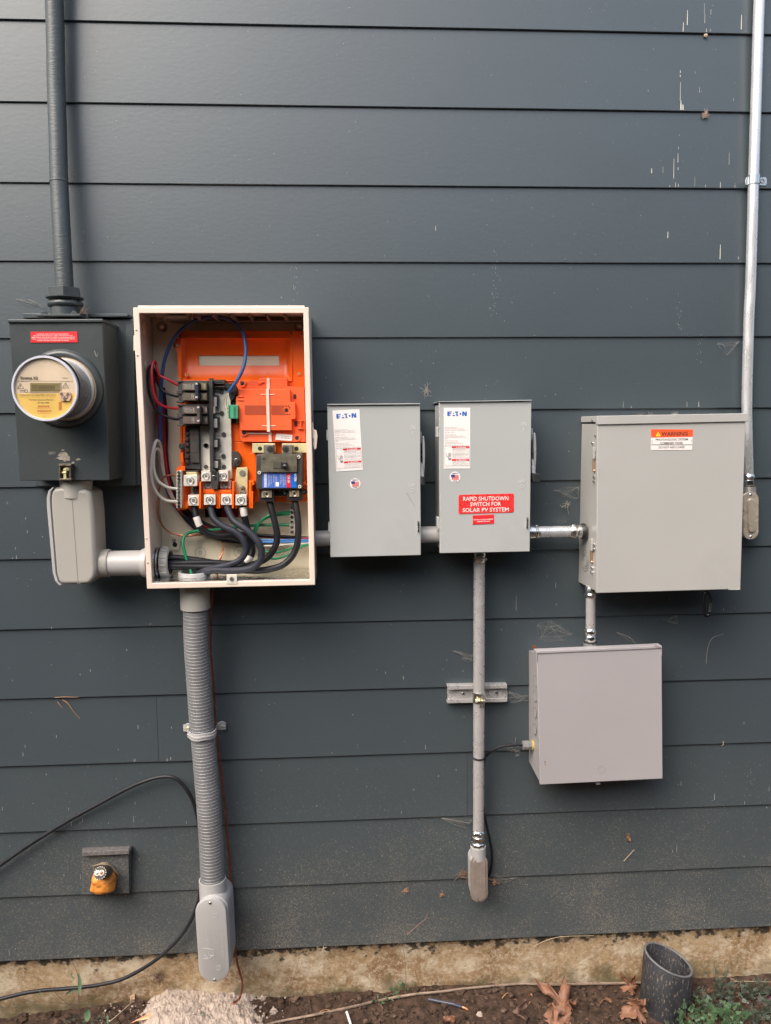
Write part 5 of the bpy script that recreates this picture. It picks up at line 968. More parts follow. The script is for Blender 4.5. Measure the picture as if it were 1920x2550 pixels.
for v0, v1, vk in ((350, 545, 440), (1055, 1245, 1145)):
    dd = .118; z0_, z1_, zk = cE(290, v1, dd).z, cE(290, v0, dd).z, cE(290, vk, dd).z
    h = MB(); h.box(xw-.006, xw, zk, z1_, .112, .124); hg = h.done('hinge', M_GREY2, cb, bev=.001)
    b = MB(); b.cyl(Vector((xw-.003, -dd, z0_+.006)), Vector((xw-.003, -dd, zk)), .0034, seg=14); b.ball(Vector((xw-.002, -dd-.001, z0_+.005)), .0038); b.done('hinge_pin', mat('copper_pin', (.62, .4, .27), .3, metal=.8), hg)
    b = MB()
    for k in range(2):
        for sgn, zz in ((1, z1_-.012-k*.011), (-1, z0_-.01-k*.011)):
            b.lathe(Vector((xw, -(dd+(.012 if sgn > 0 else .001)), zz)), -X, [(0, .0042), (.0035, .0042), (.004, .002)], 6)
    b.done('hinge_screw', M_ZINC, hg)
b = MB(); p = cE(235, 1225, .07)
for r_ in (.0145, .0195, .0265): b.lathe(Vector((xw+.0002, -.064, p.z)), -X, [(0, r_-.0006), (.0006, r_-.0005), (.0006, r_+.0005), (0, r_+.0006)], 40, cap=False)
b.done('knockout', M_LINE, cb)
for u, v, dd in ((268, 146, .1), (272, 320, .1), (306, 262, .12)): p = cE(u, v, dd); b = MB(); b.lathe(Vector((xw-.002 if v < 200 else xw, p.y, p.z)), -X, [(0, .004), (.0025, .0035)], 10); b.done('side_screw', M_ZINC if v > 200 else M_LINE, cb)
b = MB(); b.poly(cE, [(748, 212), (1060, 213), (1066, 219), (1063, 270), (746, 276), (744, 218)], d-.001, d+.001, 1); b.poly(cE, [(746, 276), (1063, 270), (1060, 365), (1054, 370), (748, 371), (743, 365)], d-.001, d+.0008, 0)
b.text('WARNING', cE(822, 262, d+.001), cE(1025, 260, d+.001), cE(0, 0, d).z-cE(0, 32, d).z, 2, .015); b.poly(cE, [(798, 231), (818, 265), (780, 266)], d, d+.0013, 3); b.rect(cE, 796, 242, 800, 258, d, d+.0016, 2)
for s, x0, x1, v in (('PHOTOVOLTAIC SYSTEM', 780, 1026, 299), ('COMBINER PANEL', 812, 990, 326), ('DO NOT ADD LOADS', 802, 1000, 358)): b.text(s, cE(x0, v+1, d+.0008), cE(x1, v-2, d+.0008), cE(0, 0, d).z-cE(0, 17, d).z, 2, .012)
b.rect(cE, 746, 329, 1062, 333, d, d+.0012, 2); b.rect(cE, 751, 292, 754, 322, d, d+.0012, 4); b.rect(cE, 1052, 292, 1055, 310, d, d+.0012, 4)
b.done('warning_label', [M_LABEL, mat('label_orange', (.8, .1, .03), .35, var=.05), M_INK, mat('label_yellow', (.8, .6, .04), .4), M_GREYINK], cb, label='orange and white label with a yellow warning triangle')
b = MB(); b.poly(cE, [(1140, 1446), (1196, 1446), (1194, 1466), (1182, 1490), (1165, 1488), (1150, 1472)], .13, .133); b.done('hasp', M_GREY, cb, bev=.0006)
b = MB(); b.poly(cE, [(1325, 1425), (1335, 1432), (1345, 1440), (1405, 1441), (1420, 1432), (1432, 1436), (1430, 1446), (1340, 1446)], .146, .1512); b.done('dented_corner', M_GREY2, cb, bev=.0005)
kb = thing('carabiner', 'small black carabiner with a silver gate hanging from the hasp of the large box', 'carabiner', cE(1172, 1640, .13))
b = MB(); b.tube([cE(u, v, .136) for u, v in ((1186, 1475), (1168, 1464), (1152, 1480), (1149, 1540), (1150, 1610), (1156, 1636), (1172, 1644), (1188, 1634), (1192, 1610))], .0042, 12); b.tube([cE(u, v, .136) for u, v in ((1180, 1466), (1194, 1482), (1203, 1510), (1200, 1545))], .0042, 12); b.done('hook', mat('carabiner_black', (.004, .004, .005), .35, spec=.3), kb)
b = MB(); b.cyl(cE(1200, 1542, .136), cE(1190, 1618, .136), .0036, seg=14); b.done('gate', M_ZINC, kb)

# ------------------------------------------------------------------ conduit from the combiner box to the lower box
t, a, e, r = vpipe('short vertical metal conduit joining the large box to the lower grey box', cF, 1030, 300, 1028, 720, 32.5, .085, .085, M_EMTD)
coupling(t, cF(1030, 385, .085), Zv, r, .03); coupling(t, cF(1028, 595, .085), -Zv, r, .034)
b = MB(); b.lathe(cF(1027, 688, .085), -Zv, [(0, r*1.35), (.003, r*1.38), (.0035, r*1.2)], 30); b.done('sealing_ring', M_BLACK, t)
b = MB(); b.cyl(cF(1026, 692, .085), cF(1026, 745, .085), r*1.42, seg=10); b.done('plastic_hub', M_FLEX, t)
# ------------------------------------------------------------------ lower box
lb = thing('junction_box', 'smaller pinkish grey metal box, lowest of the boxes, cable gland on its side', 'junction box', cF(1100, 1678, .01))
d = .12
F = [cF(*q, d) for q in ((655, 768), (1522, 730), (1529, 1636), (680, 1678))]
xL = cF(598, 1000, .01).x
Bf = [at(p, .108) for p in ins(F, .003)]; dxl = xL-Bf[0].x
bb = [Vector((xL, -.01, cF(598, 747, .01).z)), Vector((Bf[1].x, -.01, cF(1440, 712, .01).z)), Vector((Bf[2].x, -.01, cF(1500, 1520, .01).z)), Vector((cF(602, 1515, .01).x, -.01, cF(602, 1515, .01).z))]
Bf[0].x = xL+.004; Bf[3].x = F[3].x+.001
b = MB(); b.hexa(Bf, bb); b.done('enclosure', M_GREY3, lb, bev=.0012)
b = MB(); b.hexa(F, [at(p, .1085) for p in F]); b.done('cover', M_GREY3, lb, bev=.0022)
hd = [cF(*q, .1225) for q in ((652, 754), (1522, 716), (1523, 785), (1518, 786), (1517, 733), (660, 770), (660, 822), (655, 822))]
b = MB(); n_ = len(hd); bk_ = [at(p, .1) for p in hd]; b.raw(hd+bk_, [tuple(range(n_))[::-1], tuple(range(n_, 2*n_))]+[(i, (i+1) % n_, n_+(i+1) % n_, n_+i) for i in range(n_)]); b.done('hood', M_GREY3, lb, bev=.001)
b = MB(); b.poly(cF, [(1472, 716), (1476, 709), (1523, 724), (1523, 732)], .118, .124); b.done('bent_corner', M_GREY3, lb)
for v in (965, 1068, 1182, 1297):
    p = cF(629, v, .075); b = MB(); q0 = cF(602, v, .012); 
    # knockout rings lie on the slanting left side
    n_ = (Vector((Bf[0].x, Bf[0].y, p.z))-Vector((xL, -.01, p.z))); side = n_.normalized(); nn = Vector((-abs(side.y), -abs(side.x), 0)).normalized(); nn = Vector((side.y, -side.x, 0)); nn = nn if nn.x < 0 else -nn
    c_ = Vector((xL, -.01, p.z))+n_*.62; b.lathe(c_-nn*.0003, nn, [(0, .0135), (.0007, .0136), (.0007, .0146), (0, .0147)], 36, cap=False); b.lathe(c_-nn*.0003, nn, [(0, .0132), (.0004, .0132)], 30, mi=1); b.done('knockout', [M_LINE, M_GREY3], lb)
p = cF(1105, 1574, d); b = MB(); b.annulus(p, .0088, .0094, d+.0003, 0); b.done('knockout', mat('faint_ring', (.22, .2, .19), .5), lb)
for u, v in ((629, 776), (633, 830)): p = cF(u, v, .1); b = MB(); b.lathe(Vector((Bf[0].x, p.y, p.z)), -X, [(0, .0035), (.002, .003)], 10); b.done('side_screw', M_LINE, lb)
b = MB(); b.disc(cF(636, 722, .05), .0045, .05, .056); b.done('top_screw', M_COPPERD, lb)
b = MB(); b.poly(cF, [(1064, 1660), (1098, 1658), (1094, 1675), (1068, 1675)], .1, .108); b.done('bottom_tab', M_GREY3, lb)
b = MB(); b.poly(cF, [(708, 1515), (720, 1512), (716, 1528), (718, 1540), (712, 1542), (712, 1528)], d, d+.0004); b.done('rust_spot', mat('rust_spot', (.24, .15, .11), .8), lb)
gl = thing('cable_gland', 'dark grey plastic cable gland with a yellow ring on the side of the lower box', 'cable gland', cF(640, 1400, .06))
gz_ = cF(600, 1402, .05).z; gx1 = cF(642, 1402, .05).x; 
b = MB(); b.lathe(Vector((gx1-.004, -.05, gz_)), -X, [(0, .0125), (.004, .0135), (.0045, .012)], 24); b.done('yellow_ring', mat('yellow_gasket', (.5, .36, .08), .5), gl)
b = MB(); xe_ = cF(555, 1402, .05).x; L0 = gx1-.008-xe_; b.lathe(Vector((gx1-.007, -.05, gz_)), -X, [(0, .0105), (L0*.35, .011), (L0*.36, .0125), (L0*.6, .0128), (L0*.62, .0115), (L0*.95, .0125), (L0, .009)], 8); b.done('gland_body', M_FLEX, gl, bev=.001)

# ------------------------------------------------------------------ right-hand conduit
rc = thing('metal_conduit', 'tall shiny metal conduit running down the right edge of the photo', 'conduit', cR(610, 600, .035))
P = [cP(1500, -1200, .03), cP(1475, -500, .03), cP(1440, 0, .03), cP(1412, 850, .03), cP(1385, 1700, .03), cQ(349, 400, .03), cQ(328, 1100, .03), cQ(311, 1500, .031), cQ(294, 2212, .034), cR(606, 300, .037), cR(613, 700, .038)]
r = (cP(1460, 850, .03).x-cP(1366, 850, .03).x)/2; r = .0125
b = MB(); b.tube(P, r, 32, sub=8); b.done('pipe', M_EMT, rc)
coupling(rc, cR(614, 585, .038), -Zv, r, .03); b = MB(); b.lathe(cR(616, 735, .038), -Zv, [(0, r*1.2), (.008, r*1.18), (.0085, r*1.28), (.013, r*1.28), (.0135, r*1.2)], 28); b.lathe(cR(617, 836, .038), -Zv, [(0, r*1.34), (.002, r*1.34)], 28, mi=1); b.done('locknut', [M_ZINC, M_BLACK], rc)
sp = thing('conduit_strap', 'thin metal one-hole strap fixing the tall conduit at the right edge', 'strap', cP(1412, 1660, .02), 'conduit straps')
pc_ = cP(1387, 1650, .03); b = MB(); b.lathe(pc_+Vector((0, 0, -.0115)), Zv, [(0, r+.0003), (0, r+.002), (.0225, r+.002), (.0225, r+.0003)], 36, cap=False)
b.poly(cP, [(1432, 1630), (1496, 1625), (1510, 1640), (1510, 1685), (1498, 1703), (1436, 1700)], .013, .0155); b.poly(cP, [(1340, 1620), (1322, 1630), (1311, 1655), (1314, 1695), (1335, 1700), (1345, 1690)], .028, .031); q_ = cP(1467, 1662, .016); b.annulus(q_, .0038, .0055, .0168, 1); b.done('strap', [M_ZINC, M_LINE], sp, bev=.0004)
rb_ = thing('conduit_elbow', 'shiny metal oval conduit elbow with a raised cover, right of the large grey box', 'conduit body', cR(660, 1790, .03))
M_CAST = mat('cast_cover', (.5, .44, .36), .28, metal=.35, var=.08, vs_=30)
top = cR(662, 1058, .06); bot = cR(660, 1648, .06); rr_ = (cR(800, 1300, .06).x-cR(522, 1300, .06).x)/2
b = MB(); b.prism([at(p, .0555) for p in stadium(top+Vector((-.003, 0, .0)), bot+Vector((-.003, 0, 0)), rr_-.0012)], .014); b.done('body', mat('cast_grey', (.3, .28, .25), .4, metal=.5), rb_, bev=.003, bseg=3)
b = MB(); b.cyl(cR(618, 842, .038), cR(622, 990, .042), r*1.42, seg=32); b.done('hub', mat('cast_grey', (.3, .28, .25)), rb_)
b = MB(); b.prism([at(p, .0605) for p in stadium(top, bot, rr_)], .056); tp2, bt2 = cR(655, 1112, .06), cR(668, 1585, .06)
rim, flt = stadium(tp2, bt2, rr_*.58), stadium(tp2, bt2, rr_*.36); n = len(rim)
b.raw([at(p, .0604) for p in rim]+[at(p, .0655) for p in stadium(tp2, bt2, rr_*.46)]+[at(p, .066) for p in flt], [tuple(range(2*n, 3*n))]+[(k*n+i, k*n+(i+1) % n, (k+1)*n+(i+1) % n, (k+1)*n+i) for k in (0, 1) for i in range(n)])
b.done('cover', M_CAST, rb_, bev=.0006)
b = MB(); vtext(b, 'CANADA', cR, 705, 1480, 1300, .0662, .004, 0); vtext(b, 'UL', cR, 690, 1270, 1230, .0662, .005, 0); b.done('cover_text', mat('faint_emboss2', (.75, .66, .5), .3, metal=.7), rb_)
for p in (cR(655, 968, .0605), cR(660, 1738, .0605)): screw(rb_, p, .06, .0036)
# ------------------------------------------------------------------ flexible conduit below the panel
fx = thing('flexible_conduit', 'thick ribbed grey plastic conduit hanging from the open panel down to the lettered conduit body', 'conduit', cJ(357, 1300, .07))
ctr = [(cI, 462, 430, .095), (cI, 463, 700, .093), (cI, 475, 1000, .088), (cI, 492, 1250, .083), (cI, 510, 1500, .078), (cI, 535, 1900, .074), (cJ, 287, 200, .072), (cJ, 303, 400, .072), (cJ, 320, 600, .073), (cJ, 334, 800, .074), (cJ, 346, 1000, .075), (cJ, 354, 1200, .076), (cJ, 360, 1320, .076)]
P = smooth([c(u, v, d) for c, u, v, d in ctr], 40); R0 = (cI(629, 600, .093).x-cI(297, 600, .093).x)/2
acc = [0]
for i in range(1, len(P)): acc.append(acc[-1]+(P[i]-P[i-1]).length)
n = int(acc[-1]/.0008); seg = 40; vs = []; fs = []; j = 0; pitch = .0084; a = Vector((1, 0, 0))
for i in range(n+1):
    L = acc[-1]*i/n
    while j < len(P)-2 and acc[j+1] < L: j += 1
    q = P[j].lerp(P[j+1], (L-acc[j])/max(1e-9, acc[j+1]-acc[j])); tt = (P[min(j+2, len(P)-1)]-P[max(j-1, 0)]).normalized()
    a = (a-tt*a.dot(tt)).normalized(); bq = tt.cross(a)
    for k in range(seg):
        an = 2*math.pi*k/seg; ph = (L/pitch+k/seg*.0) % 1; rr = R0*(1-.026*ph)
        vs.append(q+(a*math.cos(an)+bq*math.sin(an))*rr)
for i in range(n):
    for k in range(seg): k2 = (k+1) % seg; fs.append((i*seg+k, i*seg+k2, (i+1)*seg+k2, (i+1)*seg+k))
b = MB(); b.raw(vs, fs); b.done('ribbed_tube', M_FLEX, fx, ang=28)
b = MB(); ct = cI(460, 150, .095); ce = cI(460, 448, .095); rr = (cI(655, 300, .095).x-cI(265, 300, .095).x)/2
b.lathe(Vector((ce.x, -.095, ce.z)), Zv, [(.004, rr*.86), (0, rr*.9), (0, rr-.001), (.001, rr), (zb-ce.z-.004, rr*1.0)], 48); b.done('coupling', M_PVC, fx)
lb2 = thing('conduit_elbow', 'large pale grey plastic conduit body with raised lettering, standing against the foundation', 'conduit body', cJ(380, 2110, .05))
top = cJ(342, 1540, .128); bot = cJ(369, 1987, .128); rr = (cJ(473, 1700, .128).x-cJ(219, 1700, .128).x)/2
b = MB(); so = stadium(top+Vector((.004, 0, 0)), bot+Vector((.003, 0, .002)), rr-.001, 20); b.prism([at(p, .119) for p in so], .03); b.done('body', M_PVC2, lb2, bev=.006, bseg=3, ang=50)
so = stadium(top, bot, rr, 20); si = stadium(top, bot, rr-.004, 20); m_ = len(so)
b = MB(); b.raw([at(p, .1195) for p in so]+[at(p, .1245) for p in so]+[at(p, .1275) for p in stadium(top, bot, rr-.0015, 20)]+[at(p, .1285) for p in si], [tuple(range(3*m_, 4*m_)), tuple(range(m_))[::-1]]+[(k*m_+i, k*m_+(i+1) % m_, (k+1)*m_+(i+1) % m_, (k+1)*m_+i) for k in range(3) for i in range(m_)]); b.done('cover', M_PVC2, lb2)
hc = cJ(362, 1370, .076); b = MB(); hr = (cJ(474, 1300, .076).x-cJ(255, 1300, .076).x)/2; ha = (cJ(356, 1240, .076)-cJ(366, 1440, .08)).normalized()
b.lathe(cJ(366, 1480, .08), ha, [(0, hr*1.02), (.02, hr), ((cJ(357, 1262, .076)-cJ(366, 1480, .08)).length, hr), ((cJ(357, 1262, .076)-cJ(366, 1480, .08)).length, hr-.0035), ((cJ(357, 1262, .076)-cJ(366, 1480, .08)).length-.02, hr-.0036)], 44, cap=False); b.done('hub', M_PVC2, lb2)
M_EMB2 = mat('raised_lettering', (.52, .5, .49), .3, var=.02)
b = MB(); D2 = .1287
def vt2(s, u0, v0, u1, v1, h, bold=0.): b.text(s, cV(u0, v0, D2), cV(u1, v1, D2), h, 0, bold, .0006)
kV = (cV(0, 0, D2).z-cV(0, 100, D2).z)/100
vt2('KRALOY', 440, 1195, 400, 705, 95*kV); vt2('2"', 640, 1095, 625, 960, 88*kV); vt2('MADE IN CANADA', 795, 1465, 752, 700, 62*kV)
b.done('raised_letters', M_EMB2, lb2); b = MB()
for p in ([(262, 1215), (502, 1243), (506, 1252), (264, 1226)], [(268, 1475), (375, 1482), (376, 1492), (270, 1488)], [(275, 1385), (300, 1380), (395, 1475), (375, 1482)], [(400, 1380), (415, 1375), (500, 1405), (520, 1395), (520, 1410), (495, 1420), (410, 1490), (408, 1475), (470, 1415), (400, 1390)], [(515, 1250), (524, 1250), (535, 1495), (526, 1495)], [(385, 1290), (392, 1288), (410, 1375), (402, 1378)]): b.poly(cV, p, D2-.0005, D2+.0006)
b.done('raised_logo', M_EMB2, lb2)
for (u, v, s) in ((562, 400, 'SA'), (642, 1700, 'UL')):
    b = MB(); p = cV(u, v, D2); b.annulus(p, 50*kV, 60*kV, D2+.0006, 0); b.text(s, cV(u+22, v+35, D2), cV(u+18, v-35, D2), 40*kV, 0, .01, .0006)
    if s == 'UL': vt2('c', 705, 1620, 700, 1590, 40*kV)
    b.done('raised_mark', M_EMB2, lb2)
for u, v in ((435, 85), (545, 2010)): screw(lb2, cV(u, v, D2), D2-.0005, .004)
st_ = thing('conduit_strap', 'grey plastic two-hole strap holding the ribbed conduit against the siding', 'strap', cI(560, 2080, .02), 'conduit straps')
q0 = cI(540, 2040, .074); z_ = q0.z; rS = R0+.0005; b = MB(); cI_x = cI(543, 2040, .074).x
za, ze = cI(390, 2040, .1).z, cI(770, 1960, .02).z
b_ = []; W_ = .0085; nn_ = 40; vs = []; fs = []
prof = []
# band path in plan: left ear -> round the front of the conduit -> right ear, rising to the right
earL, earR = cI(362, 2010, .02), cI(805, 1985, .02)
path = [Vector((earL.x-.012, -.018, earL.z)), Vector((earL.x+.004, -.019, earL.z-.002))]
for k in range(25):
    an = math.pi*(1-k/24); x_ = cI_x+(rS+.0015)*math.cos(an); y_ = .074+(rS+.0015)*math.sin(an)
    if k in (0,): continue
    path.append(Vector((x_, -y_, 0)))
path += [Vector((cI(720, 2030, .03).x+.006, -.045, 0)), Vector((earR.x-.012, -.021, earR.z)), Vector((earR.x+.01, -.02, earR.z))]
zL, zR = cI(385, 2110, .1).z, cI(720, 2060, .06).z
for i, p in enumerate(path):
    if p.z == 0:
        s = (p.x-path[1].x)/(path[-2].x-path[1].x); p.z = zL+(.004-.008*math.sin(math.pi*s))+max(0, s-.75)*4*(zR-zL)
        if i < 6: p.z += (earL.z-zL)*max(0, (5-i)/5)*.9
for p in path:
    for w, o in ((-W_, .0), (-W_, .0035), (-W_*.25, .0035), (-W_*.2, .0048), (W_*.2, .0048), (W_*.25, .0035), (W_, .0035), (W_, .0)):
        c_ = Vector((cI_x, -.05, p.z)); nrm = (p-c_); nrm.z = 0; nrm = nrm.normalized() if -p.y > .05 else Vector((0, -1, 0)); vs.append(p+nrm*o+Vector((0, 0, w)))
m_ = 8
for i in range(len(path)-1):
    for k in range(m_): fs.append((i*m_+k, i*m_+(k+1) % m_, (i+1)*m_+(k+1) % m_, (i+1)*m_+k))
fs += [tuple(range(m_)), tuple(range((len(path)-1)*m_, len(path)*m_))]
b.raw(vs, fs)
for p in (earL, earR): b.disc(at(p, 0), .0105, .014, .0225, 24)
b.done('strap', M_PVC2, st_, bev=.0004)
for p in (earL, earR): screw(st_, at(p, .0225), .0222, .0045, M_BRASS, 'strap_screw')
# ground wire outside
gwt = thing('ground_wire', 'tarnished twisted copper wire running down beside the ribbed conduit to the soil', 'wire', cJ(580, 2200, .03))
b = MB(); b.rope([c(u, v, d) for c, u, v, d in ((cI, 708, -10, .06), (cI, 690, 160, .06), (cI, 676, 350, .052), (cI, 662, 560, .045), (cI, 655, 780, .04), (cI, 660, 1000, .038), (cI, 678, 1250, .036), (cI, 700, 1550, .034), (cI, 718, 1850, .03), (cJ, 393, 110, .028), (cJ, 420, 350, .028), (cJ, 447, 600, .03), (cJ, 470, 850, .03), (cJ, 493, 1100, .03), (cJ, 507, 1300, .03), (cJ, 522, 1500, .03), (cJ, 530, 1700, .03), (cJ, 540, 1850, .03), (cJ, 562, 1970, .032), (cJ, 588, 2060, .034), (cJ, 598, 2120, .04), (cL, 1040, 395, .04), (cL, 1032, 412, .05), (cL, 1010, 430, .07))], .0031, 3, .034); b.done('strands', M_COPPERD, gwt)
b = MB(); 
for k in range(4): b.tube([cL(1034, 410, .05), cL(1018+k, 422+k*2, .06+.003*k), cL(1002+k*2, 430+k, .072)], .0012, 6)
b.done('cut_end', M_COPPER, gwt)
# black cable loop
t = thing('black_cable', 'black cable looping from the left edge behind the ribbed conduit and back', 'cable', cK(600, 1685, .03))
b = MB(); b.tube([cK(u, v, d) for u, v, d in ((-420, 1130, .03), (-200, 985, .03), (0, 845, .028), (200, 706, .026), (450, 550, .026), (700, 412, .028), (900, 305, .03), (1050, 248, .032), (1150, 231, .034), (1215, 245, .035), (1275, 300, .035), (1320, 370, .034), (1350, 450, .032), (1375, 560, .03), (1395, 750, .028), (1400, 900, .028), (1385, 1030, .028), (1350, 1160, .03), (1275, 1300, .032), (1150, 1440, .034), (1010, 1545, .034), (850, 1630, .034), (700, 1668, .034), (600, 1684, .034), (450, 1698, .036), (300, 1709, .04), (150, 1732, .045), (0, 1770, .05), (-200, 1820, .06), (-500, 1860, .08))], .0047, 14, sub=10); b.done('jacket', mat('weathered_black_cable', (.016, .016, .019), .42, spec=.3, var=.3, vs_=40, dirt=(.07, .065, .065), ds=120, dt=.64), t)
# mounting block with cut cable and foam
t = thing('siding_block', 'small slate painted siding block with a drip ledge, low on the left', 'mounting block', cK(730, 1045, .02))
b = MB(); b.quad(cK, [(570, 778), (890, 765), (893, 1040), (568, 1050)], .008, .034, 0); b.done('block', M_SIDING, t, bev=.0015)
b = MB(); q = [cK(*p, .046) for p in ((566, 752), (890, 740), (893, 768), (567, 782))]; bq = [at(p, .008) for p in q]; bq[0] = cK(570, 722, .012); bq[1] = cK(900, 712, .012); b.hexa(q, bq); b.done('drip_ledge', mat('dusty_slate', (.12, .11, .11), .7, var=.2, vs_=90, dirt=(.2, .18, .16), ds=120, dt=.5), t, bev=.001)
b = MB(); b.disc(cK(730, 890, .034), .0225, .0335, .0344, 28); b.done('cable_hole', M_BLACK, t)
t = thing('foam_plug', 'bulging orange expanding foam filling the hole in the siding block', 'foam', cK(716, 1020, .035))
M_FOAM = mat('orange_foam', (.62, .225, .035), .55, var=.3, vs_=70, bump=.6, bs=140, dirt=(.3, .1, .02), ds=40, dt=.58)
b = MB(); p0 = cK(716, 955, .05); g_ = bmesh.ops.create_icosphere(b.bm, subdivisions=4, radius=1)
for v in g_['verts']:
    q = v.co.copy(); k = 1+.2*noise.noise(q*1.6+Vector((3, 0, 0)))+.09*noise.noise(q*5)
    s = (abs(q.x)**3+abs(q.z)**3+abs(q.y)**3)**(-1/3); q *= min(s, 1.25)
    v.co = Vector((q.x*.0295*k, q.y*.03*k, q.z*.0235*k))+p0
b.done('foam', M_FOAM, t, ang=180)
t = thing('cut_cable', 'cut end of a thick cable with two round silver conductors above the orange foam', 'cable', cK(700, 900, .06))
ca = cK(740, 885, .04); ce = cK(692, 898, .098)
b = MB(); ax_ = (ce-ca); b.lathe(ca, ax_, [(0, .0165), (ax_.length*.8, .0165), (ax_.length*.95, .0158), (ax_.length, .014)], 24); 
for k in range(16):
    a_ = 2*math.pi*k/16; u_ = ax_.normalized().orthogonal().normalized(); w_ = ax_.normalized().cross(u_); b.cyl(ce+(u_*math.cos(a_)+w_*math.sin(a_))*.0142-ax_.normalized()*.006, ce+(u_*math.cos(a_)+w_*math.sin(a_))*.0142+ax_.normalized()*.0008, .0013, seg=6, mi=1)
b.done('sheath', [mat('dirty_sheath', (.08, .065, .05), .6, var=.4, vs_=150), mat('dull_aluminium', (.5, .45, .4))], t)
for du in (-20, 13):
    b = MB(); c_ = ce+Vector((du*.00031, 0, .0003)); b.lathe(c_-ax_.normalized()*.002, ax_, [(0, .0066), (.004, .0066), (.0042, .0048), (.0036, .0046)], 20, mi=0, cap=True); b.ball(c_+ax_.normalized()*.0012, .0042, 1, sub=2); b.done('conductor', [M_ALU, M_COPPER if du > 0 else M_ZINC], t)
b = MB()
for k in range(3): b.tube([cK(640+k*30, 850-k*12, .038), cK(700+k*20, 838-k*6, .042), cK(760, 845+k*8, .045), cK(800, 880+k*6, .042), cK(822, 915, .036)], .0009, 6)
b.done('loose_fibre', mat('dry_fibre', (.3, .24, .15), .8, var=.2), t)

# ------------------------------------------------------------------ things on the ground
pp = thing('drain_pipe', 'open black plastic pipe with a slanted rim standing in the soil against the foundation', 'pipe', Vector((cM(1222, 450, .075).x, -.075, .07)))
M_ABS = mat('dusty_black_pipe', (.02, .021, .025), .6, var=.3, vs_=25, bump=.3, bs=120, stretch=(1, 1, .35), dirt=(.15, .12, .1), ds=240, dt=.56)
xL_, xR_ = cM(1120, 300, .075).x, cM(1318, 300, .075).x; cx_ = (xL_+xR_)/2; ro = (xR_-xL_)/2; zt_l, zt_r = cM(1124, 212, .075).z, cM(1320, 263, .075).z
lean = -.045; b = MB(); seg = 56; vs = []; fs = []
rings = [(ro, None, 0), (ro, 0, 0), (ro-.0012, .0012, 1), (ro-.0052, .0012, 1), (ro-.0064, 0, 1), (ro-.0066, None, 0)]
for (rad, dz, _) in rings:
    for k in range(seg):
        an = 2*math.pi*k/seg; cx2, sy = math.cos(an), math.sin(an)
        zt2 = zt_l+(zt_r-zt_l)*(cx2+1)/2
        if dz is None: z2 = .0
        else: z2 = zt2+dz
        vs.append(Vector((cx_+rad*cx2+lean*(z2-zt_l)*-1, -.077-rad*sy, z2)))
for i in range(len(rings)-1):
    for k in range(seg): k2 = (k+1) % seg; fs.append((i*seg+k, i*seg+k2, (i+1)*seg+k2, (i+1)*seg+k))
b.raw(vs, fs[:seg], 0); b.raw(vs, fs[seg:4*seg], 1); b.raw(vs, fs[4*seg:], 0); bmesh.ops.remove_doubles(b.bm, verts=b.bm.verts, dist=1e-5); b.done('pipe_wall', [M_ABS, mat('worn_rim', (.13, .13, .13), .6, var=.2, vs_=60)], pp, ang=50)
b = MB(); b.cyl(Vector((cx_, -.077, .02)), Vector((cx_, -.077, .03)), ro-.007, seg=30); b.done('debris_inside', M_SOIL, pp)
# wire rope
wr = thing('wire_rope', 'rusty twisted steel wire rope lying along the soil towards the black pipe', 'wire rope', gspot(cM, 350, 372))
P = [gspot(cL, u, v, .006) for u, v in ((1130, 540), (1200, 519), (1300, 500), (1400, 480), (1540, 450), (1650, 424))]+[gspot(cM, u, v, .007) for u, v in ((120, 402), (240, 390), (350, 376), (500, 362), (600, 355))]+[cM(700, 349, .012), cM(850, 346, .01), cM(1000, 343, .01), cM(1120, 340, .01)]
b = MB(); b.rope(P, .0031, 5, .05); b.done('strands', mat('rusty_steel', (.27, .2, .15), .55, metal=.35, var=.25, vs_=80), wr)
# cut piece of black wire with copper tip, white stick, copper strands
t = thing('wire_scrap', 'short cut piece of thick black wire with a copper tip lying on the soil', 'wire scrap', gspot(cM, 260, 435))
P = [gspot(cM, u, v, .006) for u, v in ((186, 421), (240, 432), (290, 442), (330, 455))]; b = MB(); b.tube(P, .0042, 12); b.done('insulation', mat('blue_black_wire', (.05, .055, .08), .4, var=.2), t); b = MB(); b.rope([P[-1], gspot(cM, 345, 461, .006), gspot(cM, 356, 466, .004)], .0026, 4, .02); b.done('copper_tip', M_COPPER, t)
t = thing('white_stick', 'small white plastic rod sticking up at the bottom edge of the soil', 'rod', gspot(cL, 1516, 525))
b = MB(); b.cyl(gspot(cL, 1498, 489, .016), gspot(cL, 1516, 528, .004), .0032, seg=12); b.done('rod', M_WHITE, t, bev=.0006)
t = thing('copper_scrap', 'bundle of loose bright copper strands lying on the soil before the sand', 'wire scrap', gspot(cL, 660, 495))
b = MB()
for k in range(6): b.tube([gspot(cL, 570+k*5, 530-k, .01+.001*k), gspot(cL, 640+k*3, 494+k*3, .011), gspot(cL, 700, 472+k*3, .011), gspot(cL, 736+k*2, 462+k, .009)], .0011, 6, sub=5)
b.done('strands', M_COPPER, t)
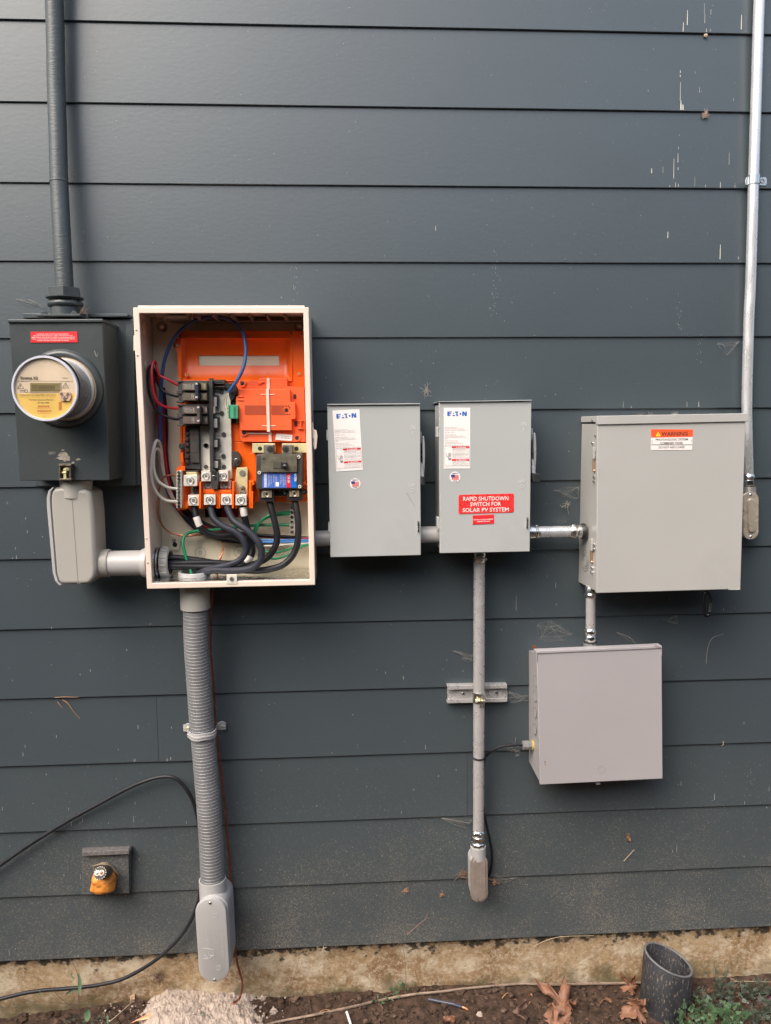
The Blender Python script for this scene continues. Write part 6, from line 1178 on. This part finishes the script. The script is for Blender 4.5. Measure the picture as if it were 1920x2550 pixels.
# stones and chips one can tell apart
rs = random.Random(21)
for i, (c, u, v, s, col, lab) in enumerate(((cL, 605, 440, .013, 0, 'flat grey brown stone chip beside the dry curled leaf'), (cL, 1040, 463, .015, 1, 'pale stone half buried in the pink sand'), (cL, 1180, 470, .011, 1, 'pale stone chip on the dark soil right of the sand'), (cL, 665, 508, .011, 1, 'white stone at the end of the copper strands'), (cM, 130, 375, .011, 0, 'tan clod under the wire rope'), (cM, 75, 488, .013, 0, 'tan clod at the lower left of the dark soil'), (cM, 405, 480, .008, 1, 'small pale pebble right of the black wire scrap'), (cM, 175, 468, .007, 0, 'small brown pebble left of the black wire scrap'), (cL, 1330, 460, .012, 0, 'brown stone in the soil above the wire rope'), (cL, 1590, 395, .011, 0, 'brown stone against the foundation above the wire rope'))):
    p = gspot(c, u, v, s*.25); b = MB(); b.ball(p, s, sc=(1, .75, .6), sub=3, rough=.6, seed=i*3.1)
    b.done('stone', M_CLOD if col == 0 else M_SAND, None, ang=30, label=lab, cat='stone')
# leaves
M_LEAF = mat('dry_brown_leaf', (.21, .1, .058), .6, var=.25, vs_=45, bump=.5, bs=90, dirt=(.25, .11, .06), ds=35, dt=.6)
M_LEAF2 = mat('dull_brown_leaf', (.15, .09, .065), .7, var=.3, vs_=45, bump=.5, bs=90)
def leaf(label, c, u, v, size, rot, tilt, curl, m, seed, lobes=5, lift=.012, name='maple_leaf', spot=None):
    p = spot or gspot(c, u, v, lift); t = MB(); N_, K_ = 90, 9; r = random.Random(seed); vs = [Vector((0, 0, 0))]
    lob = [(-2.3, .5), (-1.15, .85), (0, 1.05), (1.15, .88), (2.3, .5)] if lobes == 5 else [(0, 1.)]
    for k in range(1, K_+1):
        for i in range(N_):
            a = -math.pi+2*math.pi*i/N_
            if lobes == 5:
                rad = .38
                for la, lr in lob: dlt = abs(a-la); rad = max(rad, lr*max(0, 1-(dlt/.62)**1.5))
                rad *= 1+.13*math.sin(a*17+seed)+.07*math.sin(a*29)
                if abs(abs(a)-math.pi) < .2: rad *= .5
            else: rad = .34+.66*max(0, math.cos(a))**3*.9+.3*max(0, -math.cos(a))**4; rad += .025*math.sin(a*17)
            q = rad*k/K_*size; x, y = q*math.sin(a), q*math.cos(a); rn = k/K_
            z = 1.6*curl*size*(rn**2)*(.4+.9*math.sin(a*2+seed))+.2*size*noise.noise(Vector((x/size*3, y/size*3, seed)))*rn*2-.03*size*abs(math.sin(a*2.73))*rn
            vs.append(Vector((x, y, z)))
    fs = [(0, 1+i, 1+(i+1) % N_) for i in range(N_)]+[(1+k*N_+i, 1+(k+1)*N_+i, 1+(k+1)*N_+(i+1) % N_, 1+k*N_+(i+1) % N_) for k in range(K_-1) for i in range(N_)]
    M4 = Matrix.Rotation(rot, 4, 'Z'); M5 = Matrix.Rotation(tilt[0], 4, 'X') @ Matrix.Rotation(tilt[1], 4, 'Y')
    vs = [M5 @ (M4 @ q)+p for q in vs]; t.raw(vs, fs); o = t.done(name, m, None, ang=70, label=label, cat='leaf'); s = o.modifiers.new('th', 'SOLIDIFY'); s.thickness = .0006
    return o
leaf('large dry brown maple leaf lying flat in the middle of the soil', cM, 770, 455, .076, R(48), (R(24), R(-8)), .18, M_LEAF, 2.0)
leaf('dry brown maple leaf cut off by the bottom edge, below the large flat one', cM, 735, 540, .05, R(-70), (R(30), 0), .15, M_LEAF, 4.0)
leaf('folded brown maple leaf leaning against the black pipe, lower one', cM, 1085, 480, .058, R(175), (R(62), R(14)), .3, M_LEAF, 1.2, lift=.024)
leaf('ragged brown maple leaf leaning against the black pipe, upper one', cM, 1062, 378, .036, R(40), (R(60), R(-20)), .35, M_LEAF, 6.2, lift=.016)
leaf('small orange brown leaf at the bottom edge near the wire scrap', cM, 280, 518, .02, R(80), (R(35), 0), .3, M_LEAF, 3.1, lobes=1, name='dry_leaf')
leaf('grey brown curled leaf standing like a cone on the soil', cM, 575, 490, .03, R(-25), (R(48), R(30)), .5, M_LEAF2, 8.1, lobes=1, lift=.014, name='dry_leaf')
leaf('tiny brown leaf between the maple leaves and a green seedling', cM, 965, 435, .012, R(60), (R(40), 0), .3, M_LEAF, 9.2, lobes=1, name='dry_leaf')
leaf('pale curled dry leaf standing near the left of the sand', cL, 575, 428, .017, R(10), (R(75), R(10)), .4, mat('pale_dry_leaf', (.45, .3, .2), .7, var=.2), 5.5, lobes=1, lift=.012, name='dry_leaf')
leaf('rusty leaf on the soil between the copper ground wire and the wire rope', cL, 1280, 423, .017, R(120), (R(30), 0), .2, M_LEAF2, 5.9, lobes=1, name='dry_leaf')
for i, (u, v, s, lab) in enumerate(((1520, 405, .015, 'pale brown leaf among the green plants at the right, middle one'), (1500, 352, .014, 'brown leaf at the top of the green plants on the right'), (1405, 395, .012, 'brown leaf just right of the black pipe'), (1640, 455, .012, 'brown leaf at the far right edge among the plants'))):
    leaf(lab, cM, u, v, s, R(40*i+20), (R(35), R(10)), .3, M_LEAF if i % 2 == 0 else M_LEAF2, i*2.3+1, lobes=1, lift=.015, name='dry_leaf')
# plants
M_GRN = mat('leaf_green', (.07, .13, .06), .5, var=.35, vs_=40); M_GRN2 = mat('grey_green_leaf', (.06, .078, .055), .55, var=.35, vs_=40); M_STEM = mat('stem_brown', (.12, .075, .05), .7, var=.3); M_STEMG = mat('stem_green', (.1, .14, .06), .6, var=.2); M_PURP = mat('purple_leaf', (.16, .07, .1), .55, var=.3)
def frond(mb, p, dr, L, r):
    """small divided leaf: midrib with pairs of notched leaflets"""
    dr = dr.normalized(); sd = dr.cross(Vector((r.uniform(-.4, .4), -1, r.uniform(.2, .8)))).normalized(); nm = sd.cross(dr).normalized()
    def leaflet(o, d, l, w):
        s = d.cross(nm).normalized(); b0 = o; pts = [b0, b0+d*l*.3+s*w*.5, b0+d*l*.42+s*w*.25, b0+d*l*.62+s*w*.55, b0+d*l*.72+s*w*.22, b0+d*l+nm*l*.08, b0+d*l*.72-s*w*.22, b0+d*l*.62-s*w*.55, b0+d*l*.42-s*w*.25, b0+d*l*.3-s*w*.5]
        mb.raw(pts, [tuple(range(10))], 0)
    for k in range(4):
        t_ = .25+k*.22; o = p+dr*L*t_+nm*L*.1*t_*t_
        if k == 3: leaflet(o, dr, L*.42, L*.34)
        else:
            for sg in (-1, 1): leaflet(o, (dr*.55+sd*sg).normalized(), L*(.42-.06*k), L*.26)
def plant(label, roots, h, nst, nlf, L, m, seed, spread=.5, name='wild_geranium', toward=Vector((0, -.25, 0))):
    r = random.Random(seed); t = thing(name, label, 'plant', roots[0]); st = MB(); lf = MB()
    for k in range(nst):
        p = roots[k % len(roots)]+Vector((r.gauss(0, .008), r.gauss(0, .006), 0)); d = Vector((r.uniform(-spread, spread), r.uniform(-.3, .1), 1)).normalized(); hh = h*r.uniform(.45, 1.05)
        q = [p+d*hh*s+toward*hh*s*s*.8+Vector((r.gauss(0, .002), 0, 0)) for s in (0, .35, .7, 1)]; st.tube(q, .0009, 5, sub=3, taper=.0004)
        for j in range(nlf):
            s = r.uniform(.25, 1.0); i = min(2, int(s*3)); o = q[i].lerp(q[i+1], s*3-i if s*3-i <= 1 else 1)
            dd = Vector((r.uniform(-1, 1), r.uniform(-1, .3), r.uniform(-.25, .9))).normalized(); ll = L*r.uniform(.6, 1.2)
            st.tube([o, o+dd*ll*.8], .0005, 4, sub=1); frond(lf, o+dd*ll*.7, dd, ll, r)
    st.done('stems', M_STEM, t); lf.done('foliage', m, t, normals=False, ang=180)
gp = lambda u, v: gspot(cM, u, v)
plant('tall grey green divided-leaf plant rising right of the black pipe', [gp(1430, 440), gp(1450, 430)], .1, 9, 9, .017, M_GRN2, 1, .35)
plant('bright green low divided-leaf plant at the foot of the black pipe', [gp(1290, 520), gp(1360, 510)], .055, 10, 8, .019, M_GRN, 2, .8)
plant('grey green plant hugging the right side of the black pipe', [gp(1345, 440), gp(1340, 470)], .06, 8, 8, .014, M_GRN2, 3, .5)
plant('bushy green plant between the tall plant and the bottom edge', [gp(1450, 500), gp(1500, 515)], .05, 10, 8, .018, M_GRN, 4, .8)
plant('dense low grey green plant at the right edge near the foundation', [gp(1590, 400), gp(1640, 405), gp(1560, 410)], .05, 16, 8, .014, M_GRN2, 5, .7)
plant('green plant at the lower right corner of the photo', [gp(1600, 500), gp(1655, 490), gp(1560, 520)], .045, 14, 7, .015, M_GRN2, 6, .8)
plant('small purple leaved plant at the right edge', [gp(1655, 430)], .03, 6, 7, .012, M_PURP, 7, .6)
plant('tiny green seedlings against the foundation in the middle', [gp(40, 395), gp(90, 372)], .016, 6, 4, .011, M_GRN, 8, .8, 'seedling')
plant('few small green leaves above the wire rope near the middle', [gspot(cL, 1640, 430)], .012, 4, 3, .01, M_GRN, 9, .8, 'seedling')
plant('small dark green weed on the sand heap', [gspot(cL, 870, 505)], .018, 4, 3, .013, M_GRN, 10, .8, 'seedling')
plant('low green weeds at the left of the soil', [gspot(cL, 310, 520), gspot(cL, 420, 515)], .02, 6, 4, .012, M_GRN2, 11, .8, 'seedling')
# broad leaved sprout on the left
t = thing('sprout', 'thin sprout with long narrow leaves before the foundation at the left', 'plant', gspot(cL, 345, 475))
st = MB(); st.tube([cL(345, 490, .06), cL(342, 440, .06), cL(340, 380, .058), cL(336, 310, .055), cL(318, 262, .05), cL(268, 183, .04)], .0011, 6, taper=.0004)
st.tube([cL(350, 465, .06), cL(290, 430, .07), cL(240, 385, .075), cL(215, 355, .075)], .0009, 6, taper=.0004); st.tube([cL(345, 440, .06), cL(250, 428, .07), cL(130, 420, .07), cL(40, 408, .07)], .0009, 6, taper=.0004); st.tube([cL(360, 480, .07), cL(420, 440, .05), cL(452, 400, .05), cL(455, 370, .05)], .0006, 5, taper=.0004)
st.done('stems', M_STEM, t)
def blade(mb, c, pts, w, d, bend=.25):
    P = smooth([c(u, v, d) for u, v in pts], 6); n = len(P); vs = []
    for i, p in enumerate(P):
        tt = (P[min(i+1, n-1)]-P[max(i-1, 0)]).normalized(); s = Vector((tt.z, -.3, -tt.x)).normalized(); k = math.sin(math.pi*(.06+.94*i/(n-1)))**.7*w if i < n-1 else .0002
        vs += [p-s*k, p+Vector((0, k*bend*2, 0)), p+s*k]
    mb.raw(vs, [f for i in range(n-1) for f in ((i*3, i*3+1, i*3+4, i*3+3), (i*3+1, i*3+2, i*3+5, i*3+4))], 0)
lf = MB(); blade(lf, cL, [(341, 390), (345, 345), (340, 298)], .0058, .062); blade(lf, cL, [(332, 372), (308, 376), (282, 396)], .004, .06); blade(lf, cL, [(372, 508), (378, 480), (384, 455)], .0095, .09); blade(lf, cL, [(176, 412), (174, 390), (172, 372)], .002, .07); blade(lf, cL, [(463, 521), (465, 495), (462, 475)], .003, .09); blade(lf, cL, [(320, 325), (308, 308), (312, 298)], .0022, .06)
lf.done('leaves', mat('grey_green_blade', (.12, .19, .11), .5, var=.2, vs_=60), t, normals=False, ang=180)
M_WEB = mat('cobweb_silk', (.3, .28, .25), .8, var=.2)
# dead stems, needles, twigs
def twig(label, pts, r, m, name='twig', cat='twig'):
    b = MB(); b.tube([c(u, v, d) for c, u, v, d in pts], r, 6, sub=5, taper=r*.5); b.done(name, m, None, label=label, cat=cat)
M_NEED = mat('dry_needle', (.4, .2, .1), .7, var=.2); M_TW = mat('twig_brown', (.16, .1, .07), .8, var=.3); M_STRAW = mat('straw', (.42, .33, .22), .7, var=.2)
twig('long rusty pine needle caught on the siding at the left', [(cT, 590, 918, .012), (cT, 640, 950, .014), (cT, 690, 1020, .015), (cT, 755, 1095, .013)], .0011, M_NEED, 'pine_needle', 'needle')
twig('short rusty pine needle left of the long one on the siding', [(cT, 543, 935, .012), (cT, 565, 965, .014), (cT, 590, 993, .013)], .001, M_NEED, 'pine_needle', 'needle')
twig('rusty pine needle lying along the board edge above the two hanging ones', [(cT, 520, 896, .016), (cT, 620, 890, .018), (cT, 740, 893, .016)], .0009, M_NEED, 'pine_needle', 'needle')
twig('thin dry stem leaning on the foundation above the sand, below a moss tuft', [(cL, 690, 410, .02), (cL, 697, 380, .02), (cL, 688, 350, .014), (cL, 680, 330, .01)], .0007, M_TW, 'dead_stem', 'stem')
twig('dry stem leaning on the foundation left of the middle', [(cM, 85, 385, .02), (cM, 88, 300, .012), (cM, 78, 200, .01), (cM, 60, 165, .012)], .0008, M_TW, 'dead_stem', 'stem')
twig('second dry stem with a fork beside the dark stain on the foundation', [(cM, 148, 360, .03), (cM, 130, 290, .02), (cM, 140, 240, .02), (cM, 120, 190, .012)], .0009, M_TW, 'dead_stem', 'stem')
twig('dry reddish stem in front of the lowest board in the middle', [(cM, 95, 132, .025), (cM, 140, 92, .028), (cM, 175, 62, .03), (cM, 182, 30, .03)], .0007, mat('red_stem', (.3, .15, .12), .7), 'dead_stem', 'stem')
twig('dry root hanging from under the siding right of the middle', [(cM, 640, 185, .012), (cM, 690, 160, .018), (cM, 760, 142, .018), (cM, 900, 138, .014)], .001, M_STRAW, 'root', 'root')
twig('thin dry stem crossing the foundation left of the middle', [(cL, 1250, 430, .04), (cL, 1262, 350, .02), (cL, 1285, 270, .012), (cL, 1295, 215, .012)], .0006, M_TW, 'dead_stem', 'stem')
twig('straw lying on the soil beside the ground wire', [(cL, 1050, 420, .03), (cL, 1065, 450, .06), (cL, 1090, 498, .09)], .0012, M_STRAW, 'straw', 'straw')
twig('pale straw crossing the plants at the right edge', [(cM, 1490, 335, .04), (cM, 1580, 335, .04), (cM, 1680, 338, .04)], .001, M_STRAW, 'straw', 'straw')
twig('pale twig leaning over the soil between the copper strands and curled leaf', [(cL, 470, 512, .1), (cL, 520, 470, .08), (cL, 580, 415, .05)], .001, M_STRAW, 'straw', 'straw')
leaf('small tan leaf stuck on the siding below the lower grey box', cY, 1050, 1408, .014, R(10), (R(88), 0), .2, M_LEAF, 3.3, lobes=1, name='dry_leaf', spot=cY(1050, 1408, .018))
twig('pale straw stuck on the siding under the small tan leaf', [(cY, 1030, 1507, .014), (cY, 1050, 1485, .02), (cY, 1074, 1458, .016)], .0012, M_STRAW, 'straw', 'straw')
twig('long pale silk strand curving on the siding right of the lower grey box', [(cY, 1385, 655, .012), (cY, 1392, 590, .014), (cY, 1412, 545, .014), (cY, 1462, 526, .013)], .0005, M_WEB, 'silk_strand', 'strand')
twig('short pale curl under the board edge right of the lower grey box', [(cY, 1458, 990, .014), (cY, 1460, 1003, .016), (cY, 1452, 1010, .014)], .0008, M_STRAW, 'straw', 'straw')
r = random.Random(5); b = MB()
for i in range(170):
    x = r.uniform(-1.1, 1.2); d_ = r.uniform(.02, .36); a_ = r.uniform(0, 3.14); L = r.uniform(.008, .04); z1_, z2_ = gz(x, d_), gz(x+L*math.cos(a_), abs(d_+L*math.sin(a_)*.5))
    b.tube([Vector((x, -d_, z1_+.003)), Vector((x+L*math.cos(a_)*.5, -(d_+L*math.sin(a_)*.25), max(z1_, z2_)+r.uniform(.003, .01))), Vector((x+L*math.cos(a_), -abs(d_+L*math.sin(a_)*.5), z2_+.003))], r.choice((.0005, .0008, .0012)), 5, sub=2, mi=r.choice((0, 0, 1, 2)))
b.done('ground_litter', [M_TW, M_STRAW, M_NEED], None, kind='stuff')
# cobwebs, nests and wall debris
M_WEB = mat('cobweb_silk', (.3, .28, .25), .8, var=.2)
def web(label, c, pts, n, seed, jit=25, dd=.02, rr=.00014):
    r = random.Random(seed); b = MB()
    for i in range(int(n*1.7)):
        a_, e_ = r.sample(pts, 2); m_ = ((a_[0]+e_[0])/2+r.gauss(0, jit), (a_[1]+e_[1])/2+r.gauss(0, jit)*.8)
        b.tube([c(a_[0]+r.gauss(0, jit*.4), a_[1]+r.gauss(0, jit*.4), .012), c(m_[0], m_[1], dd), c(e_[0]+r.gauss(0, jit*.4), e_[1]+r.gauss(0, jit*.4), .012)], rr, 4, sub=4)
    b.done('cobweb', M_WEB, None, label=label, cat='cobweb')
web('wispy cobweb between the strut channel and the lower box', cF, [(460, 1030), (590, 1060), (480, 1100), (600, 1100), (450, 1080)], 14, 1, 12, .03)
web('cobweb on the siding left of the long conduit above the strut', cF, [(80, 755), (150, 800), (215, 820), (215, 780)], 12, 2, 10)
web('cobweb with litter on the siding between the two vertical conduits', cF, [(670, 565), (820, 575), (740, 545), (830, 680), (900, 640), (690, 660)], 16, 3, 16)
web('faint cobweb on the siding right of the coupling above the lower box', cF, [(1210, 625), (1290, 650), (1350, 700), (1330, 690)], 9, 4, 10)
web('thin cobweb stretched left of the large box', cE, [(0, 680), (190, 655), (100, 720), (190, 740), (60, 700)], 12, 5, 14)
web('cobweb under the board edge right of the shiny conduit top, near the wall', cQ, [(30, 1680), (80, 1690), (180, 1690), (220, 1660), (110, 1790)], 10, 6, 10)
web('cobweb on the board just below the carabiner', cX, [(75, 225), (160, 205), (110, 240), (165, 250)], 9, 7, 6)
web('wispy cobweb left of the painted gland nut', cA, [(170, 395), (300, 400), (400, 460), (490, 485)], 9, 8, 10)
web('cobweb beside the lower end of the long vertical conduit', cG, [(0, 755), (200, 800), (380, 830), (410, 780), (340, 900)], 12, 9, 14)
web('cobweb where the dusty conduit body meets the siding', cG, [(720, 1540), (850, 1650), (1030, 1580), (650, 1600), (900, 1600)], 10, 10, 14)
def tuft(label, c, u, v, d, n, s, seed, m, name='debris_tuft', cat='debris', rad=.0006):
    r = random.Random(seed); b = MB(); p = c(u, v, d)
    for i in range(n):
        o = p+Vector((r.gauss(0, s*.35), r.uniform(-s*.2, 0), r.gauss(0, s*.35))); e_ = o+Vector((r.gauss(0, s*.7), r.uniform(-s*.3, 0), r.gauss(0, s*.8)))
        b.tube([o, o.lerp(e_, .5)+Vector((r.gauss(0, s*.2), -abs(r.gauss(0, s*.1)), r.gauss(0, s*.2))), e_], rad*r.uniform(.6, 1.3), 4, sub=3)
    b.done(name, m, None, label=label, cat=cat)
M_NEST = mat('egg_sac', (.3, .22, .17), .9, var=.3, vs_=200)
tuft('fuzzy brown egg sac under the second board edge at the upper right', cP, 940, 1055, .012, 70, .006, 1, M_NEST, 'egg_sac', 'egg sac')
b = MB(); b.ball(cP(950, 327, .012), .0042, sc=(1.1, .8, 1), sub=3, rough=.3); b.done('egg_sac', mat('egg_sac_pale', (.4, .32, .22), .9, var=.3, vs_=200), None, label='small round pale egg sac under the first board edge at the upper right', cat='egg sac')
tuft('tuft of rusty litter in the corner beside the hub of the dark meter box', cA, 868, 520, .1, 26, .009, 3, M_TW)
tuft('reddish litter stuck left of the dusty conduit body', cG, 300, 1520, .016, 26, .018, 4, M_TW)
tuft('reddish litter stuck right of the dusty conduit body', cG, 715, 1630, .016, 16, .008, 5, M_NEED)
tuft('pale wisp of litter on the siding above the first safety switch', crop(600, 0, .54022), 852, 1800, .012, 34, .008, 6, M_WEB, rad=.0004)
tuft('rusty litter hanging under the board edge, right of the lower conduit body', cU, 1160, 1875, .014, 10, .008, 7, M_NEED)
tuft('rusty twig cluster on the lowest board left of the dusty conduit body', cU, 1375, 1915, .014, 9, .008, 8, M_NEED)
tuft('dry moss tuft on the foundation left of the lettered conduit body', cL, 680, 312, .004, 60, .012, 9, M_TW)
tuft('pinkish debris under the board edge near the middle', cL, 1400, 192, .018, 14, .008, 10, M_STRAW, rad=.001)
tuft('small litter wisp on the gland side of the lower cable', cF, 500, 1440, .016, 14, .014, 11, M_WEB, rad=.0004)
tuft('wispy litter on the siding left of the large box, above its pipe', cE, 100, 800, .014, 16, .014, 12, M_WEB, rad=.0005)
